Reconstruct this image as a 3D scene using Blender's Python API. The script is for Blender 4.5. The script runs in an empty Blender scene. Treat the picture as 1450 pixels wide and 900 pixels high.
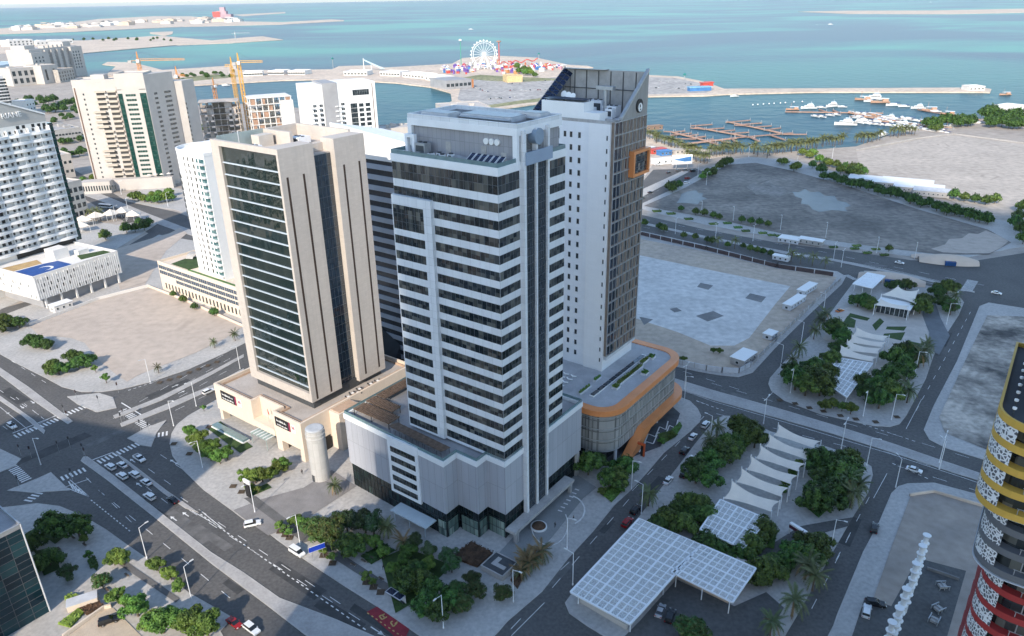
import bpy, math, random
from mathutils import Vector, Matrix
random.seed(7)
SC = bpy.context.scene
COL = SC.collection

# ------------------------------------------------------------------ camera
CAM_H, FPX, HOR, ROLL = 140.0, 1047.0, -3.0, math.radians(1.0)
TILT = math.atan((450 - HOR) / FPX)
cam_d = bpy.data.cameras.new('camera')
cam = bpy.data.objects.new('camera', cam_d); COL.objects.link(cam)
cam_d.sensor_width = 36.0; cam_d.lens = 36.0 * FPX / 1450.0
cam_d.clip_start = 1.0; cam_d.clip_end = 400000.0
_R = Matrix.Rotation(math.pi / 2 - TILT, 4, 'X') @ Matrix.Rotation(-ROLL, 4, 'Z')
cam.matrix_world = Matrix.Translation((0, 0, CAM_H)) @ _R
SC.camera = cam

# ------------------------------------------------------------------ light
SUN_AZ, SUN_EL = math.radians(252.0), math.radians(29.5)   # azimuth of the sun, counter-clockwise from +x
w = bpy.data.worlds.new('World'); SC.world = w; w.use_nodes = True
nt = w.node_tree
sky = nt.nodes.new('ShaderNodeTexSky'); sky.sky_type = 'NISHITA'; sky.sun_disc = False
sky.sun_elevation = SUN_EL; sky.sun_rotation = math.pi / 2 - SUN_AZ
sky.altitude = 50; sky.air_density = 1.0; sky.dust_density = 0.25; sky.ozone_density = 0.6
bg = nt.nodes['Background']; bg.inputs['Strength'].default_value = 0.15
wb = nt.nodes.new('ShaderNodeVectorMath'); wb.operation = 'MULTIPLY'; wb.inputs[1].default_value = (0.95, 1.0, 1.03)     # clear blue sky
nt.links.new(sky.outputs[0], wb.inputs[0]); nt.links.new(wb.outputs[0], bg.inputs[0])
sun_d = bpy.data.lights.new('sun', 'SUN'); sun_d.energy = 3.0; sun_d.angle = math.radians(0.53)
sun_d.color = (1.0, 0.89, 0.75)
sun = bpy.data.objects.new('sun', sun_d); COL.objects.link(sun)
sd = Vector((math.cos(SUN_AZ) * math.cos(SUN_EL), math.sin(SUN_AZ) * math.cos(SUN_EL), math.sin(SUN_EL)))
sun.rotation_euler = sd.to_track_quat('Z', 'Y').to_euler(); sun.location = (0, 0, 500)
vs = SC.view_settings
vs.view_transform = 'Standard'; vs.look = 'None'; vs.exposure = 1.02; vs.gamma = 1.0; vs.use_curve_mapping = False
HAZE = 0.000015
SC.render.engine = 'CYCLES'
cy = SC.cycles
cy.use_adaptive_sampling = True; cy.adaptive_threshold = 0.02; cy.use_denoising = True
cy.max_bounces = 6; cy.diffuse_bounces = 3; cy.glossy_bounces = 3; cy.transparent_max_bounces = 12
cy.transmission_bounces = 2; cy.volume_bounces = 0; cy.caustics_reflective = False; cy.caustics_refractive = False
cy.sample_clamp_indirect = 6.0

# ------------------------------------------------------------------ measuring helpers
CT, ST = math.cos(TILT), math.sin(TILT)
def ray(px, py):
    u = (px - 725) / FPX; v = (py - 450) / FPX
    c, s = math.cos(ROLL), math.sin(ROLL)
    u, v = u * c - v * s, u * s + v * c
    return u, CT - ST * v, -(ST + CT * v)
def G(px, py, z=0.0):
    """surveyed point: where the sight line through a photo point meets the level z"""
    d = ray(px, py); t = (z - CAM_H) / d[2]
    return Vector((d[0] * t, d[1] * t, z))
A53 = math.radians(53.0)
def poly(pts, z=0.0): return [G(x, y, z) for x, y in pts]
def scale_pts(pts, s, ox, oy): return [(ox + x / s, oy + y / s) for x, y in pts]

# ------------------------------------------------------------------ mesh builder
class MB:
    def __init__(s): s.v = []; s.f = []; s.m = []
    def face(s, pts, m=0):
        n = len(s.v); s.v.extend([tuple(p) for p in pts]); s.f.append(tuple(range(n, n + len(pts)))); s.m.append(m)
    def box(s, x0, x1, y0, y1, z0, z1, m=0, mt=None):
        n = len(s.v)
        s.v.extend([(x0,y0,z0),(x1,y0,z0),(x1,y1,z0),(x0,y1,z0),(x0,y0,z1),(x1,y0,z1),(x1,y1,z1),(x0,y1,z1)])
        for k, q in enumerate(((0,3,2,1),(4,5,6,7),(0,1,5,4),(1,2,6,5),(2,3,7,6),(3,0,4,7))):
            s.f.append(tuple(n + i for i in q)); s.m.append(mt if (k == 1 and mt is not None) else m)
    def prism(s, pts, z0, z1, m=0, mt=None, bottom=True):
        n = len(s.v); k = len(pts)
        a = sum(pts[i][0]*pts[(i+1)%k][1]-pts[(i+1)%k][0]*pts[i][1] for i in range(k))
        if a < 0: pts = list(pts)[::-1]
        s.v.extend([(p[0], p[1], z0) for p in pts]); s.v.extend([(p[0], p[1], z1) for p in pts])
        for i in range(k):
            j = (i + 1) % k; s.f.append((n+i, n+j, n+k+j, n+k+i)); s.m.append(m)
        s.f.append(tuple(n+k+i for i in range(k))); s.m.append(m if mt is None else mt)
        if bottom: s.f.append(tuple(n+i for i in range(k))[::-1]); s.m.append(m)
    def sheet(s, pts, z=None, m=0):
        k = len(pts)
        a = sum(pts[i][0]*pts[(i+1)%k][1]-pts[(i+1)%k][0]*pts[i][1] for i in range(k))
        if a < 0: pts = list(pts)[::-1]
        s.face([(p[0], p[1], p[2] if z is None else z) for p in pts], m)
    def tube(s, p, q, r, r2=None, n=6, m=0, caps=True):
        p = Vector(p); q = Vector(q); r2 = r if r2 is None else r2
        d = (q - p)
        if d.length < 1e-6: return
        d.normalize(); u = d.orthogonal().normalized(); v = d.cross(u)
        b = len(s.v)
        for c, rr in ((p, r), (q, r2)):
            for i in range(n):
                a = 2*math.pi*i/n; s.v.append(tuple(c + (u*math.cos(a) + v*math.sin(a))*rr))
        for i in range(n):
            j = (i+1) % n; s.f.append((b+i, b+j, b+n+j, b+n+i)); s.m.append(m)
        if caps:
            s.f.append(tuple(b+n+i for i in range(n))); s.m.append(m)
            s.f.append(tuple(b+i for i in range(n))[::-1]); s.m.append(m)
    def lathe(s, prof, c=(0, 0), n=16, m=0):
        b = len(s.v)
        for r, z in prof:
            for i in range(n):
                a = 2*math.pi*i/n; s.v.append((c[0]+r*math.cos(a), c[1]+r*math.sin(a), z))
        for k in range(len(prof)-1):
            for i in range(n):
                j = (i+1) % n; s.f.append((b+k*n+i, b+k*n+j, b+(k+1)*n+j, b+(k+1)*n+i)); s.m.append(m)
        s.f.append(tuple(b+(len(prof)-1)*n+i for i in range(n))); s.m.append(m)
    def beam(s, p, q, w, h, m=0):
        """box beam from p to q, w wide (horizontal), h high, top at the points"""
        p = Vector(p); q = Vector(q); d = q - p
        x = Vector((-d.y, d.x, 0))
        if x.length < 1e-6: x = Vector((1, 0, 0))
        x.normalize(); x *= w/2; dz = Vector((0, 0, -h)) if abs(d.z) < d.length*0.95 else Vector((d.x, d.y, 0))
        n = len(s.v)
        for c in (p, q):
            for o in (-x + dz, x + dz, x, -x): s.v.append(tuple(c + o))
        for qd in ((0,1,2,3),(7,6,5,4),(0,4,5,1),(1,5,6,2),(2,6,7,3),(3,7,4,0)):
            s.f.append(tuple(n+i for i in qd)); s.m.append(m)
    def mesh(s, name, mats, smooth=False):
        me = bpy.data.meshes.new(name); me.from_pydata(s.v, [], s.f)
        for mt in (mats if isinstance(mats, (list, tuple)) else [mats]): me.materials.append(mt)
        if any(s.m): me.polygons.foreach_set('material_index', s.m)
        if smooth: me.polygons.foreach_set('use_smooth', [True]*len(s.f))
        me.update(); return me
    def build(s, name, mats, parent=None, loc=(0,0,0), rot=0, smooth=False):
        o = bpy.data.objects.new(name, s.mesh(name, mats, smooth)); COL.objects.link(o)
        o.location = loc; o.rotation_euler = (0, 0, rot); o.parent = parent
        return o

def each(name, m, parent, tubes, n=8):
    for p, q, r in tubes: mb = MB(); mb.tube(p, q, r, n=n); mb.build(name, [m], parent)
def tag(o, label=None, cat=None, group=None, kind=None):
    if label: o['label'] = label
    if cat: o['category'] = cat
    if group: o['group'] = group
    if kind: o['kind'] = kind
    return o
def thing(name, label, cat, loc=(0,0,0), rot=0.0, group=None):
    o = bpy.data.objects.new(name, None); COL.objects.link(o); o.empty_display_size = 1
    o.location = loc; o.rotation_euler = (0, 0, rot)
    return tag(o, label, cat, group)
def struct(name, mb, mats): return tag(mb.build(name, mats), kind='structure')
KIDS = {}
def clone(o, loc=None, rot=None, scale=None, label=None, group=None):
    """a thing with its parts and sub-parts; mesh data shared"""
    kids = KIDS.setdefault(o.name, [(c, list(c.children)) for c in o.children])
    r = o.copy(); COL.objects.link(r)
    if loc is not None: r.location = loc
    if rot is not None: r.rotation_euler = (0, 0, rot)
    if scale is not None: r.scale = (scale, scale, scale) if not hasattr(scale, '__len__') else scale
    if label: r['label'] = label
    if group: r['group'] = group
    for c, gs in kids:
        d = c.copy(); COL.objects.link(d); d.parent = r
        for g in gs:
            e = g.copy(); COL.objects.link(e); e.parent = d
    return r
def ordn(i):
    words = ['first','second','third','fourth','fifth','sixth','seventh','eighth','ninth','tenth','eleventh','twelfth']
    if i < 12: return words[i]
    n = i + 1; return '%d%s' % (n, 'th' if 10 <= n % 100 <= 20 else {1:'st',2:'nd',3:'rd'}.get(n % 10, 'th'))
PENDING = {}
def rank(o, key, px, fmt):
    """label o later by its place from left to right among things of the same key"""
    PENDING.setdefault(key, []).append((px, o, fmt))
def finish_labels():
    for key, lst in PENDING.items():
        lst.sort(key=lambda t: t[0])
        for i, (px, o, fmt) in enumerate(lst):
            if len(lst) == 1: o['label'] = fmt.replace('{n} ', '').replace(', {n} from the left', '')
            else: o['label'] = fmt.replace('{n}', ordn(i))

# ------------------------------------------------------------------ materials
def nodes_of(m):
    m.use_nodes = True; nt = m.node_tree; return nt, nt.nodes['Principled BSDF']
def lin(c):
    return tuple(c) + (1.0,)
MATS = {}
def mat(name, col, rough=0.7, var=0.12, scale=0.3, metal=0.0, spec=0.5, col2=None, detail=4, fine=0.0, fscale=4.0, bump=0.0, stretch=None, ior=None, objvar=0, sharp=.2, tracks=0):
    """a surface whose own colour varies a little, in object space"""
    if name in MATS: return MATS[name]
    m = bpy.data.materials.new(name); nt, b = nodes_of(m); L = nt.links.new
    b.inputs['Roughness'].default_value = rough; b.inputs['Metallic'].default_value = metal
    b.inputs['Specular IOR Level'].default_value = spec
    if ior: b.inputs['IOR'].default_value = ior
    c2 = col2 if col2 else tuple(max(0, x*(1-2*var)) for x in col)
    c1 = col if col2 else tuple(min(1, x*(1+var)) for x in col)
    tc = nt.nodes.new('ShaderNodeTexCoord'); mp = nt.nodes.new('ShaderNodeMapping')
    L(tc.outputs['Object'], mp.inputs['Vector'])
    if stretch: mp.inputs['Scale'].default_value = stretch
    n = nt.nodes.new('ShaderNodeTexNoise'); n.inputs['Scale'].default_value = scale; n.inputs['Detail'].default_value = detail
    n.inputs['Roughness'].default_value = 0.62
    L(mp.outputs[0], n.inputs['Vector'])
    r = nt.nodes.new('ShaderNodeValToRGB'); r.color_ramp.elements[0].position = .5 - sharp; r.color_ramp.elements[1].position = .5 + sharp
    r.color_ramp.elements[0].color = lin(c1); r.color_ramp.elements[1].color = lin(c2)
    L(n.outputs[0], r.inputs[0]); out = r.outputs[0]
    if fine:
        n2 = nt.nodes.new('ShaderNodeTexNoise'); n2.inputs['Scale'].default_value = fscale; n2.inputs['Detail'].default_value = 3
        L(mp.outputs[0], n2.inputs['Vector'])
        mr = nt.nodes.new('ShaderNodeMapRange'); mr.inputs[1].default_value = .3; mr.inputs[2].default_value = .7
        mr.inputs[3].default_value = 1 - fine; mr.inputs[4].default_value = 1 + fine
        L(n2.outputs[0], mr.inputs[0])
        mx = nt.nodes.new('ShaderNodeVectorMath'); mx.operation = 'SCALE'
        L(out, mx.inputs[0]); L(mr.outputs[0], mx.inputs['Scale']); out = mx.outputs[0]
    if tracks:      # faint wheel tracks and drag marks
        for rz, ws in ((.6, .05), (-.5, .037)):
            m2 = nt.nodes.new('ShaderNodeMapping'); m2.inputs['Rotation'].default_value = (0, 0, rz); L(tc.outputs['Object'], m2.inputs[0])
            wv = nt.nodes.new('ShaderNodeTexWave'); wv.inputs['Scale'].default_value = ws*.6; wv.inputs['Distortion'].default_value = 26; wv.inputs['Detail'].default_value = 3; wv.inputs['Detail Scale'].default_value = .25; L(m2.outputs[0], wv.inputs['Vector'])
            mr = nt.nodes.new('ShaderNodeMapRange'); mr.inputs[1].default_value = .7; mr.inputs[2].default_value = .98; mr.inputs[3].default_value = 1; mr.inputs[4].default_value = 1 - tracks; nk = nt.nodes.new('ShaderNodeTexNoise'); nk.inputs['Scale'].default_value = .022; nk.inputs['Detail'].default_value = 3; L(m2.outputs[0], nk.inputs['Vector']); kk = nt.nodes.new('ShaderNodeMapRange'); kk.inputs[1].default_value = .5; kk.inputs[2].default_value = .68; L(nk.outputs[0], kk.inputs[0]); ml = nt.nodes.new('ShaderNodeMath'); ml.operation = 'MULTIPLY'; L(wv.outputs['Fac'], ml.inputs[0]); L(kk.outputs[0], ml.inputs[1]); L(ml.outputs[0], mr.inputs[0])
            mx = nt.nodes.new('ShaderNodeVectorMath'); mx.operation = 'SCALE'; L(out, mx.inputs[0]); L(mr.outputs[0], mx.inputs['Scale']); out = mx.outputs[0]
    if objvar:      # each plant its own green
        oi = nt.nodes.new('ShaderNodeObjectInfo'); hs = nt.nodes.new('ShaderNodeHueSaturation')
        for nm, a_, k_ in (('Hue', .5 - .035*objvar, 1), ('Value', .72, 3)):
            mr = nt.nodes.new('ShaderNodeMapRange'); mr.inputs[3].default_value = a_; mr.inputs[4].default_value = .5 + .03*objvar if nm == 'Hue' else 1.45
            f_ = nt.nodes.new('ShaderNodeMath'); f_.operation = 'MULTIPLY'; f_.inputs[1].default_value = k_*7.31; L(oi.outputs['Random'], f_.inputs[0]); g_ = nt.nodes.new('ShaderNodeMath'); g_.operation = 'FRACT'; L(f_.outputs[0], g_.inputs[0]); L(g_.outputs[0], mr.inputs[0]); L(mr.outputs[0], hs.inputs[nm])
        L(out, hs.inputs['Color']); out = hs.outputs[0]
    L(out, b.inputs['Base Color'])
    if bump:
        bp = nt.nodes.new('ShaderNodeBump'); bp.inputs['Strength'].default_value = bump; bp.inputs['Distance'].default_value = 0.3
        L(n.outputs[0], bp.inputs['Height']); L(bp.outputs[0], b.inputs['Normal'])
    MATS[name] = m; return m
def seams(name, col, w, h, lw=0.06, dark=0.55, rough=0.6, var=0.06, spec=0.4, tile=0.06):
    """cladding: joints every w along the wall and every h up it, panels differ slightly"""
    if name in MATS: return MATS[name]
    m = bpy.data.materials.new(name); nt, b = nodes_of(m); L = nt.links.new
    b.inputs['Roughness'].default_value = rough; b.inputs['Specular IOR Level'].default_value = spec
    tc = nt.nodes.new('ShaderNodeTexCoord'); sp = nt.nodes.new('ShaderNodeSeparateXYZ'); L(tc.outputs['Object'], sp.inputs[0])
    def math_(op, a, bb=None):
        n = nt.nodes.new('ShaderNodeMath'); n.operation = op
        for i, q in enumerate((a, bb)):
            if q is None: continue
            if isinstance(q, (int, float)): n.inputs[i].default_value = q
            else: L(q, n.inputs[i])
        return n.outputs[0]
    u = math_('DIVIDE', math_('ADD', sp.outputs[0], sp.outputs[1]), w); v = math_('DIVIDE', sp.outputs[2], h)
    fu = math_('LESS_THAN', math_('FRACT', u), lw / w); fv = math_('LESS_THAN', math_('FRACT', v), lw / h)
    line = math_('MAXIMUM', fu, fv)
    cb = nt.nodes.new('ShaderNodeCombineXYZ'); L(math_('FLOOR', u), cb.inputs[0]); L(math_('FLOOR', v), cb.inputs[1])
    wn = nt.nodes.new('ShaderNodeTexWhiteNoise'); wn.noise_dimensions = '3D'; L(cb.outputs[0], wn.inputs['Vector'])
    n = nt.nodes.new('ShaderNodeTexNoise'); n.inputs['Scale'].default_value = 0.12; n.inputs['Detail'].default_value = 5
    mp = nt.nodes.new('ShaderNodeMapping'); mp.inputs['Scale'].default_value = (1, 1, 0.35); L(tc.outputs['Object'], mp.inputs[0]); L(mp.outputs[0], n.inputs['Vector'])
    ns = nt.nodes.new('ShaderNodeTexNoise'); ns.inputs['Scale'].default_value = 0.9; ns.inputs['Detail'].default_value = 3; ms = nt.nodes.new('ShaderNodeMapping'); ms.inputs['Scale'].default_value = (1, 1, 0.045); L(tc.outputs['Object'], ms.inputs[0]); L(ms.outputs[0], ns.inputs['Vector'])     # rain streaks
    a = math_('ADD', math_('MULTIPLY', math_('SUBTRACT', wn.outputs[0], 0.5), tile * 2), math_('MULTIPLY', math_('SUBTRACT', ns.outputs[0], 0.5), var * 3))
    c = math_('MULTIPLY', math_('SUBTRACT', n.outputs[0], 0.5), var * 4)
    k = math_('SUBTRACT', math_('ADD', math_('ADD', a, c), 1.0), math_('MULTIPLY', line, 1 - dark))
    mx = nt.nodes.new('ShaderNodeVectorMath'); mx.operation = 'SCALE'; mx.inputs[0].default_value = col; L(k, mx.inputs['Scale'])
    L(mx.outputs[0], b.inputs['Base Color'])
    MATS[name] = m; return m
def glass(name, col=(0.02, 0.03, 0.035), rough=0.06, ior=1.7, wob=0.03, pw=1.5, ph=2.1, blind=0.12, tint=(0.12, 0.14, 0.14)):
    """window glass seen from outside: dark, mirror-like, panes slightly out of true, some with blinds"""
    if name in MATS: return MATS[name]
    m = bpy.data.materials.new(name); nt, b = nodes_of(m); L = nt.links.new
    b.inputs['Roughness'].default_value = rough; b.inputs['IOR'].default_value = ior; b.inputs['Specular IOR Level'].default_value = 0.6
    tc = nt.nodes.new('ShaderNodeTexCoord'); sp = nt.nodes.new('ShaderNodeSeparateXYZ'); L(tc.outputs['Object'], sp.inputs[0])
    def math_(op, a, bb=None):
        n = nt.nodes.new('ShaderNodeMath'); n.operation = op
        for i, q in enumerate((a, bb)):
            if q is None: continue
            if isinstance(q, (int, float)): n.inputs[i].default_value = q
            else: L(q, n.inputs[i])
        return n.outputs[0]
    oi = nt.nodes.new('ShaderNodeObjectInfo')
    u = math_('FLOOR', math_('DIVIDE', math_('ADD', sp.outputs[0], sp.outputs[1]), pw)); v = math_('FLOOR', math_('DIVIDE', sp.outputs[2], ph))
    cb = nt.nodes.new('ShaderNodeCombineXYZ'); L(u, cb.inputs[0]); L(v, cb.inputs[1]); L(math_('MULTIPLY', oi.outputs['Random'], 91.7), cb.inputs[2])
    wn = nt.nodes.new('ShaderNodeTexWhiteNoise'); wn.noise_dimensions = '3D'; L(cb.outputs[0], wn.inputs['Vector'])
    mx = nt.nodes.new('ShaderNodeMixRGB'); mx.inputs[1].default_value = lin(col); mx.inputs[2].default_value = lin(tint)
    pw_ = math_('POWER', wn.outputs[0], 3.0); L(math_('MULTIPLY', pw_, blind * 4), mx.inputs[0])
    L(mx.outputs[0], b.inputs['Base Color'])
    # each pane tilts a hair: reflections break up from pane to pane
    geo = nt.nodes.new('ShaderNodeNewGeometry')
    vm = nt.nodes.new('ShaderNodeVectorMath'); vm.operation = 'SUBTRACT'; L(wn.outputs['Color'], vm.inputs[0]); vm.inputs[1].default_value = (.5, .5, .5)
    n = nt.nodes.new('ShaderNodeTexNoise'); n.inputs['Scale'].default_value = 0.45; n.inputs['Detail'].default_value = 2; L(tc.outputs['Object'], n.inputs['Vector'])
    vn = nt.nodes.new('ShaderNodeVectorMath'); vn.operation = 'SUBTRACT'; L(n.outputs['Color'], vn.inputs[0]); vn.inputs[1].default_value = (.5, .5, .5)
    va = nt.nodes.new('ShaderNodeVectorMath'); va.operation = 'ADD'; L(vm.outputs[0], va.inputs[0]); L(vn.outputs[0], va.inputs[1])
    sc = nt.nodes.new('ShaderNodeVectorMath'); sc.operation = 'SCALE'; L(va.outputs[0], sc.inputs[0]); sc.inputs['Scale'].default_value = wob
    ad = nt.nodes.new('ShaderNodeVectorMath'); ad.operation = 'ADD'; L(geo.outputs['Normal'], ad.inputs[0]); L(sc.outputs[0], ad.inputs[1])
    nm = nt.nodes.new('ShaderNodeVectorMath'); nm.operation = 'NORMALIZE'; L(ad.outputs[0], nm.inputs[0]); L(nm.outputs[0], b.inputs['Normal'])
    MATS[name] = m; return m

ASPHALT = mat('asphalt', (0.118, 0.112, 0.106), 0.85, 0.16, 0.05, col2=(0.083, 0.08, 0.077), fine=0.22, fscale=1.1, detail=8)
ASPHALT2 = mat('asphalt_worn', (0.10, 0.098, 0.095), 0.85, 0.14, 0.06, fine=0.2, fscale=1.0, detail=8)
PAVE = mat('paving', (0.47, 0.445, 0.415), 0.85, 0.12, 0.06, col2=(0.37, 0.355, 0.335), fine=0.14, fscale=0.9, detail=8)
PAVE_D = mat('paving_dark', (0.14, 0.135, 0.13), 0.85, 0.15, 0.2, fine=0.2)
KERB = mat('kerb_concrete', (0.44, 0.42, 0.39), 0.8, 0.1, 0.3)
SAND = mat('sand_lot', (0.50, 0.42, 0.35), 0.95, 0.12, 0.02, col2=(0.42, 0.355, 0.30), fine=0.10, fscale=0.25, detail=5, tracks=.16)
SAND_L = mat('pale_sand', (0.60, 0.49, 0.39), 0.95, 0.1, 0.012, fine=0.2, fscale=0.12, detail=9)
MUD = mat('wet_mud', (0.125, 0.108, 0.094), 0.8, 0.2, 0.018, col2=(0.285, 0.245, 0.205), fine=0.3, fscale=0.25, detail=10, sharp=.13, tracks=.3)
ROUGHLOT = mat('rough_ground', (0.50, 0.44, 0.37), 0.95, 0.1, 0.028, col2=(0.075, 0.07, 0.065), fine=0.3, fscale=0.4, detail=12, sharp=.09)
CONC = mat('concrete', (0.40, 0.38, 0.36), 0.85, 0.1, 0.15, fine=0.1, fscale=1.5)
CONC_L = mat('pale_concrete', (0.55, 0.56, 0.58), 0.85, 0.08, 0.05, fine=0.15, fscale=0.4, detail=8)
CONC_D = mat('dark_concrete', (0.2, 0.195, 0.19), 0.85, 0.12, 0.2, fine=0.15)
SOIL = mat('planting_soil', (0.10, 0.07, 0.045), 0.95, 0.2, 0.8)
LAWN = mat('lawn', (0.045, 0.085, 0.02), 0.95, 0.2, 0.5, fine=0.35, fscale=3)
PAINT = mat('road_paint', (0.74, 0.73, 0.70), 0.7, 0.12, 0.6)
WHITE = mat('white_render', (0.80, 0.79, 0.77), 0.6, 0.03, 0.12)
WHITE2 = mat('white_metal', (0.78, 0.79, 0.80), 0.4, 0.03, 0.3)
BLACK = mat('black_void', (0.012, 0.012, 0.013), 0.6, 0.1, 0.5)
STEEL = mat('galvanised_steel', (0.42, 0.43, 0.44), 0.45, 0.08, 0.8, metal=0.5)
DSTEEL = mat('dark_steel', (0.06, 0.065, 0.07), 0.5, 0.1, 0.8)
ORANGE = mat('orange_cladding', (0.72, 0.265, 0.09), 0.45, 0.06, 0.2)
LEAF_D = mat('leaf_dark', (0.045, 0.088, 0.021), 0.6, 0.3, 0.55, spec=0.3, objvar=1)
LEAF_M = mat('leaf_mid', (0.085, 0.148, 0.029), 0.6, 0.3, 0.6, spec=0.3, objvar=1)
LEAF_B = mat('leaf_bright', (0.115, 0.19, 0.032), 0.6, 0.25, 0.6, spec=0.3, objvar=1)
LEAF_O = mat('leaf_olive', (0.085, 0.10, 0.03), 0.6, 0.25, 0.6, spec=0.3, objvar=1)
LEAF_G = mat('leaf_greygreen', (0.075, 0.105, 0.055), 0.65, 0.25, 0.6, spec=0.3, objvar=1)
LEAF_P = mat('palm_frond', (0.085, 0.105, 0.04), 0.6, 0.25, 0.5, spec=0.3, objvar=1)
LEAF_DRY = mat('dry_frond', (0.22, 0.15, 0.07), 0.7, 0.25, 0.5, spec=0.2)
BARK = mat('bark', (0.12, 0.09, 0.065), 0.9, 0.25, 1.5)
SAIL = mat('tensile_fabric', (0.78, 0.69, 0.58), 0.7, 0.05, 0.3)
SOLAR = seams('solar_cells', (0.010, 0.016, 0.036), 0.9, 0.9, 0.07, 5.0, 0.35, spec=.3)
# ================================================================== setting: sea, land, roads
def sea_material():
    m = bpy.data.materials.new('sea_water'); nt, b = nodes_of(m); L = nt.links.new
    b.inputs['Roughness'].default_value = 0.3; b.inputs['IOR'].default_value = 1.33; b.inputs['Specular IOR Level'].default_value = 0.04
    tc = nt.nodes.new('ShaderNodeTexCoord'); mp = nt.nodes.new('ShaderNodeMapping'); L(tc.outputs['Object'], mp.inputs[0])
    mp.inputs['Scale'].default_value = (0.0005, 0.0008, 1); mp.inputs['Rotation'].default_value = (0, 0, math.radians(8))
    n = nt.nodes.new('ShaderNodeTexNoise'); n.inputs['Scale'].default_value = 1.6; n.inputs['Detail'].default_value = 6; n.inputs['Distortion'].default_value = 0.7
    L(mp.outputs[0], n.inputs['Vector'])
    r = nt.nodes.new('ShaderNodeValToRGB'); e = r.color_ramp.elements
    e[0].position = 0.42; e[0].color = (0.003, 0.042, 0.098, 1); e[1].position = 0.60; e[1].color = (0.016, 0.185, 0.16, 1)
    k = r.color_ramp.elements.new(0.5); k.color = (0.006, 0.086, 0.122, 1)
    L(n.outputs[0], r.inputs[0])
    # shoal water is paler offshore to the right, deeper by the bay
    sp = nt.nodes.new('ShaderNodeSeparateXYZ'); L(tc.outputs['Object'], sp.inputs[0])
    mr = nt.nodes.new('ShaderNodeMapRange'); mr.inputs[1].default_value = 900; mr.inputs[2].default_value = 1900; L(sp.outputs[1], mr.inputs[0])
    mx = nt.nodes.new('ShaderNodeMixRGB'); mx.inputs[1].default_value = (0.003, 0.062, 0.10, 1); L(mr.outputs[0], mx.inputs[0]); L(r.outputs[0], mx.inputs[2])
    L(mx.outputs[0], b.inputs['Base Color'])
    w1 = nt.nodes.new('ShaderNodeTexNoise'); w1.inputs['Scale'].default_value = 0.045; w1.inputs['Detail'].default_value = 5; L(tc.outputs['Object'], w1.inputs['Vector'])
    bp = nt.nodes.new('ShaderNodeBump'); bp.inputs['Strength'].default_value = 0.6; bp.inputs['Distance'].default_value = 2.0
    L(w1.outputs[0], bp.inputs['Height']); L(bp.outputs[0], b.inputs['Normal'])
    return m
SEA = sea_material()
mb = MB(); mb.sheet([(-90000, -4000, -1.4), (90000, -4000, -1.4), (90000, 120000, -1.4), (-90000, 120000, -1.4)])
struct('sea', mb, SEA)

# mainland: one sheet out to the shore
main = [(1800, 128), (1560, 150), (1450, 160), (1400, 163), (1385, 172), (1340, 178), (1300, 182), (1262, 190), (1212, 207), (1160, 211), (1100, 216), (1030, 215),
        (980, 208), (942, 198), (920, 188), (905, 186), (850, 190), (760, 196), (650, 201), (580, 204), (545, 200), (480, 172),
        (420, 152), (360, 146), (300, 148), (262, 150), (250, 132), (200, 114), (150, 108), (118, 108), (116, 95), (115, 76), (60, 72), (0, 75), (-700, 90)]
pts = poly(main); back = [(-900, -900, 0), (1500, -900, 0)]
land_pts = [tuple(p) for p in pts] + back
mb = MB(); mb.prism([(p[0], p[1]) for p in land_pts], -1.6, 0.0, 1, 0, bottom=False)
struct('ground', mb, [mat('city_ground', (0.42, 0.365, 0.31), 0.95, 0.15, 0.012, col2=(0.31, 0.27, 0.235), fine=0.16, fscale=0.12, detail=6), CONC])
# peninsula with the fairground and its long breakwater
pen = [(150, 106), (165, 93), (145, 91), (152, 87.5), (185, 88), (205, 92.5), (230, 99), (330, 92.5), (338, 99), (400, 99), (470, 98), (480, 93.5), (530, 92), (545, 95.5),
       (640, 90), (655, 82), (700, 78.5), (760, 81.5), (805, 91.5), (832, 93), (840, 95.3), (800, 97), (812, 105), (860, 105), (912, 106), (960, 108), (1000, 116), (1025, 125.5),
       (1150, 125), (1390, 123.8), (1404, 126), (1402, 130.5), (1385, 130), (1150, 130), (1030, 133), (1000, 135), (930, 136), (830, 140), (790, 142), (750, 148), (700, 155), (690, 163),
       (640, 158), (628, 150), (640, 143), (638, 131), (610, 123), (560, 117), (500, 113.5), (440, 112.5), (400, 113.5), (265, 121), (240, 121), (200, 113.5)]
mb = MB(); mb.prism([(p[0], p[1]) for p in poly(pen)], -1.6, 0.35, 0, 0, bottom=False)
struct('peninsula_ground', mb, SAND_L)
def isle(name, pts, z=0.4, m=SAND_L):
    mb = MB(); mb.prism([(p[0], p[1]) for p in poly(pts)], -1.6, z, 0, 0, bottom=False); return struct(name, mb, m)
isle('sand_spit', [(-300, 76), (-300, 62), (0, 60), (60, 57), (120, 57), (190, 52.5), (235, 49.5), (213, 47.5), (212, 45.4), (245, 44.2), (244, 48), (232, 51), (300, 57), (350, 52.5), (372, 51.2), (401, 56), (330, 60.5), (250, 63.5), (180, 69.5), (118, 75)])
isle('outer_island', [(-500, 52), (0, 48), (110, 44.2), (260, 37.5), (400, 34.3), (487, 29.6), (487, 28.3), (470, 27.2), (400, 31), (340, 30), (345, 28.2), (300, 25.5), (270, 22.8), (220, 22.6), (140, 26.5), (90, 33), (30, 38), (0, 40), (-500, 44)])
isle('far_shoal', [(330, 20.6), (404, 16.8), (404, 18.4), (345, 22.6)])
isle('sandbar', [(1130, 16.2), (1200, 14.8), (1320, 14.5), (1450, 12), (1700, 8.6), (1700, 13), (1450, 17.5), (1350, 19.5), (1200, 19.2)])
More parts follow.
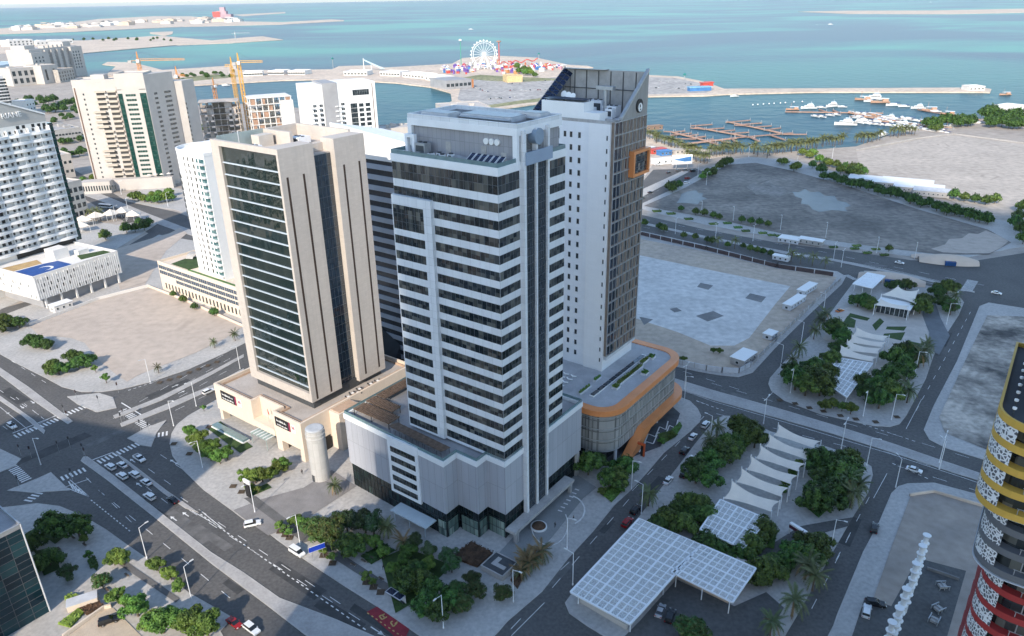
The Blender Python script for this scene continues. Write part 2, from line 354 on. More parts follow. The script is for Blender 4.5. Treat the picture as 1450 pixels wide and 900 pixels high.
# sand banks by the left shore of the bay are part of the peninsula; green strip on it
LAY = [0]
def patch(name, pts, z, m):
    LAY[0] += 1; z = z + 0.0015*LAY[0]          # every sheet a hair above the one before
    mb = MB(); mb.sheet(poly(pts, z)); return struct(name, mb, m)
LOTGREY = mat('car_park_asphalt', (0.30, 0.285, 0.27), 0.9, 0.25, 0.02, col2=(0.44, 0.41, 0.38), fine=0.35, fscale=0.12, detail=8)
GREENISH = mat('scrub_grass', (0.13, 0.15, 0.055), 0.95, 0.3, 0.02, col2=(0.32, 0.30, 0.17), fine=0.4, fscale=0.15, detail=8)
patch('parking_lot', [(655, 112), (750, 112), (800, 108), (860, 108), (915, 108.5), (958, 110.5), (995, 118), (1012, 126), (1000, 131), (930, 133), (830, 137), (780, 139), (745, 144), (700, 150), (665, 150), (648, 140)], 0.42, LOTGREY)
patch('green_strip', [(650, 110), (680, 105.5), (720, 108), (790, 111), (800, 113), (740, 115.5), (690, 114)], 0.50, GREENISH)
patch('grass_verge', [(690, 153), (740, 146), (790, 140.5), (840, 138), (840, 136), (780, 137), (735, 142), (688, 149)], 0.50, GREENISH)
patch('green_field', [(258, 116), (320, 110), (345, 107), (300, 105), (240, 112)], 0.42, GREENISH)

# ------------------------------------------------------------------ carriageways: one asphalt sheet, the city blocks stand on it
road_px = [(-500, 470), (-60, 455), (60, 420), (140, 372), (210, 330), (150, 300), (60, 245), (80, 225), (180, 285), (250, 300), (330, 330), (480, 340), (900, 268), (925, 240), (985, 238), (1000, 245),
           (960, 268), (912, 292), (905, 303), (1000, 325), (1110, 345), (1200, 355), (1290, 368), (1360, 372), (1500, 350), (1700, 372), (1800, 500), (1800, 1250), (1200, 1500), (400, 1500), (-500, 1200)]
mb = MB(); mb.sheet(poly(road_px, 0.012)); struct('road', mb, ASPHALT)

def block(name, pts, m=None, h=0.14, kerb=0.35):
    """a kerbed pavement block standing on the carriageway"""
    LAY[0] += 1; h = h + 0.0008*LAY[0]
    P = [Vector((p[0], p[1])) for p in poly(pts, h)]
    k = len(P); a = sum(P[i].x*P[(i+1)%k].y-P[(i+1)%k].x*P[i].y for i in range(k))
    if a < 0: P = P[::-1]
    inner = []
    for i in range(k):
        e1 = (P[i]-P[i-1]).normalized(); e2 = (P[(i+1)%k]-P[i]).normalized()
        n1 = Vector((-e1.y, e1.x)); n2 = Vector((-e2.y, e2.x)); n = n1+n2
        n = n.normalized()/max(0.5, math.sqrt(max(0.05, (1+n1.dot(n2))/2))) if n.length > 1e-3 else n1
        inner.append(P[i] + n*kerb)
    mb = MB(); n = len(mb.v)
    for i in range(k):
        j = (i+1) % k
        mb.face([(P[i].x, P[i].y, 0), (P[j].x, P[j].y, 0), (P[j].x, P[j].y, h), (P[i].x, P[i].y, h)], 1)
        mb.face([(P[i].x, P[i].y, h), (P[j].x, P[j].y, h), (inner[j].x, inner[j].y, h), (inner[i].x, inner[i].y, h)], 1)
    mb.face([(p.x, p.y, h) for p in inner], 0)
    return struct(name, mb, [m or PAVE, KERB])
K1 = [(243, 613), (240, 628), (244, 645), (258, 664), (288, 693), (328, 722), (345, 735), (369, 746), (395, 766), (430, 791), (458, 810), (490, 831), (522, 851), (534, 858.5), (581, 891), (600, 904), (628, 922), (660, 925), (688, 912), (707, 893),
      (719, 879), (768, 837), (805, 790), (840, 752), (870, 715), (897, 690), (918, 667), (940, 641), (977, 611), (991, 597), (993, 588), (988, 578), (977, 567), (961, 561), (940, 552), (905, 540), (800, 505), (650, 455), (560, 428), (500, 440), (420, 490), (320, 558), (266, 588), (250, 601)]
block('pavement', K1)
K2 = [(-200, 740), (21, 716), (52, 712), (84, 716), (116, 729), (150, 749), (179, 770), (208, 790), (268, 839), (326, 872), (321, 884), (312, 893), (318, 903), (330, 935), (200, 1100), (-300, 1100)]
block('pavement', K2)
K3 = [(0, 501), (27, 516), (64, 534.5), (88, 547.5), (115, 554.5), (144, 554.5), (173, 550.5), (213, 540.5), (267, 522.5), (320, 499), (400, 458), (470, 424), (540, 395), (540, 372), (420, 345), (330, 350), (225, 332), (150, 372), (60, 425), (-60, 470), (-200, 480)]
block('pavement', K3)
K4 = [(862, 318), (905, 326), (1000, 347), (1100, 373), (1165, 381), (1186, 384), (1198, 391), (1192, 402), (1150, 441), (1100, 490), (1066, 527), (1046, 533.5), (1020, 531), (990, 526), (950, 517), (905, 507), (870, 498), (780, 470), (700, 440), (760, 380)]
block('pavement', K4)
K5 = [(1208, 400), (1169, 452), (1140, 482), (1110, 512), (1090, 535), (1088, 543), (1092, 553), (1111, 567), (1163, 586.5), (1236, 602.5), (1260, 604), (1274, 600), (1284, 587), (1311, 536), (1324, 498), (1358, 445), (1365, 428), (1358, 417), (1330, 409), (1290, 397), (1241, 384), (1224, 383)]
block('pavement', K5)
K6 = [(1025, 588), (1040, 589), (1093, 611), (1165, 630), (1216, 648), (1234, 660), (1236, 672), (1229, 698), (1208, 731), (1173, 792), (1137, 857), (1110, 903), (1085, 960), (1060, 990), (960, 960), (868, 908), (833, 887), (806, 868), (800, 853), (815, 832), (905, 731), (925, 705), (960, 660), (985, 627), (1012, 594)]
block('pavement', K6)
K7 = [(1180, 885), (1185, 870), (1222, 781), (1245, 738), (1262, 698), (1272, 688), (1285, 684), (1323, 683), (1375, 697), (1450, 716), (1600, 755), (1600, 1300), (1150, 1300), (1120, 1000)]
block('pavement', K7)
K8 = [(1387, 433), (1355, 511), (1322, 574), (1308, 608), (1316, 622), (1340, 634), (1392, 650), (1450, 668), (1700, 740), (1700, 480), (1450, 436), (1400, 428)]
block('pavement', K8)
K9 = [(902, 291), (912, 297), (1000, 318), (1110, 338), (1200, 350), (1290, 363), (1360, 366), (1430, 352), (1600, 325), (1600, 300), (1450, 318), (1360, 300), (1250, 262), (1120, 225), (1060, 222), (1025, 226), (960, 264)]
block('pavement', K9)
K10 = [(905, 262), (925, 232), (985, 228), (1030, 220), (1010, 214), (980, 209), (942, 199), (922, 190), (905, 189), (860, 195), (860, 268)]
block('promenade', K10, SAND_L)
K11 = [(900, 283), (940, 262), (975, 243), (970, 240), (935, 256), (900, 272)]
block('traffic_island', K11)
K12 = [(175, 283), (212, 258), (260, 268), (330, 290), (330, 322), (245, 296), (225, 294)]
block('pavement', K12)
K13 = [(-100, 446), (0, 438), (55, 415), (130, 368), (120, 340), (140, 318), (100, 300), (-100, 330)]
block('pavement', K13)
K14 = [(98, 330), (130, 312), (165, 318), (215, 311), (222, 317), (205, 328), (165, 352), (130, 352)]
block('pavement', K14)

# medians and islands
def median(pts, m=None, name='median'): return block(name, pts, m or CONC, 0.16, 0.3)
median([(118, 646), (124, 646), (160, 672), (226, 724), (300, 782), (345, 810), (396, 846), (433, 860), (475, 876), (530, 900), (620, 940), (560, 1000), (470, 925), (430, 897), (380, 858), (300, 798), (226, 738), (150, 678), (114, 652)])
median([(173, 650.5), (163, 640), (180, 651), (236, 694), (281, 725), (262, 719), (230, 697)])          # slip island by the queue
median([(-60, 487), (-60, 498), (0, 531), (52, 570), (96, 600), (103, 596), (90, 585), (40, 547), (0, 520)])
median([(-60, 545), (0, 567), (30, 587), (62, 614), (64, 609), (48, 594), (20, 574), (0, 560)])
median([(163, 592), (230, 566), (300, 530), (345, 505), (345, 501), (300, 525), (225, 562), (160, 588)])
median([(172, 604), (240, 578), (300, 551), (345, 527), (345, 521), (300, 545), (240, 570), (170, 599)])
median([(95, 561), (140, 556), (160, 562), (165, 577), (137, 583), (110, 572)], PAVE, 'traffic_island')
median([(180, 620), (205, 606), (236, 594), (222, 612), (214, 632), (200, 630)], PAVE, 'traffic_island')
median([(10, 694), (55, 676), (72, 668), (99, 694), (45, 697)], PAVE, 'traffic_island')
median([(-40, 645), (0, 635), (30, 649), (20, 660), (0, 668), (-40, 672)], PAVE, 'traffic_island')
median([(560, 404), (700, 454), (860, 507), (938, 530), (1010, 552), (1100, 577), (1180, 601), (1260, 626), (1330, 650), (1450, 690), (1600, 740), (1600, 752), (1450, 700), (1330, 662), (1260, 639), (1180, 614), (1100, 591), (1010, 566), (938, 543), (860, 519), (700, 466), (560, 414)])
median([(905, 313), (1000, 334), (1120, 357), (1180, 366), (1300, 391), (1380, 412), (1380, 414), (1300, 394), (1180, 369), (1120, 360), (1000, 337), (905, 316)])
median([(80, 262), (145, 285), (210, 312), (262, 330), (300, 342), (300, 336), (262, 322), (212, 303), (150, 277), (90, 252)])

# ------------------------------------------------------------------ surfaces laid on the blocks
Z1 = 0.19
patch('sand_lot', [(42, 462), (140, 424), (210, 407), (262, 425), (344, 462), (320, 478), (275, 500), (230, 517), (195, 531), (180, 540), (165, 530), (140, 510), (120, 485), (100, 478), (55, 474)], Z1, SAND)
patch('sand_lot', [(120, 398), (162, 372), (170, 410), (205, 403), (225, 370), (235, 355), (265, 330), (255, 322), (240, 330), (205, 340), (165, 352), (150, 365)], Z1, SAND)
patch('excavation_sand', [(870, 331), (1000, 356), (1100, 380), (1168, 389), (1185, 392), (1176, 404), (1095, 482), (1058, 518), (1042, 523), (1000, 519), (950, 508), (905, 497), (870, 488)], Z1, mat('excavated_sand', (0.52, 0.42, 0.32), 0.95, 0.12, 0.03, col2=(0.42, 0.345, 0.28), fine=0.15, fscale=0.3, detail=7, tracks=.2))
patch('concrete_raft', [(870, 357), (905, 361), (1000, 381), (1119, 405), (1098, 430), (1061, 478), (1040, 489), (1006, 489), (960, 470), (905, 452), (870, 442)], Z1 + .01, mat('raft_concrete', (0.66, 0.63, 0.59), 0.85, 0.1, 0.03, col2=(0.50, 0.48, 0.45), fine=0.16, tracks=.12, fscale=0.3, detail=8))
raft_joint = MB()
for p, q in (((905, 392), (1075, 430)), ((960, 372), (925, 455)), ((1010, 384), (975, 474)), ((1060, 395), (1018, 486)), ((905, 425), (1050, 462))):
    a, b = G(*p, Z1 + .02), G(*q, Z1 + .02); raft_joint.beam(a + Vector((0, 0, .03)), b + Vector((0, 0, .03)), 0.5, 0.03)
struct('raft_joint', raft_joint, mat('joint_dark', (0.30, 0.31, 0.32), 0.9))
for pts in ([(985, 447), (1010, 440), (1025, 447), (1002, 455)], [(992, 400), (1010, 404), (1003, 410), (987, 406)], [(1062, 415), (1085, 420), (1078, 428), (1055, 422)], [(905, 448), (925, 452), (912, 460)],
            [(948, 437), (958, 435), (966, 440), (955, 442)]):
    patch('raft_pit', pts, Z1 + .02, CONC_D)
patch('mud_plot', [(912, 291), (965, 268), (1030, 233), (1070, 230), (1120, 241), (1200, 263), (1300, 296), (1400, 325), (1432, 343), (1400, 360), (1330, 360), (1240, 349), (1110, 331), (1010, 309), (940, 297)], Z1, MUD)
PUD = mat('standing_water', (0.11, 0.12, 0.13), 0.35, 0.15, 0.05, spec=0.25)
patch('puddle', [(958, 287), (963, 280), (965, 274), (976, 270), (986, 269), (989, 273), (996, 273), (994, 278), (1002, 281), (992, 284), (988, 289), (972, 287)], Z1 + .01, PUD)
patch('puddle', [(1122, 271), (1131, 272), (1140, 267), (1147, 272), (1160, 271), (1168, 277), (1182, 277), (1186, 284), (1198, 286), (1205, 291), (1196, 294), (1200, 299), (1178, 297), (1160, 300), (1150, 296), (1146, 290), (1134, 288), (1136, 281), (1126, 278)], Z1 + .01, PUD)
patch('mud_sand', [(1056, 264), (1066, 259), (1078, 261), (1086, 256), (1098, 262), (1110, 264), (1112, 269), (1126, 272), (1112, 275), (1098, 280), (1086, 275), (1070, 275), (1064, 269)], Z1 + .005, mat('damp_sand', (0.28, 0.25, 0.22), 0.95, 0.2, 0.04, fine=0.3, fscale=0.3))
patch('mud_sand', [(1318, 352), (1338, 346), (1344, 338), (1362, 337), (1372, 330), (1385, 331), (1396, 326), (1412, 332), (1428, 341), (1418, 350), (1402, 358), (1360, 358), (1336, 357)], Z1 + .005, SAND)
patch('sand_field', [(1212, 212), (1262, 200), (1350, 190), (1450, 202), (1700, 225), (1700, 320), (1450, 312), (1420, 313), (1340, 281), (1218, 238)], 0.02, mat('pale_lot', (0.48, 0.42, 0.36), 0.95, 0.12, 0.02, col2=(0.37, 0.325, 0.28), fine=0.18, fscale=0.2, detail=8, tracks=.2))
patch('rough_lot', [(1398, 446), (1367, 510), (1330, 590), (1338, 612), (1392, 634), (1450, 655), (1700, 720), (1700, 490), (1450, 448)], Z1, ROUGHLOT)
patch('earth_lot', [(1290, 700), (1322, 697), (1375, 713), (1450, 736), (1600, 775), (1600, 1200), (1190, 1200), (1225, 880), (1262, 775)], Z1, mat('earth_lot', (0.41, 0.34, 0.28), 0.95, 0.12, 0.05, col2=(0.26, 0.225, 0.195), fine=0.15, fscale=0.4, detail=7, tracks=.2))
patch('yard', [(1205, 905), (1225, 845), (1262, 858), (1300, 790), (1368, 808), (1340, 905)], Z1 + .006, ASPHALT2)
patch('driveway', [(330, 722), (347, 735), (380, 758), (432, 735), (505, 688), (470, 665), (430, 690), (375, 705)], Z1, mat('driveway_paving', (0.24, 0.225, 0.215), 0.85, 0.1, 0.2, fine=0.15))
patch('driveway', [(782, 760), (826, 705), (845, 690), (812, 668), (760, 720), (740, 745), (700, 790), (745, 800)], Z1, mat('forecourt_paving', (0.25, 0.255, 0.25), 0.8, 0.1, 0.15, fine=0.15))
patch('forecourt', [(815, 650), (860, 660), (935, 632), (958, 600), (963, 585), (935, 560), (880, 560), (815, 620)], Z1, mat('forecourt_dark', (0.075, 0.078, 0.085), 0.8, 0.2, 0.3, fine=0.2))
patch('dark_path', [(345, 705), (430, 768), (445, 764), (362, 702)], Z1, PAVE_D)
patch('dark_path', [(456, 766), (615, 868), (600, 872), (448, 775)], Z1, PAVE_D)
patch('dark_path', [(166, 786), (255, 847), (249, 853), (158, 792)], Z1, PAVE_D)
patch('canopy_yard', [(905, 880), (958, 820), (1040, 858), (1085, 838), (1110, 860), (1085, 905), (1070, 950), (1000, 950), (880, 905)], Z1, ASPHALT2)
patch('park_paving', [(968, 668), (1075, 610), (1168, 660), (1196, 710), (1132, 735), (1092, 775), (1030, 785), (985, 715)], Z1, PAVE)
patch('park_drive', [(1132, 745), (1170, 738), (1208, 732), (1200, 745), (1145, 760), (1080, 795), (1045, 800), (1090, 772)], Z1 + .004, ASPHALT2)
patch('lane', [(1308, 424), (1322, 420), (1332, 450), (1345, 475), (1330, 502), (1315, 495), (1316, 470), (1306, 450)], Z1, mat('blue_lane', (0.16, 0.17, 0.18), 0.85, 0.1, 0.2))
patch('park_paving', [(1185, 440), (1230, 425), (1300, 430), (1315, 470), (1310, 495), (1270, 520), (1230, 545), (1180, 530), (1200, 490), (1165, 480)], Z1, mat('cream_paving', (0.50, 0.45, 0.40), 0.85, 0.08, 0.2, fine=0.1))
for pts in ([(1190, 462), (1200, 447), (1212, 453), (1210, 464)], [(1204, 443), (1232, 450), (1228, 454), (1200, 448)], [(1235, 460), (1246, 450), (1252, 455), (1240, 468)], [(1256, 462), (1284, 462), (1280, 468), (1254, 466)], [(1252, 472), (1282, 470), (1276, 482), (1250, 476)], [(1286, 482), (1308, 487), (1304, 494), (1284, 488)]):
    patch('lawn', pts, Z1 + .01, LAWN)
for pts in ([(293, 606), (312, 596), (358, 632), (340, 641)], [(560, 868), (590, 850), (640, 800), (575, 775), (540, 790)], [(385, 690), (357, 702), (352, 695), (378, 684)], [(420, 745), (455, 770), (478, 762), (440, 742)]):
    patch('lawn', pts, Z1 + .01, LAWN)
for pts in ([(57, 755), (78, 770), (95, 757), (72, 745)], [(123, 795), (137, 808), (140, 800), (132, 790)], [(168, 852), (188, 868), (202, 860), (182, 845)], [(48, 780), (60, 800), (70, 775)], [(55, 795), (62, 815), (85, 805), (80, 785)]):
    patch('lawn', pts, Z1 + .01, LAWN)
patch('stone_court', [(90, 905), (148, 862), (160, 860), (205, 905), (180, 960), (100, 960)], Z1 + .006, mat('court_paving', (0.52, 0.43, 0.33), 0.85, 0.08, 0.2, fine=0.12))
# bus bay
patch('bus_bay', [(519, 866), (534, 858.5), (580, 890), (573, 905), (560, 902)], 0.018, mat('bus_bay_red', (0.26, 0.022, 0.035), 0.8, 0.12, 0.4, fine=0.15))

# old repairs in the asphalt
rp_ = random.Random(2); PT = [mat('asphalt_patch_dark', (0.06, 0.059, 0.058), .85, .2, .3), mat('asphalt_patch_pale', (0.14, 0.135, 0.13), .85, .2, .3)]
for i, (px, py, a) in enumerate(((265, 745, 143), (330, 830, 143), (420, 820, 143), (300, 760, 143), (480, 870, 143), (215, 720, 143), (150, 620, 53), (90, 630, 53), (60, 640, 53), (790, 815, 53), (860, 745, 53), (925, 690, 53), (1040, 560, 143), (1170, 605, 143), (1290, 660, 143), (1150, 830, 53), (1200, 750, 53), (1340, 480, 53), (1140, 490, 53), (20, 560, 143), (240, 550, 53), (1240, 375, 143), (540, 885, 143))):
    c = G(px, py, .016 + .0001*i); L_, W_ = rp_.uniform(3, 11), rp_.uniform(.9, 2.4); d = Vector((math.cos(math.radians(a)), math.sin(math.radians(a)), 0)); n = Vector((-d.y, d.x, 0)); mb = MB(); mb.sheet([c - d*L_ - n*W_, c + d*L_ - n*W_*.9, c + d*L_*.95 + n*W_, c - d*L_ + n*W_*1.05]); struct('asphalt_patch', mb, PT[i % 3 == 0])
# ------------------------------------------------------------------ painted markings
MK = MB()
def line(p, q, w=0.18, z=0.02): 
    a, b = G(*p, z), G(*q, z); d = (b - a); n = Vector((-d.y, d.x, 0)).normalized() * w / 2
    MK.sheet([a - n, b - n, b + n, a + n])
def pline(pts, w=0.18):
    for a, b in zip(pts, pts[1:]): line(a, b, w)
def dashes(p, q, dash=4.0, gap=6.0, w=0.16, z=0.02):
    a, b = G(*p, z), G(*q, z); L = (b - a).length; d = (b - a).normalized(); n = Vector((-d.y, d.x, 0)) * w / 2
    t = gap * 0.4
    while t + dash < L:
        s, e = a + d*t, a + d*(t + dash); MK.sheet([s - n, e - n, e + n, s + n]); t += dash + gap
def zebra(p, q, length=3.0, bar=0.6, gap=0.7):
    a, b = G(*p, 0.02), G(*q, 0.02); L = (b - a).length; d = (b - a).normalized(); n = Vector((-d.y, d.x, 0)) * length / 2
    t = 0.2
    while t + bar < L:
        s, e = a + d*t, a + d*(t + bar); MK.sheet([s - n, e - n, e + n, s + n]); t += bar + gap
def arrow(px, py, ang, s=1.0):
    c = G(px, py, 0.02); d = Vector((math.cos(ang), math.sin(ang), 0)); n = Vector((-d.y, d.x, 0))
    MK.sheet([c - d*2*s - n*.15, c + d*.6*s - n*.15, c + d*.6*s + n*.15, c - d*2*s + n*.15]); MK.sheet([c + d*.6*s - n*.6, c + d*2.2*s, c + d*.6*s + n*.6])
# road A, lanes right of the median
for p, q in (((222, 640), (600, 888)), ((205, 660), (255, 695)), ((250, 700), (520, 880)), ((180, 668), (250, 722)), ((262, 718), (560, 910))):
    dashes(p, q)
dashes((283, 727), (520, 893), 1.0, 1.0, 0.3)
pline([(128, 655), (300, 797), (440, 903)], 0.3); 
for p, q in (((135, 690), (330, 850)), ((118, 672), (192, 745))): dashes(p, q)
dashes((128, 707), (188, 755), 0.9, 0.9, 0.28)
line((160, 640), (128, 652), 0.4); line((126, 678), (90, 690), 0.25); pline([(93, 690), (126, 703), (99, 679)], 0.25)
for i in range(6): line((97 + i*4.6, 681 + i*3.6), (104 + i*4.0, 693 + i*1.8), 0.35)
for (x, y) in ((188, 652), (197, 686), (246, 734), (263, 728), (245, 653), (252, 657)): arrow(x, y, math.radians(143), 0.8)
pline([(-20, 560), (30, 600), (44, 612)], 0.16)
dashes((0, 600), (30, 622)); dashes((-20, 540), (60, 590)); dashes((0, 500), (70, 545)); dashes((20, 560), (66, 596), 3, 5)
line((18, 613), (80, 588), 0.4); line((44, 606), (82, 586), 0.2)
for (x, y) in ((31, 576), (46, 569), (10, 584)): arrow(x, y, math.radians(-37), 0.8)
zebra((92, 587), (128, 572)); zebra((57, 604), (86, 591)); zebra((20, 618), (52, 605)); zebra((173, 580), (212, 607)); zebra((86, 678), (126, 662)); zebra((133, 657), (198, 627)); zebra((217, 617), (243, 612)); zebra((0, 645), (40, 682)); zebra((38, 710), (56, 697))
line((172, 570), (205, 590), 0.45); line((96, 562), (136, 583), 0.3); line((160, 592), (180, 585), 0.2)
for a, b in (((190, 573), (345, 486)), ((200, 579), (345, 496)), ((215, 583), (345, 512)), ((240, 585), (345, 533)), ((205, 547), (345, 477))): dashes(a, b)
dashes((180, 553), (220, 540), 1, 1, .3)
for (x, y) in ((250, 552), (257, 555), (262, 549), (248, 546)): arrow(x, y, math.radians(53), 0.7)
# back street
dashes((715, 899), (760, 852)); dashes((752, 845), (812, 790)); dashes((775, 840), (905, 690)); dashes((890, 700), (998, 588)); line((724, 900), (771, 853), 0.16)
# cross road
for a, b in (((960, 523), (1080, 562)), ((1000, 540), (1260, 617)), ((945, 552), (1000, 572)), ((1005, 583), (1230, 640)), ((1240, 635), (1450, 700)), ((1260, 656), (1420, 706)), ((1250, 610), (1450, 672))): dashes(a, b)
pline([(945, 545), (1010, 568), (1100, 594), (1260, 642), (1400, 688)], 0.2); dashes((1212, 597), (1300, 626), 1, 1, .3); dashes((1262, 655), (1320, 680), 1, 1, .3); dashes((985, 567), (1030, 583), 1, 1, .3)
# right-hand streets
dashes((1095, 540), (1205, 412)); line((1088, 562), (1110, 537), .16)
dashes((1295, 585), (1375, 440)); line((1283, 607), (1305, 565), .16)
dashes((1180, 800), (1238, 690)); dashes((1145, 870), (1212, 740)); line((1237, 705), (1256, 670), .16); dashes((1120, 930), (1150, 870))
# far road
for a, b in (((905, 309), (1180, 359)), ((905, 320), (1190, 374)), ((1190, 362), (1400, 405)), ((1200, 373), (1390, 418)), ((1210, 382), (1380, 421))): dashes(a, b, 5, 8, .25)
pline([(1120, 356), (1260, 381), (1378, 409)], .25); zebra((1368, 412), (1378, 396), 5); zebra((1198, 389), (1212, 396), 3)
dashes((935, 268), (905, 284)); dashes((250, 318), (330, 342)); dashes((165, 292), (260, 322)); dashes((90, 258), (160, 290)); dashes((0, 480), (-80, 450))
# triangular slip marking
pline([(272, 723), (318, 750), (283, 722)], 0.2)
arrow(534, 893, math.radians(-37), 1.1)
struct('road_marking', MK, PAINT)
YB = MB()
def yline(p, q, w=0.35):
    a, b = G(*p, 0.2), G(*q, 0.2); d = (b - a); n = Vector((-d.y, d.x, 0)).normalized()*w/2; YB.sheet([a-n, b-n, b+n, a+n])
# lettering in the bus bay, as worn as in the photograph
for p, q in (((537, 872), (545, 869)), ((541, 877), (548, 873)), ((537, 872), (541, 877)), ((541, 870), (545, 875)), ((553, 881), (557, 887)), ((557, 887), (562, 882)), ((553, 881), (556, 879)), ((559, 883), (563, 880))): yline(p, q)
for i in range(9): yline((520 + i*6, 867.5 + i*4.1), (522.5 + i*6, 869.2 + i*4.1), 0.3)
FW = MB()
zz_ = [(905, 640), (915, 625), (925, 628), (932, 612), (942, 616), (948, 602), (957, 606), (960, 594)]
for k_ in range(2):
    for p, q in zip(zz_, zz_[1:]): 
        a, b = G(p[0] - 14*k_, p[1] + 2*k_, .42), G(q[0] - 14*k_, q[1] + 2*k_, .42); d = b - a; n = Vector((-d.y, d.x, 0)).normalized()*.2; FW.sheet([a-n, b-n, b+n, a+n])
struct('forecourt_line', FW, PAINT)
struct('bus_bay_marking', YB, mat('yellow_paint', (0.55, 0.36, 0.13), 0.7, 0.15, 0.8))
# ================================================================== buildings
PANEL = seams('grey_panel', (0.38, 0.39, 0.425), 2.6, 17.0, 0.11, 0.6, 0.5, 0.07, tile=0.05)
PANEL_W = seams('white_panel', (0.68, 0.695, 0.71), 3.0, 2.1, 0.07, 0.7, 0.5, 0.05, tile=0.05)
DGLASS = glass('band_glass', (0.014, 0.02, 0.024), 0.07, 1.55, 0.06, 1.4, 2.2, 0.2, (0.16, 0.16, 0.14))
BASEG = glass('base_glass', (0.008, 0.013, 0.015), 0.08, 1.35, 0.03, 1.6, 2.8, 0.10, (0.05, 0.09, 0.08))
BGLASS = glass('blue_glass', (0.018, 0.030, 0.042), 0.06, 1.7, 0.03, 1.8, 2.1, 0.05, (0.06, 0.09, 0.12))
MULL = mat('dark_mullion', (0.09, 0.10, 0.11), 0.5, 0.1, 0.5)
STONE = seams('beige_stone', (0.49, 0.44, 0.392), 1.5, 0.8, 0.035, 0.86, 0.75, 0.06, tile=0.035)
STONE_L = seams('cream_stone', (0.68, 0.575, 0.465), 1.8, 1.2, 0.03, 0.92, 0.75, 0.04, tile=0.02)
ROOFGREY = mat('roof_membrane', (0.33, 0.325, 0.33), 0.9, 0.12, 0.15, fine=0.1)
ROOFBEIGE = mat('roof_tiles', (0.44, 0.39, 0.345), 0.9, 0.1, 0.12, fine=0.12)
TEAL = mat('teal_glass_rail', (0.15, 0.23, 0.24), 0.15, 0.1, 0.5, spec=0.6)

def facemap(face):
    """(u along the wall, z, d out of the wall, plane) -> local point"""
    if face == 'R': return lambda u, z, d, pl: (u, pl - d, z)        # wall along x looking to -y
    if face == 'L': return lambda u, z, d, pl: (pl - d, u, z)        # wall along y looking to -x
    if face == 'B': return lambda u, z, d, pl: (u, pl + d, z)        # wall along x looking to +y
    return lambda u, z, d, pl: (pl + d, u, z)                        # 'E' wall along y looking to +x
def fbox(mb, face, pl, u0, u1, z0, z1, d0, d1, m=0):
    if face == 'R': mb.box(u0, u1, pl - d1, pl - d0, z0, z1, m)
    elif face == 'L': mb.box(pl - d1, pl - d0, u0, u1, z0, z1, m)
    elif face == 'B': mb.box(u0, u1, pl + d0, pl + d1, z0, z1, m)
    else: mb.box(pl + d0, pl + d1, u0, u1, z0, z1, m)
ROTS = {'R': 0.0, 'L': -math.pi/2, 'B': math.pi, 'E': math.pi/2}
def win_mesh(w, h, frame=0.08, proud=0.05, bars=(0, 0)):
    """a window at its own origin, looking to -y: pane, frame, bars"""
    mb = MB(); mb.box(-w/2, w/2, -proud*0.4, 0.25, -h/2, h/2, 0)
    f = frame
    if f:
        mb.box(-w/2 - f, w/2 + f, -proud, 0.2, h/2 + .002, h/2 + f, 1); mb.box(-w/2 - f, w/2 + f, -proud*1.6, 0.2, -h/2 - f, -h/2 - .002, 1)
        mb.box(-w/2 - f, -w/2 - .002, -proud, 0.2, -h/2, h/2, 1); mb.box(w/2 + .002, w/2 + f, -proud, 0.2, -h/2, h/2, 1)
    for i in range(bars[0]):
        x = -w/2 + w*(i+1)/(bars[0]+1); mb.box(x - .05, x + .05, -proud*.9, 0.2, -h/2 + .003, h/2 - .003, 1)
    for i in range(bars[1]):
        z = -h/2 + h*(i+1)/(bars[1]+1); mb.box(-w/2 + .004, w/2 - .004, -proud*.8, 0.2, z - .05, z + .05, 1)
    return mb
def windows(root, face, pl, cells, w, h, mats, name='window', cap=100, used=None, **kw):
    """cells: centres (u, z). The first `cap` are parts of their own, the rest one part"""
    fm = facemap(face); mb = win_mesh(w, h, **kw); me = mb.mesh(name, mats)
    n0 = used[0] if used else 0
    rest = MB(); a = ROTS[face]; ca, sa = math.cos(a), math.sin(a)
    for u, z in cells:
        p = fm(u, z, 0.0, pl)
        if n0 < cap:
            o = bpy.data.objects.new(name, me); COL.objects.link(o); o.parent = root; o.location = p; o.rotation_euler = (0, 0, a); n0 += 1
        else:
            b = len(rest.v)
            rest.v.extend([(p[0] + x*ca - y*sa, p[1] + x*sa + y*ca, p[2] + zz) for x, y, zz in mb.v])
            rest.f.extend([tuple(b + i for i in f) for f in mb.f]); rest.m.extend(mb.m)
    if used: used[0] = n0
    if rest.v: tag(rest.build(name, mats, root), kind='stuff')

# ------------------------------------------------------------------ the grey banded office tower in the middle
T2O = G(717, 764)
t2 = thing('office_tower', 'tall grey and white office tower with dark window bands over a zigzag grey podium', 'office tower', (T2O.x, T2O.y, 0), A53)
P2 = [(0, 0), (0, 6.3), (-4.2, 6.3), (-4.0, 13.6), (-9.4, 13.6), (-7.6, 54.8), (39.3, 54.8), (39.3, 0)]
def inset(P, d):
    P = [Vector(p) for p in P]; k = len(P); a = sum(P[i].x*P[(i+1)%k].y-P[(i+1)%k].x*P[i].y for i in range(k))
    if a < 0: P = P[::-1]
    out = []
    for i in range(k):
        e1 = (P[i]-P[i-1]).normalized(); e2 = (P[(i+1)%k]-P[i]).normalized(); n1 = Vector((-e1.y, e1.x)); n2 = Vector((-e2.y, e2.x))
        n = (n1+n2); n = n/ (1 + n1.dot(n2)); out.append(tuple(P[i] + n*d))
    return out
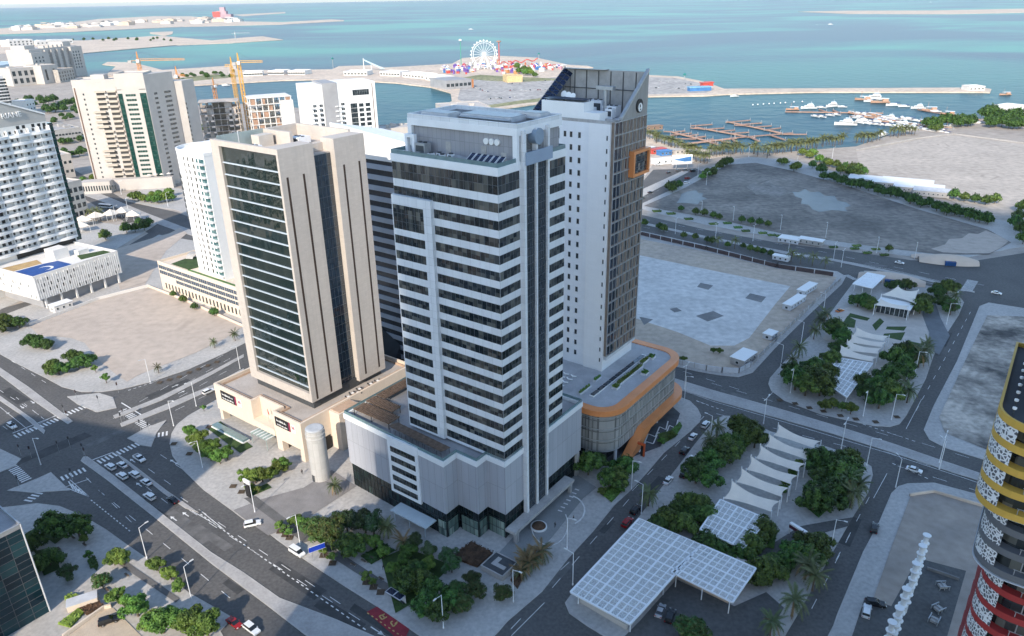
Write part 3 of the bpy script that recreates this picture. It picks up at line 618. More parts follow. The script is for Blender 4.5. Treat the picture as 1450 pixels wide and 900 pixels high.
def ring(mb, P, t, z0, z1, m=0, mt=None):
    """parapet: outline P, t thick"""
    Q = inset(P, t); P = [tuple(p) for p in P]; k = len(P)
    a = sum(P[i][0]*P[(i+1)%k][1]-P[(i+1)%k][0]*P[i][1] for i in range(k))
    if a < 0: P = P[::-1]
    mt = m if mt is None else mt
    for i in range(k):
        j = (i+1) % k; p, q, r, s = P[i], P[j], Q[j], Q[i]
        mb.face([(*p, z0), (*q, z0), (*q, z1), (*p, z1)], m); mb.face([(*r, z0), (*s, z0), (*s, z1), (*r, z1)], m)
        mb.face([(*p, z1), (*q, z1), (*r, z1), (*s, z1)], mt); mb.face([(*q, z0), (*p, z0), (*s, z0), (*r, z0)], m)
mb = MB(); mb.prism(P2, 8.6, 24.4, 0, 0); mb.build('podium', [PANEL], t2)
mb = MB(); ring(mb, inset(P2, -0.25), 0.9, 24.4, 26.1, 0); mb.build('podium_parapet', [WHITE2], t2)
mb = MB(); ring(mb, inset(P2, 0.0), 0.12, 26.1, 27.0, 0); mb.build('podium_balustrade', [TEAL], t2)
mb = MB(); mb.prism(inset(P2, 0.9), 24.41, 25.2, 0, 0, bottom=False); mb.build('podium_roof', [ROOFGREY], t2)
PG = inset(P2, 0.5)
mb = MB(); mb.prism(PG, 0.1, 8.6, 0, 0)
for (x0, y0), (x1, y1) in zip(PG, PG[1:] + PG[:1]):
    L_ = math.dist((x0, y0), (x1, y1)); n = max(1, int(L_/1.6)); nx, ny = (y1-y0)/L_*.06, -(x1-x0)/L_*.06
    for i in range(n + 1):
        x, y = x0 + (x1-x0)*i/n, y0 + (y1-y0)*i/n; mb.box(x - .05 + nx, x + .05 + nx, y - .05 + ny, y + .05 + ny, 0.1, 8.55, 1)
    for z in (3.0, 5.8): mb.beam((x0 + nx, y0 + ny, z), (x1 + nx, y1 + ny, z), 0.12, 0.1, 1)
mb.build('podium_glazing', [BASEG, mat('black_mullion', (.02, .022, .024), .4)], t2)
for f_, pl_, a_, b_ in (('L', -3.7, 6.9, 13.0), ('R', 6.75, -3.5, -.1), ('R', 14.05, -8.6, -4.3), ('L', .5, .6, 6.2), ('L', -8.9, 14.2, 17.2)):
    mb = MB(); fbox(mb, f_, pl_, a_, b_, .15, 5.2, .02, .12, 0)
    for k in range(int((b_ - a_)/1.5) + 1): fbox(mb, f_, pl_, a_ + 1.5*k, a_ + 1.5*k + .1, .15, 5.2, .12, .2, 1)
    fbox(mb, f_, pl_, a_, b_, 2.6, 2.72, .12, .19, 1); mb.build('lobby_glazing', [glass('lit_lobby_glass', (.10, .15, .13), .1, 1.4, .03, 1.5, 2.6, .3, (.3, .36, .30)), MATS['black_mullion']], t2)  # greenish interior light is put into this paler glass colour
# podium bay of five window bands in a white frame
mb = MB(); fbox(mb, 'L', -8.1, 23.2, 35.0, 7.6, 26.4, 0.6, 1.3, 0); b_ = mb.build('podium_bay', [WHITE2], t2)
windows(t2, 'L', -9.45, [(29.1, 9.6 + i*3.25) for i in range(5)], 9.6, 1.75, [DGLASS, MULL], frame=0.0, bars=(6, 0))
# shaft: white spandrel core, window bands
mb = MB(); mb.box(0, 28.2, 0, 33.7, 26.0, 104.0, 0); mb.box(-1.0, -0.003, 20.4, 33.9, 26.2, 94.6, 0); mb.build('wall', [PANEL_W], t2)
BZ = [95.55 - 4.22*k for k in range(17)]
used2 = [0]
windows(t2, 'L', 0.0, [(10.15, z) for z in BZ[1:]], 20.2, 2.25, [DGLASS, MULL], frame=0, bars=(13, 0))
windows(t2, 'L', 0.0, [(16.85, BZ[0])], 33.6, 2.25, [DGLASS, MULL], frame=0, bars=(22, 0))
windows(t2, 'L', 0.0, [(16.85, 100.75)], 33.6, 4.2, [DGLASS, MULL], frame=0, bars=(22, 1))
windows(t2, 'L', -1.0, [(28.3, z) for z in BZ[3:]], 10.6, 2.25, [DGLASS, MULL], frame=0, bars=(6, 0))
windows(t2, 'L', -1.0, [(28.3, 88.95)], 10.6, 6.4, [DGLASS, MULL], frame=0, bars=(6, 2))
windows(t2, 'R', 0.0, [(4.15, z) for z in BZ], 8.2, 2.25, [DGLASS, MULL], frame=0, bars=(5, 0))
windows(t2, 'R', 0.0, [(24.5, z) for z in BZ], 7.4, 2.25, [DGLASS, MULL], frame=0, bars=(5, 0))
windows(t2, 'R', 0.0, [(4.15, 100.75)], 8.2, 4.2, [DGLASS, MULL], frame=0, bars=(5, 1))
windows(t2, 'R', 0.0, [(24.5, 100.75)], 7.4, 4.2, [DGLASS, MULL], frame=0, bars=(5, 1))
# lift strip on the right face: three piers, two tall glass strips
mb = MB()
for u0, u1 in ((8.5, 9.4), (13.5, 14.1), (18.5, 19.2)): fbox(mb, 'R', 0, u0, u1, 4.0, 112.0, 0.0, 1.3, 0)
fbox(mb, 'R', 0, 8.5, 19.2, 2.6, 4.0, 0.0, 1.3, 0); mb.build('pier', [PANEL_W], t2)
for u0, u1 in ((9.4, 13.5), (14.1, 18.5)):
    mb = MB(); fbox(mb, 'R', 0, u0, u1, 4.0, 104.5, -0.1, 0.7, 0)
    z = 5.0
    while z < 104: fbox(mb, 'R', 0, u0, u1, z, z + .14, 0.7, 0.78, 1); z += 2.11
    u = u0 + 0.9
    while u < u1 - .3: fbox(mb, 'R', 0, u, u + .1, 4.0, 104.4, 0.7, 0.8, 1); u += 0.95
    mb.build('glass_strip', [BGLASS, MULL], t2)
mb = MB(); fbox(mb, 'R', 0, 9.0, 19.9, 104.0, 107.0, 1.32, 1.7, 0); mb.build('bridge_panel', [mat('blue_grey_panel', (0.27, 0.34, 0.44), 0.45, 0.04, 0.2)], t2)
# roof parapet, rail and plant house
R2 = [(0, 0), (28.2, 0), (28.2, 33.7), (0, 33.7)]
mb = MB(); ring(mb, inset(R2, -0.2), 0.6, 103.0, 104.9, 0); mb.build('roof_parapet', [WHITE2], t2)
mb = MB(); ring(mb, R2, 0.1, 104.9, 105.9, 0); mb.build('roof_balustrade', [TEAL], t2)
mb = MB(); mb.box(0.45, 27.8, .45, 33.3, 104.0, 104.25, 0); mb.build('roof', [ROOFBEIGE], t2)
mb = MB(); mb.box(7.9, 26.0, 0.6, 33.2, 104.26, 110.9, 0); ph = mb.build('plant_house', [seams('plant_panel', (0.30, 0.30, 0.32), 1.5, 12, 0.12, 0.75, 0.5, 0.05)], t2)
mb = MB(); fbox(mb, 'L', 7.9, -0.4, 34.2, 110.9, 112.6, -18.0, 0.9, 0); fbox(mb, 'L', 7.9, 32.9, 34.2, 104.3, 110.9, 0.0, 0.9, 0); fbox(mb, 'L', 7.9, -0.4, 0.9, 104.3, 110.9, 0.0, 0.9, 0)
mb.build('roof_frame', [WHITE2], t2); mb = MB(); mb.box(7.6, 25.3, .4, 33.3, 112.603, 112.66, 0); mb.build('roof', [CONC_D], t2); mb = MB(); ring(mb, [(7.1, -.35), (25.8, -.35), (25.8, 34.1), (7.1, 34.1)], .4, 112.601, 113.7, 0); mb.build('roof_screen', [PANEL_W], t2)
for y in (9.3, 20.6, 3.3):
    mb = MB(); fbox(mb, 'L', 7.9, y, y + 1.6, 104.3, 107.6 if y > 4 else 106.6, 0.0, 0.12, 0); mb.build('roof_door', [CONC], ph)
for i in range(3):
    mb = MB(); mb.tube((7.9, 7.2 - 1.65*i + 2, 108.9), (7.45, 7.2 - 1.65*i + 2, 108.9), 0.75, n=20); mb.build('round_sign', [WHITE], t2)
mb = MB(); mb.tube((14.4, 0.6, 110.0), (14.4, -1.6, 110.0), 1.9, n=28); mb.build('disc', [mat('blue_grey_disc', (0.22, 0.29, 0.37), 0.4, 0.05, 0.3)], t2)
mb = MB(); fbox(mb, 'R', 0.6, 9.9, 18.0, 107.0, 111.0, 0.0, 0.1, 0); mb.build('louvre', [seams('louvre_grey', (0.23, 0.235, 0.24), 1.0, 0.35, 0.12, 0.5)], t2)
# entrance canopy on the back street, canopy on the plaza side
mb = MB(); mb.box(-0.6, 30, -3.6, -0.2, 3.5, 4.4, 0); mb.box(0.2, 1.4, -3.5, -2.4, 0.15, 3.5, 0); mb.box(28, 29, -3.5, -2.5, 0.15, 3.5, 0)
for x in (36.6,): mb.box(x, x + 1.6, -0.2, 1.4, 0.15, 8.6, 0)
mb.build('entrance_canopy', [CONC], t2)
mb = MB(); mb.box(-13.4, -9.0, 18.0, 32.0, 4.0, 4.35, 0)
for y in (19, 25, 31): mb.tube((-12.8, y, 4.0), (-12.8, y, 0.15), .12)
mb.build('plaza_canopy', [mat('canopy_glass', (0.50, 0.56, 0.58), 0.2, 0.05, 0.4)], t2)
# things on its roofs
def at2(x, y, z):
    c, s = math.cos(A53), math.sin(A53); return (T2O.x + x*c - y*s, T2O.y + x*s + y*c, z)
for i in range(6):
    t = thing('photovoltaic_unit', 'tilted dark solar panel on the banded tower roof terrace, {n} from the left', 'solar panel', at2(3.2, 1.8 + 1.75*i, 104.26), A53, 'solar panels on the banded tower terrace')
    mb = MB(); mb.face([(-1.7, -.62, .35), (-1.7, .62, .35), (1.5, .62, 2.2), (1.5, -.62, 2.2)][::-1], 0); mb.face([(-1.7, -.62, .31), (-1.7, .62, .31), (1.5, .62, 2.16), (1.5, -.62, 2.16)], 0); mb.beam((-1.7, -.68, .37), (1.5, -.68, 2.22), .1, .08, 1); mb.beam((-1.7, .68, .37), (1.5, .68, 2.22), .1, .08, 1); mb.build('panel', [SOLAR, WHITE2], t)
    mb = MB(); mb.tube((-1.3, 0, 0), (-1.3, 0, .5), .06); mb.tube((1.2, 0, 0), (1.2, 0, 1.9), .06); mb.box(-1.4, 1.3, -.06, .06, 0, .1); mb.build('support', [STEEL], t)
    rank(t, 'solar', -i, t['label'])
def hvac(name, label, loc, sx, sy, sz, rot=A53, group=None, m=None, cat='air conditioner'):
    t = thing(name, label, cat, loc, rot, group)
    mb = MB(); mb.box(-sx/2, sx/2, -sy/2, sy/2, 0.2, sz, 0); mb.box(-sx/2 - .04, sx/2 + .04, -sy/2 + .3, sy/2 - .3, sz*.3, sz*.8, 1); mb.box(-sx/2 + .1, -sx/2 + .3, -sy/2, sy/2, 0, .2, 1); mb.box(sx/2 - .3, sx/2 - .1, -sy/2, sy/2, 0, .2, 1); mb.build('casing', [m or WHITE2, DSTEEL], t)
    mb = MB()
    n = max(1, int(sy/1.6))
    for i in range(n): mb.lathe([(.55, sz), (.6, sz + .25), (.45, sz + .25), (.42, sz + .05)], (0, -sy/2 + sy*(i+.5)/n), 12)
    mb.build('fan', [DSTEEL], t); return t
hvac('chiller_unit', 'silver ducted chiller beside the plant house on the banded tower', at2(5.2, 27.5, 104.26), 2.4, 3.2, 3.0, m=STEEL)
t = thing('duct_frame', 'white square duct frame at the left end of the banded tower terrace', 'duct', at2(5.0, 31.4, 104.26), A53)
mb = MB(); mb.box(-.5, .5, -1.6, -.8, 0, 4, 0); mb.box(-.5, .5, .8, 1.6, 0, 4, 0); mb.box(-.5, .5, -1.6, 1.6, 4, 4.8, 0); mb.build('duct', [WHITE2], t)
for i, (x, y, a, b, c) in enumerate(((2.6, 22.5, 1.2, 1.4, 1.3), (4.2, 21.2, 1.0, 1.3, 1.2), (3.4, 19.6, 1.2, 1.2, 1.1), (4.6, 17.8, 1.0, 1.5, 1.2), (2.3, 25.4, 1.2, 1.6, .9))):
    t = hvac('condenser_unit', '', at2(x, y, 104.26), a, b, c, group='small condensers on the banded tower terrace'); rank(t, 'cond2', -y, 'small white condenser unit on the banded tower terrace, {n} from the left')
t = thing('pipe_run', 'grey pipes lying along the banded tower terrace', 'pipes', at2(3.2, 14.5, 104.26), A53)
mb = MB()
for k in range(4): mb.tube((-1 + k*.5, -3, .6 + .1*k), (1.2 + k*.4, 3.2, .6 + .1*k), .16)
for k in (-2.5, 0, 2.5): mb.box(-1, 1.6, k - .1, k + .1, 0, .5)
mb.build('pipe', [STEEL], t)
for k, (x, y, sx, sy, sz) in enumerate(((12, 27, 5, 9, 1.3), (17, 14, 7, 16, 1.1), (22, 5, 4, 6, 1.6))):
    t = thing('roof_plant', ['grey plant box at the left of the banded tower top roof', 'long low grey plant box in the middle of the banded tower top roof', 'small grey plant box at the right of the banded tower top roof'][k], 'roof plant', at2(x, y, 112.6), A53)
    mb = MB(); mb.box(-sx/2, sx/2, -sy/2, sy/2, 0, sz, 0); mb.box(-sx/2 + .3, sx/2 - .3, -sy/2 + .3, sy/2 - .3, sz, sz + .15, 1); mb.build('casing', [CONC_L, STEEL], t)
    mb = MB(); mb.tube((-sx/2 - .4, -sy/2, .5), (-sx/2 - .4, sy/2, .5), .3, n=8); mb.build('duct', [STEEL], t)
# brown shade awnings along the podium roof edge
BROWN = mat('brown_thatch', (0.17, 0.115, 0.08), 0.95, 0.25, 1.2, fine=0.3, bump=0.4)
for i in range(9):
    t = thing('roof_awning', '', 'awning', at2(-6.4 + 0.12*i, 16.6 + 2.35*i, 25.2), A53, 'brown awnings on the podium roof')
    mb = MB(); mb.face([(-1.6, -1.05, 2.5), (2.4, -1.05, 1.7), (2.4, 1.05, 1.9), (-1.6, 1.05, 2.8)], 0); mb.face([(-1.6, 1.05, 2.72), (2.4, 1.05, 1.82), (2.4, -1.05, 1.62), (-1.6, -1.05, 2.42)], 0); mb.build('canopy', [BROWN], t)
    each('post', DSTEEL, t, [((x, y, 0), (x, y, 1.9), .07) for x in (-1.3, 2.1) for y in (-.8, .8)])
    rank(t, 'awn', -i, 'brown slanted awning on the grey podium roof edge, {n} from the left')
for k, (x0, x1, y0, y1) in enumerate(((-5.5, -1.0, 38, 53), (0.0, 3.6, 42, 53.4), (4.5, 20, 49.5, 53.5), (8, 12, 37.5, 40.0))):
    t = thing('roof_pergola', ['brown pergola along the podium roof edge left of the awnings', 'brown pergola behind the outer one on the podium roof', 'brown pergola on the far edge of the podium roof', 'small brown planter bed on the podium roof by the shaft'][k], 'pergola', at2((x0+x1)/2, (y0+y1)/2, 25.2), A53)
    sx, sy = (x1-x0)/2, (y1-y0)/2; mb = MB(); mb.box(-sx, sx, -sy, sy, 1.9, 2.2, 0)
    for j in range(int(sy*2/0.8)): mb.box(-sx - .2, sx + .2, -sy + j*.8, -sy + j*.8 + .25, 2.2, 2.42, 0)
    mb.build('slats', [BROWN], t); each('post', DSTEEL, t, [((x, y, 0), (x, y, 1.9), .14) for x in (-sx + .2, sx - .2) for y in (-sy + .2, 0, sy - .2)])

# ------------------------------------------------------------------ the beige stone tower with the glass front
T1O = G(433.4, 655)
t1 = thing('stone_tower', 'beige stone office tower with a glass front barred by pale fins on a cream podium', 'office tower', (T1O.x, T1O.y, 0), A53)
def at1(x, y, z):
    c, s = math.cos(A53), math.sin(A53); return (T1O.x + x*c - y*s, T1O.y + x*s + y*c, z)
P1 = [(0, 0), (0, 14.6), (3.6, 14.6), (3.6, 26.4), (0, 26.4), (0, 48.4), (52, 48.4), (52, 0)]
mb = MB()
mb.prism([(0, 26.4), (0, 48.4), (52, 48.4), (52, 26.4)], 4.6, 13.6, 0, 1); mb.prism([(0, 11.5), (0, 14.6), (3.6, 14.6), (3.6, 26.398), (52, 26.398), (52, 0), (0, 0), (0, 2)], 4.4, 13.6, 0, 1)
mb.box(0.0, 2.2, 11.6, 14.5, 0.1, 4.4, 0); mb.box(0.0, 3.4, 0.0, 2.0, 0.1, 4.4, 0); mb.box(12, 52, 0.02, 3, 0.1, 4.4, 0); mb.box(0.4, 3.0, 46.5, 48.2, 0.1, 4.6, 0)
mb.build('podium', [STONE_L, ROOFBEIGE], t1)
mb = MB(); mb.prism([(4.2, 3.2), (4.2, 47.6), (51, 47.6), (51, 3.2)], 0.1, 4.39, 0, 0)
for k in range(28): mb.box(4.1, 4.2, 3.2 + 1.6*k, 3.3 + 1.6*k, .1, 4.38, 1)
mb.build('ground_glazing', [DGLASS, STONE_L], t1)
mb = MB(); ring(mb, P1, 0.7, 13.6, 14.85, 0, 0); Q1 = inset(P1, 1.5); ring(mb, Q1, 0.5, 13.61, 14.3, 1, 1); mb.build('podium_parapet', [STONE_L, mat('terracotta_coping', (0.47, 0.33, 0.235), 0.85, 0.1, 0.3)], t1)
mb = MB(); mb.box(-0.3, 3.8, 14.6, 26.4, 5.2, 7.6, 0); mb.build('entrance_beam', [STONE_L], t1)
mb = MB(); mb.box(-3.2, 4.1, 16, 24.8, 4.2, 4.4, 0)
for k in range(6): mb.box(-3.2, 4.0, 16 + 1.7*k, 16.15 + 1.7*k, 4.4, 4.7, 1)
mb.tube((-3, 16.3, 0.15), (-3, 16.3, 4.2), .12); mb.tube((-3, 24.5, 0.15), (-3, 24.5, 4.2), .12)
mb.build('entrance_canopy', [mat('glass_canopy', (0.28, 0.36, 0.34), 0.12, 0.1, 0.4), WHITE2], t1)
mb = MB(); mb.box(11.8, 21, -5.0, -0.02, 0.1, 14.3, 0); mb.box(12.5, 20.4, -4.4, -.4, 14.3, 14.6, 1); mb.build('podium_wing', [STONE_L, MATS['terracotta_coping']], t1)
mb = MB(); mb.box(3.8, 11.2, -0.05, 0.5, 0.1, 5.4, 0); mb.build('garage_opening', [BLACK], t1)
# shaft
TX0, TX1, TY0, TY1 = 8.9, 42.5, 4.3, 38.0
mb = MB(); mb.box(TX0 + 1.6, TX1 - 1, TY0 + 1.6, TY1 - 1, 13.62, 17.0, 0); mb.build('recess', [DSTEEL], t1)
mb = MB()
mb.box(TX0 + 1.25, TX1, TY0 + 6.2, TY1 - .02, 17.0, 97.0, 0); mb.box(TX0 + 12.902, TX0 + 20.998, TY0 + 2.4, TY0 + 6.19, 14.0, 96.9, 0)                                  # body behind the front
mb.box(TX0 + 1.25, TX0 + 12.9, TY0, TY0 + 6.198, 17.0, 100.9, 0); mb.box(TX0 + 21.0, TX1, TY0 - 0.0, TY0 + 6.198, 15.9, 100.9, 0)      # two blocks on the right face
mb.box(TX0, TX0 + 1.248, TY0, TY0 + .9, 17.0, 100.9, 0); mb.box(TX0, TX0 + 1.248, TY1 - 4.2, TY1, 17.0, 100.9, 0)
mb.box(TX0, TX0 + 1.248, TY0 + .902, TY1 - 4.202, 99.2, 100.9, 0); mb.box(TX0, TX0 + 1.248, TY0 + .902, TY1 - 4.202, 17.0, 20.2, 0)
mb.box(TX0 + 12.902, TX0 + 20.998, TY0 + 5.2, TY0 + 6.197, 97.0, 99.5, 0)
mb.build('wall', [STONE], t1)
for i in range(20):
    z0 = 22.2 + 3.785*i; mb = MB(); z1 = z0 + 3.0 if i < 19 else 99.18
    mb.box(TX0 + .95, TX0 + 1.22, TY0 + .91, TY1 - 4.21, z0 + .03, z0 + 3.755 if i < 19 else z1, 0); mb.build('window', [glass('mirror_glass', (0.012, 0.022, 0.02), 0.03, 1.9, 0.03, 1.6, 3.785, 0.05, (0.07, 0.08, 0.07))], t1)
mb = MB(); mb.box(TX0 + .95, TX0 + 1.22, TY0 + .91, TY1 - 4.21, 20.21, 22.1, 0); mb.build('window', [MATS['mirror_glass']], t1)
for i in range(20):
    z0 = 22.1 + 3.785*i; mb = MB(); mb.box(TX0 + .6, TX0 + .94, TY0 + .905, TY1 - 4.205, z0 - .19, z0 + .19, 0); mb.build('fin', [mat('pale_fin', (0.46, 0.52, 0.58), 0.4, 0.05, 0.4)], t1)
mb = MB(); fbox(mb, 'R', TY0 + 2.1, TX0 + 12.91, TX0 + 20.99, 14.0, 96.5, -.3, .0, 0)
for k in range(24): fbox(mb, 'R', TY0 + 2.1, TX0 + 12.91, TX0 + 20.99, 15 + 3.4*k, 15.12 + 3.4*k, 0, .06, 1)
for k in range(5): fbox(mb, 'R', TY0 + 2.1, TX0 + 12.95 + 1.6*k, TX0 + 13.05 + 1.6*k, 14, 96.4, 0, .05, 1)
mb.build('glass_slot', [BGLASS, MULL], t1)
for u in (2.3, 8.3, 24.2, 30.7):
    mb = MB(); fbox(mb, 'R', TY0, TX0 + u - .38, TX0 + u + .38, 17.6, 92.4, -.4, .02, 0); mb.build('slit', [mat('dark_slit', (0.045, 0.025, 0.016), 0.7)], t1)
# roof: parapet, hollow roof terrace, taller back wall, glass rail
mb = MB(); mb.box(TX0 + 1.25, TX0 + 2.3, TY0 + 6.2, TY1 - .02, 97.0, 100.4, 0); mb.box(TX0 + 21, TX1, TY1 - 1.2, TY1, 97.0, 101.5, 0); mb.box(TX1 - 1.0, TX1, TY0 + 6.2, TY1 - 1.21, 97.0, 101.6, 0); mb.box(TX0 + 19.8, TX0 + 20.99, TY1 - 14.0, TY1 - .03, 97.0, 101.4, 0)
mb.build('roof_parapet', [STONE], t1)
mb = MB(); mb.box(TX0 + 13, TX0 + 18.5, TY1 - 7, TY1 - 3, 97.0, 100.6, 0); mb.build('lift_house', [mat('pale_stone_plain', (0.55, 0.5, 0.44), 0.8, 0.05, 0.2)], t1)
mb = MB(); mb.box(TX0 + 2.3, TX0 + 19.8, TY1 - .2, TY1 - .1, 97.0, 101.6, 0); mb.box(TX0 + 10, TX0 + 10.2, TY1 - .25, TY1 - .05, 97.0, 102.0, 1); mb.build('roof_balustrade', [mat('clear_rail', (0.30, 0.36, 0.36), 0.1, 0.05, 0.5), WHITE2], t1)
for k, (x, y, sx, sy, sz, lb) in enumerate(((15, 24, 3, 4, 2.4, 'grey air handling unit on the stone tower roof, nearest the glass rail'), (24, 15, 4, 6, 2.0, 'wide pale chiller on the stone tower roof behind the slot'), (34, 26, 5, 5, 2.2, 'square pale chiller at the back of the stone tower roof'), (17, 14, 2.5, 2.5, 1.6, 'small pale unit near the front parapet of the stone tower roof'))):
    hvac('air_handler', lb, at1(x, y, 97.0), sx, sy, sz)
# signs with a dark board, worn pale lettering and a small emblem
def bank_sign(root, y0, y1, e0, lab):
    s = thing('wall_sign', lab, 'sign', at1(-0.02, 0, 0), A53)
    mb = MB(); mb.box(-.25, 0, y0, y1, 9.9, 13.3, 0); mb.box(-.26, 0, y0 - .45, y0 - .003, 9.9, 13.3, 1); mb.build('board', [mat('sign_board', (0.02, 0.018, 0.02), 0.4), mat('sign_magenta', (0.30, 0.02, 0.08), 0.5)], s)
    rnd = random.Random(3); mb = MB()
    for z, h in ((11.9, .75), (10.5, .75)):
        y = y1 - .9
        while y > y0 + 1.0:
            wd = rnd.uniform(.18, .5); hh = h*rnd.choice((.6, .7, 1.0)); mb.box(-.3, -.251, y - wd, y, z, z + hh*.4, 0)
            if rnd.random() < .65: mb.box(-.3, -.251, y - .16, y, z + hh*.4, z + hh, 0)
            if rnd.random() < .35: mb.box(-.3, -.251, y - wd*.7, y - wd*.4, z - .22, z - .08, 0)
            y -= wd + rnd.choice((.07, .07, .28))
    mb.build('lettering', [WHITE], s)
    mb = MB(); mb.box(-.12, 0, e0, e0 + 2.0, 10.1, 12.9, 0); mb.build('emblem_panel', [WHITE], s)
    mb = MB()
    for dy, c in ((.35, 0), (1.15, 1)): mb.face([(-.14, e0 + dy, 11.2), (-.14, e0 + dy + .6, 11.5), (-.14, e0 + dy + .6, 12.6), (-.14, e0 + dy + .1, 12.4)], 0)
    mb.box(-.14, -.121, e0 + .4, e0 + 1.6, 10.5, 10.75, 1); mb.build('emblem', [mat('emblem_red', (0.34, 0.02, 0.06), 0.5), STEEL], s)
bank_sign(t1, 6.2, 13.4, 3.0, 'dark wall sign with white lettering on the cream podium nearest the cylinder')
bank_sign(t1, 36.0, 44.4, 32.4, 'dark wall sign with white lettering at the left end of the cream podium')
t = thing('flag', 'small red flag above the cream podium entrance', 'flag', at1(2.0, 20.5, 7.6), A53)
mb = MB(); mb.tube((0, 0, 0), (0, 0, 5.2), .06); mb.build('pole', [STEEL], t)
mb = MB(); mb.face([(0, 0, 5.2), (0, -.5, 4.2), (0, -.9, 2.6), (0, -.2, 3.2)], 0); mb.face([(.03, -.2, 3.2), (.03, -.9, 2.6), (.03, -.5, 4.2), (.03, 0, 5.2)], 0); mb.build('cloth', [mat('flag_red', (0.5, 0.02, 0.02), 0.7)], t)
# round shaft standing before the podium
cp = G(455, 676)
t = thing('round_shaft', 'tall grey cylindrical ventilation shaft standing before the cream podium', 'ventilation shaft', (cp.x, cp.y, 0.14), A53)
mb = MB(); mb.lathe([(2.95, 0), (2.95, 15.2), (3.05, 15.3), (3.05, 15.7), (2.95, 15.8), (2.95, 16.6), (3.08, 16.7), (3.08, 17.0), (2.95, 17.1), (2.95, 18.2)], n=36); mb.build('drum', [seams('shaft_cladding', (0.46, 0.45, 0.43), 2.0, 2.4, .05, .8, .55)], t)
mb = MB(); mb.lathe([(2.7, 18.2), (2.7, 18.5), (2.2, 18.65)], n=36); mb.build('cap', [mat('shaft_cap', (0.5, 0.52, 0.54), 0.5)], t)
mb = MB(); mb.box(-3.0, -2.7, -.6, .6, 0, 2.4, 0); mb.build('door', [DSTEEL], t)
# low glass skylight wall and benches on the lawn before the podium
t = thing('glass_skylight', 'low white framed glass skylight on the lawn beside the cream podium', 'skylight', at1(-4.2, 36, 0.2), A53)
mb = MB(); mb.box(-1.4, 1.4, -9.5, 9.5, 0, .5, 0); mb.build('base', [WHITE], t); mb = MB(); mb.box(-1.1, 1.1, -9.2, 9.2, .5, 1.2, 0); mb.build('glazing', [TEAL], t)
for i, (x, y) in enumerate(((22, 1.6), (24.5, 2.4), (26, 1.2), (28, 2.6), (33, 2.2), (36, 1.8))):
    t = thing('terrace_table', '', 'table', at1(x, y, 13.6), A53, 'tables on the cream podium terrace')
    mb = MB(); mb.lathe([(.6, .72), (.6, .78), (.1, .79)], n=10); mb.tube((0, 0, 0), (0, 0, .72), .06); mb.build('table', [WHITE], t)
    for a in range(4):
        mb = MB(); cx, cy_ = 1.0*math.cos(a*1.57 + .4), 1.0*math.sin(a*1.57 + .4); mb.box(cx - .22, cx + .22, cy_ - .22, cy_ + .22, .4, .46); mb.box(cx*1.2 - .2, cx*1.2 + .2, cy_*1.2 - .2, cy_*1.2 + .2, .46, .9)
        [mb.tube((cx + dx, cy_ + dy, 0), (cx + dx, cy_ + dy, .4), .025, n=4) for dx in (-.18, .18) for dy in (-.18, .18)]; mb.build('chair', [DSTEEL], t)
    rank(t, 'ttab', x, 'round table with four chairs on the cream podium terrace, {n} from the left')

# ------------------------------------------------------------------ the white tower with the orange-rimmed podium
T3O = G(855.5, 649)
t3 = thing('white_tower', 'white tower with small square windows, slanted crown and curved orange-rimmed podium', 'office tower', (T3O.x, T3O.y, 0), A53)
def at3(x, y, z):
    c, s = math.cos(A53), math.sin(A53); return (T3O.x + x*c - y*s, T3O.y + x*s + y*c, z)
def rrect(x0, x1, y0, y1, r, n=8, corners=(1, 1, 1, 1)):
    P = []
    for k, (cx, cy_, a0) in enumerate(((x0 + r, y0 + r, 180), (x1 - r, y0 + r, 270), (x1 - r, y1 - r, 0), (x0 + r, y1 - r, 90))):
        if corners[k]: P += [(cx + r*math.cos(math.radians(a0 + 90*i/n)), cy_ + r*math.sin(math.radians(a0 + 90*i/n))) for i in range(n + 1)]
        else: P.append((x0 if k in (0, 3) else x1, y0 if k < 2 else y1))
    return P
PO = rrect(-6.3, 49.0, -5.6, 42.0, 9.0, 10, (1, 1, 0, 0))
PI_ = inset(PO, 1.0)
mb = MB(); ring(mb, PO, 3.0, 18.7, 20.6, 0); mb.build('orange_rim', [ORANGE], t3)
mb = MB(); mb.prism(inset(PO, 3.0), 19.0, 20.3, 0, 0); mb.build('podium_roof', [mat('deck_paving', (0.42, 0.42, 0.43), 0.85, 0.1, 0.2, fine=0.1)], t3)
SCREEN = seams('perforated_screen', (0.30, 0.295, 0.28), 1.15, 4.1, 0.35, 0.45, 0.6, 0.1, tile=0.22)
mb = MB(); mb.prism(PI_, 5.0, 18.7, 0, 0)
for z in (5.0, 9.1, 13.2, 17.4): ring(mb, inset(PO, .93), .1, z, z + .35, 1)
mb.build('podium_screen', [SCREEN, STEEL], t3)
mb = MB(); mb.prism(inset(PO, 4.5), 0.1, 5.0, 0, 0); mb.build('ground_glazing', [DGLASS], t3)
for x, y in ((1, -3.5), (-4.6, 4), (30, -4.0), (44, -1)): mb = MB(); mb.tube((x, y, 0.1), (x, y, 5.0), .55, n=12); mb.build('column', [CONC_L], t3)
PC = [p for p in rrect(14, 50.4, -7.4, 30, 9.5, 10, (0, 1, 0, 0))]
mb = MB(); ring(mb, PC, 3.4, 5.2, 7.0, 0); mb.build('orange_canopy', [ORANGE], t3)
mb = MB(); mb.face([(3.5, -7.5, .15), (10, -7.5, .15), (18, -7.5, 5.2), (18, -7.5, 7.0), (14, -7.5, 7.0)], 0); mb.face([(14, -7.1, 7.0), (18, -7.1, 7.0), (18, -7.1, 5.2), (10, -7.1, .15), (3.5, -7.1, .15)], 0)
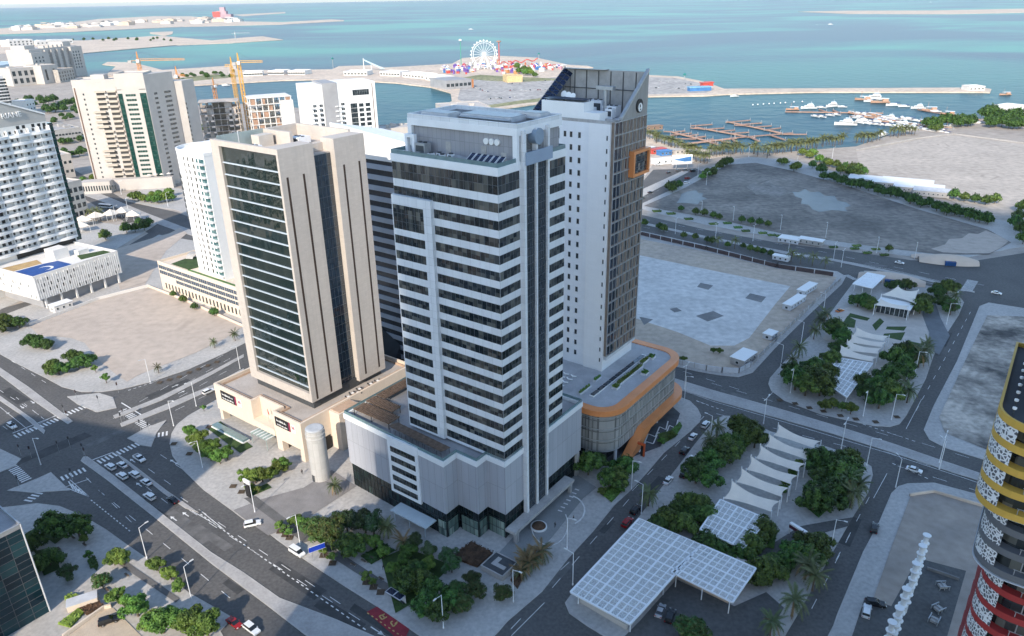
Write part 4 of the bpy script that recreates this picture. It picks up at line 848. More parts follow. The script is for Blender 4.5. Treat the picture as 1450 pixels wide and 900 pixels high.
mb.face([(3.5, -7.5, .15), (14, -7.5, 7.0), (14, -4.2, 7.0), (3.5, -4.2, .15)], 0); mb.face([(10, -4.2, .15), (18, -4.2, 5.2), (18, -7.5, 5.2), (10, -7.5, .15)], 0); mb.build('orange_portal', [ORANGE], t3)
# shaft
X0, X1, Y0, Y1 = 19.5, 40.4, 12.8, 43.6
mb = MB(); mb.box(X0, X1, Y0, Y1, 20.3, 104.3, 0); mb.build('wall', [seams('white_cladding', (0.74, 0.745, 0.76), 3.2, 1.3, .03, .9, .55, .03, tile=.02)], t3)
mb = MB(); fbox(mb, 'L', X0, Y0 + 0.02, Y0 + 7.6, 20.3, 104.3, .0, 0.5, 0); mb.build('stair_wall', [seams('sunlit_white_cladding', (0.77, 0.765, 0.76), 3.2, 1.3, .03, .92, .55, .03, tile=.015)], t3)  # sun beam on this strip is put into its paler, warmer cladding
used3 = [0]; rows = [24.6 + 3.98*i for i in range(20)]
NAV = glass('small_window_glass', (0.02, 0.025, 0.03), 0.1, 1.6, 0.03, 1, 1.6, 0.1)
windows(t3, 'L', X0, [(Y0 + 11.2, z) for z in rows[::-1]] + [(Y0 + 14.3, z) for z in rows[::-1]], 0.9, 1.7, [NAV, STEEL], used=used3, frame=.06)
windows(t3, 'L', X0, [(Y0 + 16.6, rows[-1]), (Y0 + 21.4, rows[-1])], 0.9, 1.7, [NAV, STEEL], used=used3, frame=.06)
windows(t3, 'L', X0, [(Y0 + 19.2, rows[-1]), (Y0 + 20.3, rows[-1])], .9, 3.2, [NAV, STEEL], used=used3, frame=.06)
windows(t3, 'L', X0 - .5, [(Y0 + 1.0, z) for z in rows], 0.4, 1.4, [NAV, STEEL], used=used3, frame=.05)
# curtain wall on the right face
mb = MB(); fbox(mb, 'R', Y0, X0 + .3, X1 + .4, 26.0, 104.8, -.2, 1.0, 0)
fbox(mb, 'R', Y0, X0 + .3, X1 + .4, 24.6, 26.0, -.2, 1.1, 1); mb.build('curtain_wall', [mat('bronze_panel', (0.23, 0.175, 0.135), 0.5, 0.12, 0.4), CONC_L], t3)
mb = MB()
for i in range(21): fbox(mb, 'R', Y0, X0 + .3, X1 + .4, 25.9 + 3.94*i, 26.18 + 3.94*i, 1.0, 1.35, 0)
for u in [0.3 + 2.3*k for k in range(10)]: fbox(mb, 'R', Y0, X0 + u - .06, X0 + u + .1, 26.26, 104.6, 1.0, 1.25, 0)
mb.build('facade_grid', [STEEL], t3)
cells = [(X0 + 1.45 + 2.3*k, 28.2 + 3.94*i) for i in range(19, -1, -1) for k in range(2)]
windows(t3, 'R', Y0 - 1.0, cells, 2.05, 3.4, [glass('navy_glass', (.012, .02, .036), .08, 1.5, .03, 2.3, 3.9, .08, (.05, .07, .1)), MULL], used=used3, frame=0)
cells = [(X0 + 5.7 + 2.3*k + (.35 if (i + k) % 2 else -.35), 28.2 + 3.94*i) for i in range(19, -1, -1) for k in range(7)]
windows(t3, 'R', Y0 - 1.0, cells, 0.8, 3.2, [BGLASS, MULL], used=used3, frame=0)
mb = MB(); a, b, z0, z1 = X0 + 10.4, X0 + 21.6, 86.4, 94.6
fbox(mb, 'R', Y0, a, b, z1 - .9, z1, 1.0, 2.9, 0); fbox(mb, 'R', Y0, a, b, z0, z0 + .9, 1.0, 2.9, 0); fbox(mb, 'R', Y0, a, a + .9, z0 + .9, z1 - .9, 1.0, 2.9, 0); fbox(mb, 'R', Y0, b - .9, b, z0 + .9, z1 - .9, 1.0, 2.9, 0)
mb.build('orange_frame', [ORANGE], t3)
mb = MB(); fbox(mb, 'R', Y0, a + .9, b - .9, z0 + .9, z1 - .9, 1.4, 2.2, 0); [fbox(mb, 'R', Y0, a + .9, b - .9, z0 + k, z0 + k + .12, 2.2, 2.3, 1) for k in (2.6, 4.4, 6.2)]; mb.build('bay_window', [DGLASS, MULL], t3)
# crown: raked side walls, tall back wall, plant
def slope(x): return 105.0 + (x - X0 - 4.5)*(118.0 - 105.0)/(X1 - X0 - 4.5)
CLAD = seams('crown_cladding', (0.30, 0.285, 0.265), .9, 20, .1, .7)
mb = MB()
def slopel(x): return 104.9 + (x - X0)*13.1/(X1 - X0)
def rake(mb, y0, y1, m=0, x0=X0 + 4.5):
    x1 = X1 + .4
    A = [(x0, 104.3), (x1, 104.3), (x1, slope(x1)), (x0, 105.2)]
    mb.face([(x, y0, z) for x, z in A], m); mb.face([(x, y1, z) for x, z in A[::-1]], m)
    for i in range(4):
        (xa, za), (xb, zb) = A[i], A[(i+1) % 4]; mb.face([(xa, y0, za), (xa, y1, za), (xb, y1, zb), (xb, y0, zb)], m)
rake(mb, Y0 - 1.0, Y0 - .3); mb.build('crown_wall', [CLAD], t3)
mb = MB(); rake(mb, Y1 - .5, Y1 - .1, 0, X0 + .1); mb.build('crown_wall', [CLAD], t3)
mb = MB(); mb.box(X1 - .5, X1 + .395, Y0 - .29, Y1 - .81, 104.3, 117.9, 0); mb.build('crown_wall', [mat('crown_back', (0.33, 0.32, 0.31), 0.7, .1, .3)], t3)
mb = MB(); mb.beam((X0 + 4.5, Y0 - .65, 105.9), (X1 + .4, Y0 - .65, slope(X1 + .4) + .6), 1.1, .7, 0); mb.build('crown_rail', [STEEL], t3)
mb = MB()
for k in range(6): mb.tube((X1 - .6, Y0 + 3 + 4.6*k, 104.3), (X1 - .6, Y0 + 3 + 4.6*k, 117.6), .18, n=6)
mb.tube((X1 - .8, Y0, 112), (X1 - .8, Y1 - 1, 112), .14, n=6)
mb.build('crown_bracing', [DSTEEL], t3)
for k in range(2):
    s = thing('solar_array', ['long dark solar array on the raked left side of the white tower crown', 'dark solar array along the top of the white tower crown back wall'][k], 'solar array', at3(0, 0, 0), A53)
    mb = MB()
    if k == 0:
        for j in range(10):
            xa, xb = X0 + .4 + 2.05*j, X0 + .4 + 2.05*j + 1.7
            for k2 in range(2):
                ya, yb, ga, gb = Y1 - .6 - 1.7*k2, Y1 - 2.2 - 1.7*k2, .5 - .9*k2, -.35 - .9*k2
                mb.face([(xa, yb, max(104.4, slopel(xa) + gb)), (xb, yb, max(104.5, slopel(xb) + gb)), (xb, ya, max(104.5, slopel(xb) + ga)), (xa, ya, max(104.4, slopel(xa) + ga))], 0)
    else:
        for j in range(7): mb.box(X1 - 2.4, X1 + .6, Y1 - 3.4 - 2.3*j, Y1 - 1.2 - 2.3*j, 118.0, 118.12, 0)
    mb.build('panel', [SOLAR], s)
    mb = MB()
    if k == 0: [mb.tube((X0 + 3.9 + 4.1*j, Y1 - 3, 104.3), (X0 + 3.9 + 4.1*j, Y1 - 3, slopel(X0 + 3.9 + 4.1*j) - .9), .12) for j in range(5)]
    else: mb.box(X1 - .4, X1 + .3, Y1 - 17.5, Y1 - 1, 117.91, 118.0, 0)
    mb.build('support', [DSTEEL], s)
mb = MB(); mb.tube((X0 + 15.5, Y0 - 1.0, 108.2), (X0 + 15.5, Y0 - 1.35, 108.2), 2.1, n=28); lg = mb.build('logo', [BLACK], t3)
mb = MB(); mb.tube((X0 + 15.7, Y0 - 1.36, 107.7), (X0 + 15.7, Y0 - 1.45, 107.7), 1.35, n=20); mb.build('logo_disc', [WHITE], lg)
mb = MB(); mb.box(X0 + 15.2, X0 + 15.75, Y0 - 1.5, Y0 - 1.46, 107.7, 108.6, 0); mb.box(X0 + 15.5, X0 + 16.1, Y0 - 1.5, Y0 - 1.46, 106.8, 107.3, 0); mb.build('logo_mark', [BLACK], lg)
mb = MB(); mb.box(X0 + .6, X0 + 6.5, Y0 + 10.2, Y0 + 26, 104.3, 110.0, 0); mb.build('roof_house', [WHITE], t3); mb = MB(); mb.box(X0 + .5, X0 + 5.5, Y0 + 4.5, Y0 + 10.198, 104.3, 107.2, 0); mb.build('stair_house', [WHITE], t3)
mb = MB(); ring(mb, [(X0, Y0), (X0 + 4.4, Y0), (X0 + 4.4, Y1), (X0, Y1)], .4, 104.3, 105.2, 0); mb.build('roof_parapet', [CONC], t3)
t = thing('solar_array', 'flat blue solar array on top of the white roof house', 'solar array', at3(X0 + 3.6, Y0 + 18, 110.0), A53)
mb = MB(); mb.box(-2.6, 2.6, -7.4, 7.4, .5, .62, 0); mb.build('panel', [SOLAR], t); mb = MB(); [mb.box(x - .1, x + .1, y - .1, y + .1, 0, .5) for x in (-2.3, 2.3) for y in (-7, 0, 7)]; mb.build('support', [DSTEEL], t)
for i, (x, y, z) in enumerate(((12, 23, 104.3), (10, 20, 104.3), (14, 26, 104.3))):
    t = thing('satellite_dish', '', 'satellite dish', at3(X0 + x, Y0 + y, z), A53, 'dishes on the white tower roof')
    mb = MB(); mb.tube((0, 0, 0), (0, 0, 6), .12); mb.build('mast', [STEEL], t); mb = MB(); mb.lathe([(.1, 0), (.7, .15), (1.1, .5)], n=16); o = mb.build('dish', [WHITE], t, (0, 0, 6)); o.rotation_euler = (0, -1.1, 0); rank(t, 'dish', -y, 'white satellite dish on the white tower roof, {n} from the left')
for i, (x, y, sx, sy, sz) in enumerate(((14, 8, 3.5, 5, 3.5), (17.5, 16, 3, 6, 4.5), (11, 14, 2.5, 3, 3), (9.5, 6, 2, 2.6, 3.2))):
    t = hvac('cooling_tower', '', at3(X0 + x, Y0 + y, 104.3), sx, sy, sz, group='cooling units within the white tower crown'); rank(t, 'cool3', -y, 'grey cooling unit inside the white tower crown, {n} from the left')
t = thing('exhaust_stack', 'grey exhaust stack with a T head inside the white tower crown', 'exhaust stack', at3(X0 + 12.5, Y0 + 9.5, 104.3), A53)
mb = MB(); mb.tube((0, 0, 0), (0, 0, 8.5), .7, n=12); mb.box(-1, 1, -3, 3, 8.5, 9.6, 0); mb.build('stack', [STEEL], t)
# podium deck: skylight strip, planters, loungers
t = thing('deck_skylight', 'long dark glass skylight strip on the orange-rimmed podium deck', 'skylight', at3(0, 0, 20.3), A53)
mb = MB(); mb.box(2, 39, 5.8, 7.6, 0, .3, 1)
for k in range(9): mb.box(2.4 + 4.0*k, 6.0 + 4.0*k, 6.0, 7.4, .301, .5, 0)
mb.build('glazing', [BGLASS, WHITE], t)
for k, (x, y, sx, sy) in enumerate(((22, 3.4, 17, 1.6), (34, 4.2, 5, 1.6), (38.5, 3.6, 2.6, 2.4), (11.5, 3.0, 2.4, 2.2), (26, -.2, 2.4, 2.2), (4, 10.5, 7, 1.0), (13, 11, 4, 1.0))):
    t = thing('roof_planter', ['long planter of dark shrubs in the middle of the orange-rimmed deck', 'short planter of shrubs beside the long deck planter', 'square planter at the far end of the orange-rimmed deck', 'square planter at the near end of the orange-rimmed deck', 'square planter nearest the orange rim', 'hedge planter by the white tower base on the deck', 'small hedge planter at the white tower door'][k], 'planter', at3(x, y, 20.3), A53)
    mb = MB(); ring(mb, [(-sx/2, -sy/2), (sx/2, -sy/2), (sx/2, sy/2), (-sx/2, sy/2)], .15, 0, .7, 0); mb.box(-sx/2 + .15, sx/2 - .15, -sy/2 + .15, sy/2 - .15, 0, .55, 1); mb.build('box', [CONC_L, SOIL], t)
    mb = MB(); rnd = random.Random(k)
    for _ in range(int(90*max(1, sx*sy/6))):
        c = Vector((rnd.uniform(-sx/2 + .2, sx/2 - .2), rnd.uniform(-sy/2 + .2, sy/2 - .2), rnd.uniform(.55, 1.3))); u = Vector((rnd.gauss(0, 1), rnd.gauss(0, 1), rnd.gauss(0, 1))).normalized()*.22; v = u.orthogonal().normalized()*.22
        mb.face([c - u - v, c + u - v, c + u + v, c - u + v], 0)
    mb.build('foliage', [LEAF_M], t)
for i in range(8):
    x, y = 6.2 + (i % 4)*2.6, 12.6 + (i//4)*3.0
    t = thing('roof_lounger', '', 'lounger', at3(x - 4, y + 6, 20.3), A53 + .3, 'white loungers on the orange-rimmed deck')
    mb = MB(); mb.box(-.4, .4, -1.0, .4, .3, .42, 0); mb.face([(-.4, .4, .42), (.4, .4, .42), (.4, 1.0, .95), (-.4, 1.0, .95)], 0); [mb.box(a - .04, a + .04, b - .04, b + .04, 0, .3) for a in (-.35, .35) for b in (-.9, .35)]; mb.build('frame', [WHITE], t)
    rank(t, 'loung', -y*10 + x, 'white lounger on the deck beside the white tower, {n} from the left')
# ------------------------------------------------------------------ helpers for the other buildings
def height_at(px, py, base):
    d = ray(px, py); t = base.y / d[1]; return CAM_H + d[2]*t
def frame_from(pl, pr):
    d = pr - pl; return math.atan2(d.y, d.x), d.length
def loc_of(root, x, y, z=0.0):
    a = root.rotation_euler[2]; c, s = math.cos(a), math.sin(a); L = root.location
    return (L.x + x*c - y*s, L.y + x*s + y*c, z)
def text_part(body, size, depth, name, m, parent, loc, rot, align='LEFT', space=1.0):
    cu = bpy.data.curves.new(name, 'FONT'); cu.body = body; cu.size = size; cu.extrude = depth; cu.align_x = align; cu.space_character = space
    o = bpy.data.objects.new(name, cu); COL.objects.link(o); dg = bpy.context.evaluated_depsgraph_get()
    me = bpy.data.meshes.new_from_object(o.evaluated_get(dg)); bpy.data.objects.remove(o); bpy.data.curves.remove(cu)
    me.name = name; me.materials.clear(); me.materials.append(m)
    p = bpy.data.objects.new(name, me); COL.objects.link(p); p.parent = parent; p.location = loc; p.rotation_euler = rot
    return p
CREAM = mat('cream_render', (0.50, 0.46, 0.42), 0.8, 0.05, 0.1, fine=.05)
WHITEW = mat('white_wall', (0.72, 0.69, 0.65), 0.75, 0.04, 0.1, fine=.04)
GREYW = mat('grey_wall', (0.33, 0.33, 0.34), 0.75, 0.08, 0.1)
FARGLASS = glass('dark_pane', (0.02, 0.028, 0.033), 0.12, 1.6, 0.03, 1.2, 1.6, 0.15)
GREENGLASS = glass('green_pane', (0.006, 0.042, 0.034), 0.1, 1.6, 0.02, 1.5, 1.7, 0.15, (0.04, 0.11, 0.09))
TEALGLASS = glass('teal_pane', (0.03, 0.10, 0.11), 0.1, 1.6, 0.02, 1.5, 1.7, 0.2, (0.2, 0.3, 0.3))

# ---- dark striped tower with a white raked parapet, behind
o4 = at2(58, 77, 0)
t4 = thing('striped_tower', 'dark office tower with pale grey stripes and a raked white parapet', 'office tower', o4, A53)
mb = MB(); mb.box(0, 26, 0, 48, 0.1, 86.0, 0)
for i in range(20): mb.box(-.35, 0.0, 0, 48, 5.6 + 4.05*i, 7.5 + 4.05*i, 1)
mb.build('facade', [seams('stripe_glass', (0.03, 0.036, 0.045), 1.5, 4.05, .06, 1.6, .12, .1, .6), mat('pale_stripe', (0.36, 0.40, 0.47), 0.5, .05, .3)], t4)
mb = MB(); mb.face([(-.4, -.2, 86), (-.4, 48.2, 86), (-.4, 48.2, 97.8), (-.4, -.2, 93.0)][::-1], 0); mb.face([(26, -.2, 86), (26, 48.2, 86), (26, 48.2, 92.0), (26, -.2, 88.0)], 0)
mb.face([(-.4, -.2, 93.0), (-.4, 48.2, 97.8), (26, 48.2, 92), (26, -.2, 88)], 0); mb.face([(-.4, -.2, 86), (-.4, -.2, 93), (26, -.2, 88), (26, -.2, 86)], 0); mb.face([(-.4, 48.2, 86), (26, 48.2, 86), (26, 48.2, 92), (-.4, 48.2, 97.8)], 0)
mb.build('raked_roof', [WHITE], t4)
mb = MB(); mb.face([(-7, 20, .1), (-7, 48, .1), (-.4, 48, 26), (-.4, 20, 12)], 0); mb.face([(-7, 20, .1), (-.4, 20, 12), (-.4, 20, .1)], 0); mb.face([(-7, 48, .1), (-.4, 48, .1), (-.4, 48, 26)], 0)
mb.build('atrium', [BGLASS], t4)

# ---- white balcony tower at the left with the lettered gable, on a white perforated podium
p5 = G(59.7, 440)
pod5 = thing('podium_building', 'white perforated podium building with a blue roof deck at the left', 'building', (p5.x, p5.y, 0), math.radians(61))
mb = MB(); mb.box(0, 46, 0, 70, 5.5, 17.2, 0); mb.build('wall', [WHITEW], pod5)
mb = MB(); mb.box(3, 44, 3, 69, .1, 5.5, 0); mb.build('base', [GREYW], pod5)
for x in range(3, 46, 8): mb = MB(); mb.box(x, x + .9, .3, 1.2, .1, 5.5, 0); mb.build('column', [WHITEW], pod5)
mb = MB(); ring(mb, [(0, 0), (46, 0), (46, 70), (0, 70)], .6, 17.2, 18.1, 0); mb.build('parapet', [WHITEW], pod5)
rnd = random.Random(5); u5 = [0]; cr = []; cl = []
for r in range(4):
    for c in range(26):
        if rnd.random() < .62: cr.append((1.2 + c*1.72 + (r % 2)*.5, 6.9 + r*2.75))
    for c in range(24):
        if rnd.random() < .5: cl.append((1.4 + c*2.2 + (r % 2)*.6, 6.9 + r*2.75))
windows(pod5, 'R', 0, cr, .7, 1.7, [FARGLASS, WHITEW], used=u5, frame=.0, proud=.02); windows(pod5, 'L', 0, cl, .6, 1.5, [FARGLASS, WHITEW], used=u5, frame=.0, proud=.02)
mb = MB()
for c in range(40): 
    z = 5.5 + (c % 3)*.3; mb.box(.3 + c*1.15, .55 + c*1.15, -.28, 0, z, 17.1 - (c*7 % 5)*.25, 0)
for c in range(50):
    mb.box(-.28, 0, .5 + c*1.35, .75 + c*1.35, 5.6 + (c % 3)*.35, 17.1 - (c*7 % 5)*.25, 0)
mb.build('fin_screen', [WHITE], pod5)
mb = MB(); mb.prism([(1.5, 2), (19, 1.2), (22, 3.5), (22, 15), (16, 17), (1.5, 18)], 17.2, 17.45, 0); mb.build('blue_deck', [mat('blue_deck', (0.02, 0.085, 0.30), 0.6, .1, .3)], pod5)
mb = MB(); mb.lathe([(3.6, 17.452), (3.6, 17.47), (3.3, 17.471)], (12, 9), 24); mb.build('deck_circle', [WHITE], pod5)
mb = MB(); mb.prism([(11 + 3.1*math.cos(a*.35), 9 + 3.1*math.sin(a*.35)) for a in range(18)], 17.472, 17.49, 0); mb.build('deck_spot', [MATS['blue_deck']], pod5)
mb = MB(); mb.prism([(29, 6), (44, 3), (44, 9), (32, 14)], 17.2, 17.5, 0); mb.build('roof_lawn', [LAWN], pod5)
mb = MB(); mb.prism([(2, 20), (16, 19), (18, 27), (2, 30)], 17.2, 17.35, 0); mb.build('roof_terrace', [mat('ochre_deck', (0.48, 0.33, 0.16), .9)], pod5)
mb = MB(); mb.box(22, 30, 17, 25, 17.2, 22.5, 0); mb.box(33, 39, 14, 18, 17.2, 19.6, 0); mb.build('roof_house', [WHITEW], pod5)
a5, b5 = G(27.8, 367, 17.5), G(111, 342, 17.5); r5, l5 = frame_from(a5, b5); l5 += .6
t5 = thing('apartment_tower', 'white apartment tower with wavy balconies and a lettered gable at the left edge', 'apartment tower', (a5.x, a5.y, 0), r5)
top5 = lambda x: 87.6 + (l5 - x)*.40
mb = MB(); mb.box(-34, l5, 1.6, 24, .2, 84.0, 0)
for y in (1.58, 24.0): mb.face([(-34, y, 84), (l5, y, 84), (l5, y, top5(l5)), (8, y, top5(8)), (-34, y, top5(8) + 3)], 2)
mb.face([(l5, 1.58, 84), (l5, 24, 84), (l5, 24, top5(l5)), (l5, 1.58, top5(l5))], 0)
for (xa, za), (xb, zb) in (((-34, top5(8) + 3), (8, top5(8))), ((8, top5(8)), (l5, top5(l5)))):
    mb.face([(xa, .9, za + .6), (xb, .9, zb + .6), (xb, 24.4, zb + .6), (xa, 24.4, za + .6)], 1); mb.face([(xa, .9, za - .3), (xa, .9, za + .6), (xb, .9, zb + .6), (xb, .9, zb - .3)], 1)
mb.build('wall', [mat('off_white_wall', (0.78, 0.75, 0.70), .75, .04, .1), WHITE, mat('gable_wall', (.46, .44, .41), .8, .05, .1)], t5)
mb = MB(); mb.box(l5 + .003, l5 + 4.4, 4, 22, 17.3, 82.5, 0)
for i in range(17): mb.box(l5 + .5, l5 + 4.5, 3.7, 3.999, 19.5 + 3.86*i, 20.1 + 3.86*i, 1)
mb.build('green_glazing', [GREENGLASS, DSTEEL], t5)
for i in range(16):
    z = 20.8 + 3.86*i; mb = MB(); P = [(-34, 1.6)]
    for k in range(47):
        x = -34 + k*(l5 + 34)/46; P.append((x, -.1 - 1.1*abs(math.sin(k*math.pi/7.7))))
    P += [(l5, 1.6)]
    mb.prism(P, z - .35, z + 1.0, 0); mb.build('balcony', [WHITE], t5)
rnd = random.Random(15); cells = []
for i in range(15, -1, -1):
    for k in range(11): cells.append((2.0 + k*3.05 + rnd.choice((-.4, -.2, .3)), 22.95 + 3.86*i))
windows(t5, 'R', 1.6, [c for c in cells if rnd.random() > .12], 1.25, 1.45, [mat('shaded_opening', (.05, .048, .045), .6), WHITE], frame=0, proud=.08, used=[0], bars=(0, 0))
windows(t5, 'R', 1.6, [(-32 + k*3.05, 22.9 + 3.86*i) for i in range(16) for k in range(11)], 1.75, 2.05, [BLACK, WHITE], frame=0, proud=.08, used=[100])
windows(t5, 'R', 1.6, [(26.5, 82.8), (29.6, 82.6), (18.5, 82.9), (21.5, 82.9), (32.4, 82.4)], 1.6, 1.7, [BLACK, WHITE], frame=0, proud=.08)
for k in range(7):
    mb = MB(); mb.box(.2 + 5.6*k, .6 + 5.6*k, .1, 1.58, 21.6, 82.0, 0); mb.build('party_wall', [WHITE], t5)
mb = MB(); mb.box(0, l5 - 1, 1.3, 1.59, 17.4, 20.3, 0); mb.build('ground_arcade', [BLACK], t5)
text_part('RIANE', 3.7, .25, 'lettering', WHITE, t5, (11.6, 1.2, 88.2), (math.pi/2, 0, 0), space=1.0)

# ---- beige tower with green glass strips
a6, b6 = G(192.6, 252.6, 8), G(232, 250.7, 8); r6, l6 = frame_from(a6, b6)
t6 = thing('residential_tower', 'beige residential tower with green glass strips and a grey shaded side', 'apartment tower', (b6.x, b6.y, 0), r6)
H6 = height_at(198, 105, b6)
mb = MB(); mb.box(-l6, 0, 0, 24, 0, H6, 0); mb.box(-l6 - 33, -l6 - .003, 2.5, 26, 0, H6 - 4, 0); mb.prism([(.003, .02), (15, 26), (.003, 26)], 0, H6 - .3, 0); mb.prism([(9, 26.1), (21, 27), (27, 42), (9, 42)], 0, H6 - 8, 0); mb.build('wall', [CREAM], t6)
for u0, u1 in ((-5.2, -.4), (-l6 + .3, -l6 + 3.6)):
    mb = MB(); fbox(mb, 'R', 0, u0, u1, 6, H6 - 14, -.2, .25, 0)
    for i in range(20): fbox(mb, 'R', 0, u0, u1, 8 + 3.7*i, 8.35 + 3.7*i, .25, .3, 1)
    mb.build('green_strip', [GREENGLASS, mat('deep_green', (0.01, 0.035, 0.03), .4)], t6)
u6 = [0]; Z6 = [H6 - 15.5 - 3.68*i for i in range(19)]
windows(t6, 'R', 0, [(-l6*.56, z) for z in Z6], 7.6, 1.7, [GREENGLASS, CREAM], used=u6, frame=0, bars=(3, 0))
a6_ = math.atan2(26, 15); me6 = [win_mesh(w_, 1.7, frame=0).mesh('window', [FARGLASS, CREAM]) for w_ in (3.4, 7.0)]
for z in Z6:
    for d_, me_ in ((9.0, me6[0]), (21.5, me6[1])):
        o = bpy.data.objects.new('window', me_); COL.objects.link(o); o.parent = t6; o.location = (d_*math.cos(a6_), d_*math.sin(a6_), z); o.rotation_euler = (0, 0, a6_)
a7_ = math.atan2(1, 12); me7 = win_mesh(2.0, 1.9, frame=0).mesh('window', [FARGLASS, CREAM])
for z in Z6[3:]:
    for d_ in (2.0, 5.4): o = bpy.data.objects.new('window', me7); COL.objects.link(o); o.parent = t6; o.location = (15.5 + d_*math.cos(a7_), 26.6 + d_*math.sin(a7_), z); o.rotation_euler = (0, 0, a7_)
rnd = random.Random(8)
for i in range(19):
    z = H6 - 12 - 3.85*i; mb = MB(); k = (i//4) % 2
    mb.box(-l6 - 17 - 4*k, -l6 - 9 - 3*k, .6, 2.49, z - 1.0, z + .25, 0); mb.box(-l6 - 8, -l6 - 1.5, 1.2, 2.49, z - 1.0, z + .2, 0); mb.build('balcony', [mat('sand_render', (0.50, 0.43, 0.35), .8, .06, .2)], t6)
windows(t6, 'R', 2.5, [(-l6 - 13.5, H6 - 14 - 3.85*i) for i in range(18)] , 6.0, 2.3, [MATS['shaded_opening'], CREAM], used=u6, frame=0)
windows(t6, 'R', 2.5, [(-l6 - 5, H6 - 14 - 3.85*i) for i in range(18)] , 6.2, 2.5, [MATS['shaded_opening'], CREAM], used=u6, frame=0)  # deep recess shade is put into these wide dark panels
windows(t6, 'R', 2.5, [(-l6 - 26, H6 - 14 - 3.85*i) for i in range(18)] , 1.2, 1.5, [FARGLASS, CREAM], used=u6, frame=0)
for u in (-l6 - .9, -l6 - 32):
    mb = MB(); fbox(mb, 'R', 2.5, u, u + .7, 0, H6 - 9, 0, .4, 0); mb.build('brown_rib', [mat('brown_rib', (0.16, 0.085, 0.055), .7)], t6)
mb = MB(); ring(mb, [(-l6, 0), (0, 0), (0, 24), (-l6, 24)], .6, H6, H6 + 1.1, 0); ring(mb, [(-l6 - 33, 2.5), (-l6 - .01, 2.5), (-l6 - .01, 26), (-l6 - 33, 26)], .6, H6 - 4, H6 - 3, 0); mb.box(-l6 - 20, -l6 - 10, 8, 18, H6 - 4, H6, 0); mb.build('parapet', [CREAM], t6)
mb = MB(); mb.box(-l6 - 40, 8, -6, -.2, .1, 9.2, 0); mb.box(-l6 - 40, -l6 - 16, -14, -6, .1, 9.6, 0)
for k in range(14): mb.box(-l6 - 39 + 2.0*k, -l6 - 37.9 + 2.0*k, -14.05, -13.95, 2.5, 6.5, 1)
mb.build('podium', [CREAM, FARGLASS], t6)
for i, (x, y) in enumerate(((-10, -4), (-5, -3), (0, -4), (5, -2))):
    t = thing('terrace_umbrella', '', 'parasol', loc_of(t6, x, y, 9.2), 0, 'parasols on the beige tower podium'); mb = MB(); mb.tube((0, 0, 0), (0, 0, 2.2), .06); mb.build('pole', [STEEL], t); mb = MB(); mb.lathe([(1.9, 2.1), (.1, 3.0)], n=8); mb.build('canopy', [SAIL], t)
    rank(t, 'para', x, 'cream parasol on the beige tower podium terrace, {n} from the left')

# ---- round ended white tower and its low podium
t7 = thing('round_tower', 'white round-ended apartment tower with teal balconies behind the stone tower', 'apartment tower', at2(57, 215, 0), A53)
RP = rrect(0, 24, 0, 31, 10, 10, (0, 0, 1, 1)); RP = [(x, y) for x, y in RP]
RP = [(0, 0), (24, 0), (24, 20)] + [(12 + 12*math.cos(math.radians(a)), 20 + 11*math.sin(math.radians(a))) for a in range(10, 175, 12)] + [(0, 20)]
mb = MB(); mb.prism(RP, .1, 75.5, 0); mb.build('wall', [WHITE], t7)
mb = MB(); ring(mb, inset(RP, -.15), .5, 75.5, 77.0, 0); mb.box(8, 17, 6, 16, 75.5, 79.5, 0); mb.box(4, 8, 14, 20, 75.5, 78, 0); mb.build('roof_parapet', [WHITE], t7)
u7 = [0]; Z7 = [73 - 3.05*i for i in range(19)]
windows(t7, 'L', 0, [(9.6, z) for z in Z7], 1.3, 2.0, [MATS['shaded_opening'], WHITE], used=u7, frame=0); windows(t7, 'L', 0, [(6.3, z) for z in Z7], 1.5, 1.8, [TEALGLASS, WHITE], used=u7, frame=0)
windows(t7, 'L', 0, [(2.6, z) for z in Z7], 4.2, 2.0, [TEALGLASS, DSTEEL], used=u7, frame=0, bars=(2, 0)); windows(t7, 'L', 0, [(13.8, z) for z in Z7], 1.1, 1.8, [MATS['shaded_opening'], WHITE], used=u7, frame=0); windows(t7, 'L', 0, [(17.2, z) for z in Z7], .9, 1.8, [MATS['shaded_opening'], WHITE], used=u7, frame=0)
mb = MB()
for i, z in enumerate(Z7):
    if 2 < i < 11: 
        for k in range(3):
            a = math.radians(150 + 9*k - 2*i); x, y = 12 + 12.05*math.cos(a), 20 + 11.05*math.sin(a); mb.box(x - .25, x + .25, y - .7, y + .7, z - 1, z + .4 + (k % 2)*.5)
mb.build('screen_pattern', [DSTEEL], t7)
for z in Z7:
    mb = MB(); mb.box(-1.5, -.003, .1, 4.9, z - 1.6, z - .9, 0); mb.build('balcony', [WHITE], t7)
pod7 = thing('low_podium', 'cream three-storey podium with long ribbon windows below the round white tower', 'building', at2(52.5, 195, 0), A53)
mb = MB(); mb.box(0, 30, 0, 74.5, .1, 15.0, 0); ring(mb, [(0, 0), (30, 0), (30, 74.5), (0, 74.5)], .5, 15.0, 16.2, 0); mb.build('wall', [STONE_L], pod7)
u8 = [0]; RIBBON = glass('ribbon_glass', (.05, .075, .11), .15, 1.4, .03, 1.5, 2, .1, (.1, .14, .18))
windows(pod7, 'L', 0, [(3.8 + 7.4*k, z) for z in (13.2, 10.3) for k in range(10)], 7.1, 2.0, [RIBBON, STONE_L], used=u8, frame=0, bars=(3, 0)); windows(pod7, 'L', 0, [(3.8 + 7.4*k, 7.5) for k in range(8)], 7.1, 1.8, [RIBBON, STONE_L], used=u8, frame=0, bars=(3, 0))
windows(pod7, 'L', 0, [(2 + 3.1*k, 3.0) for k in range(23)], 1.3, 3.2, [FARGLASS, STONE_L], used=u8, frame=0)
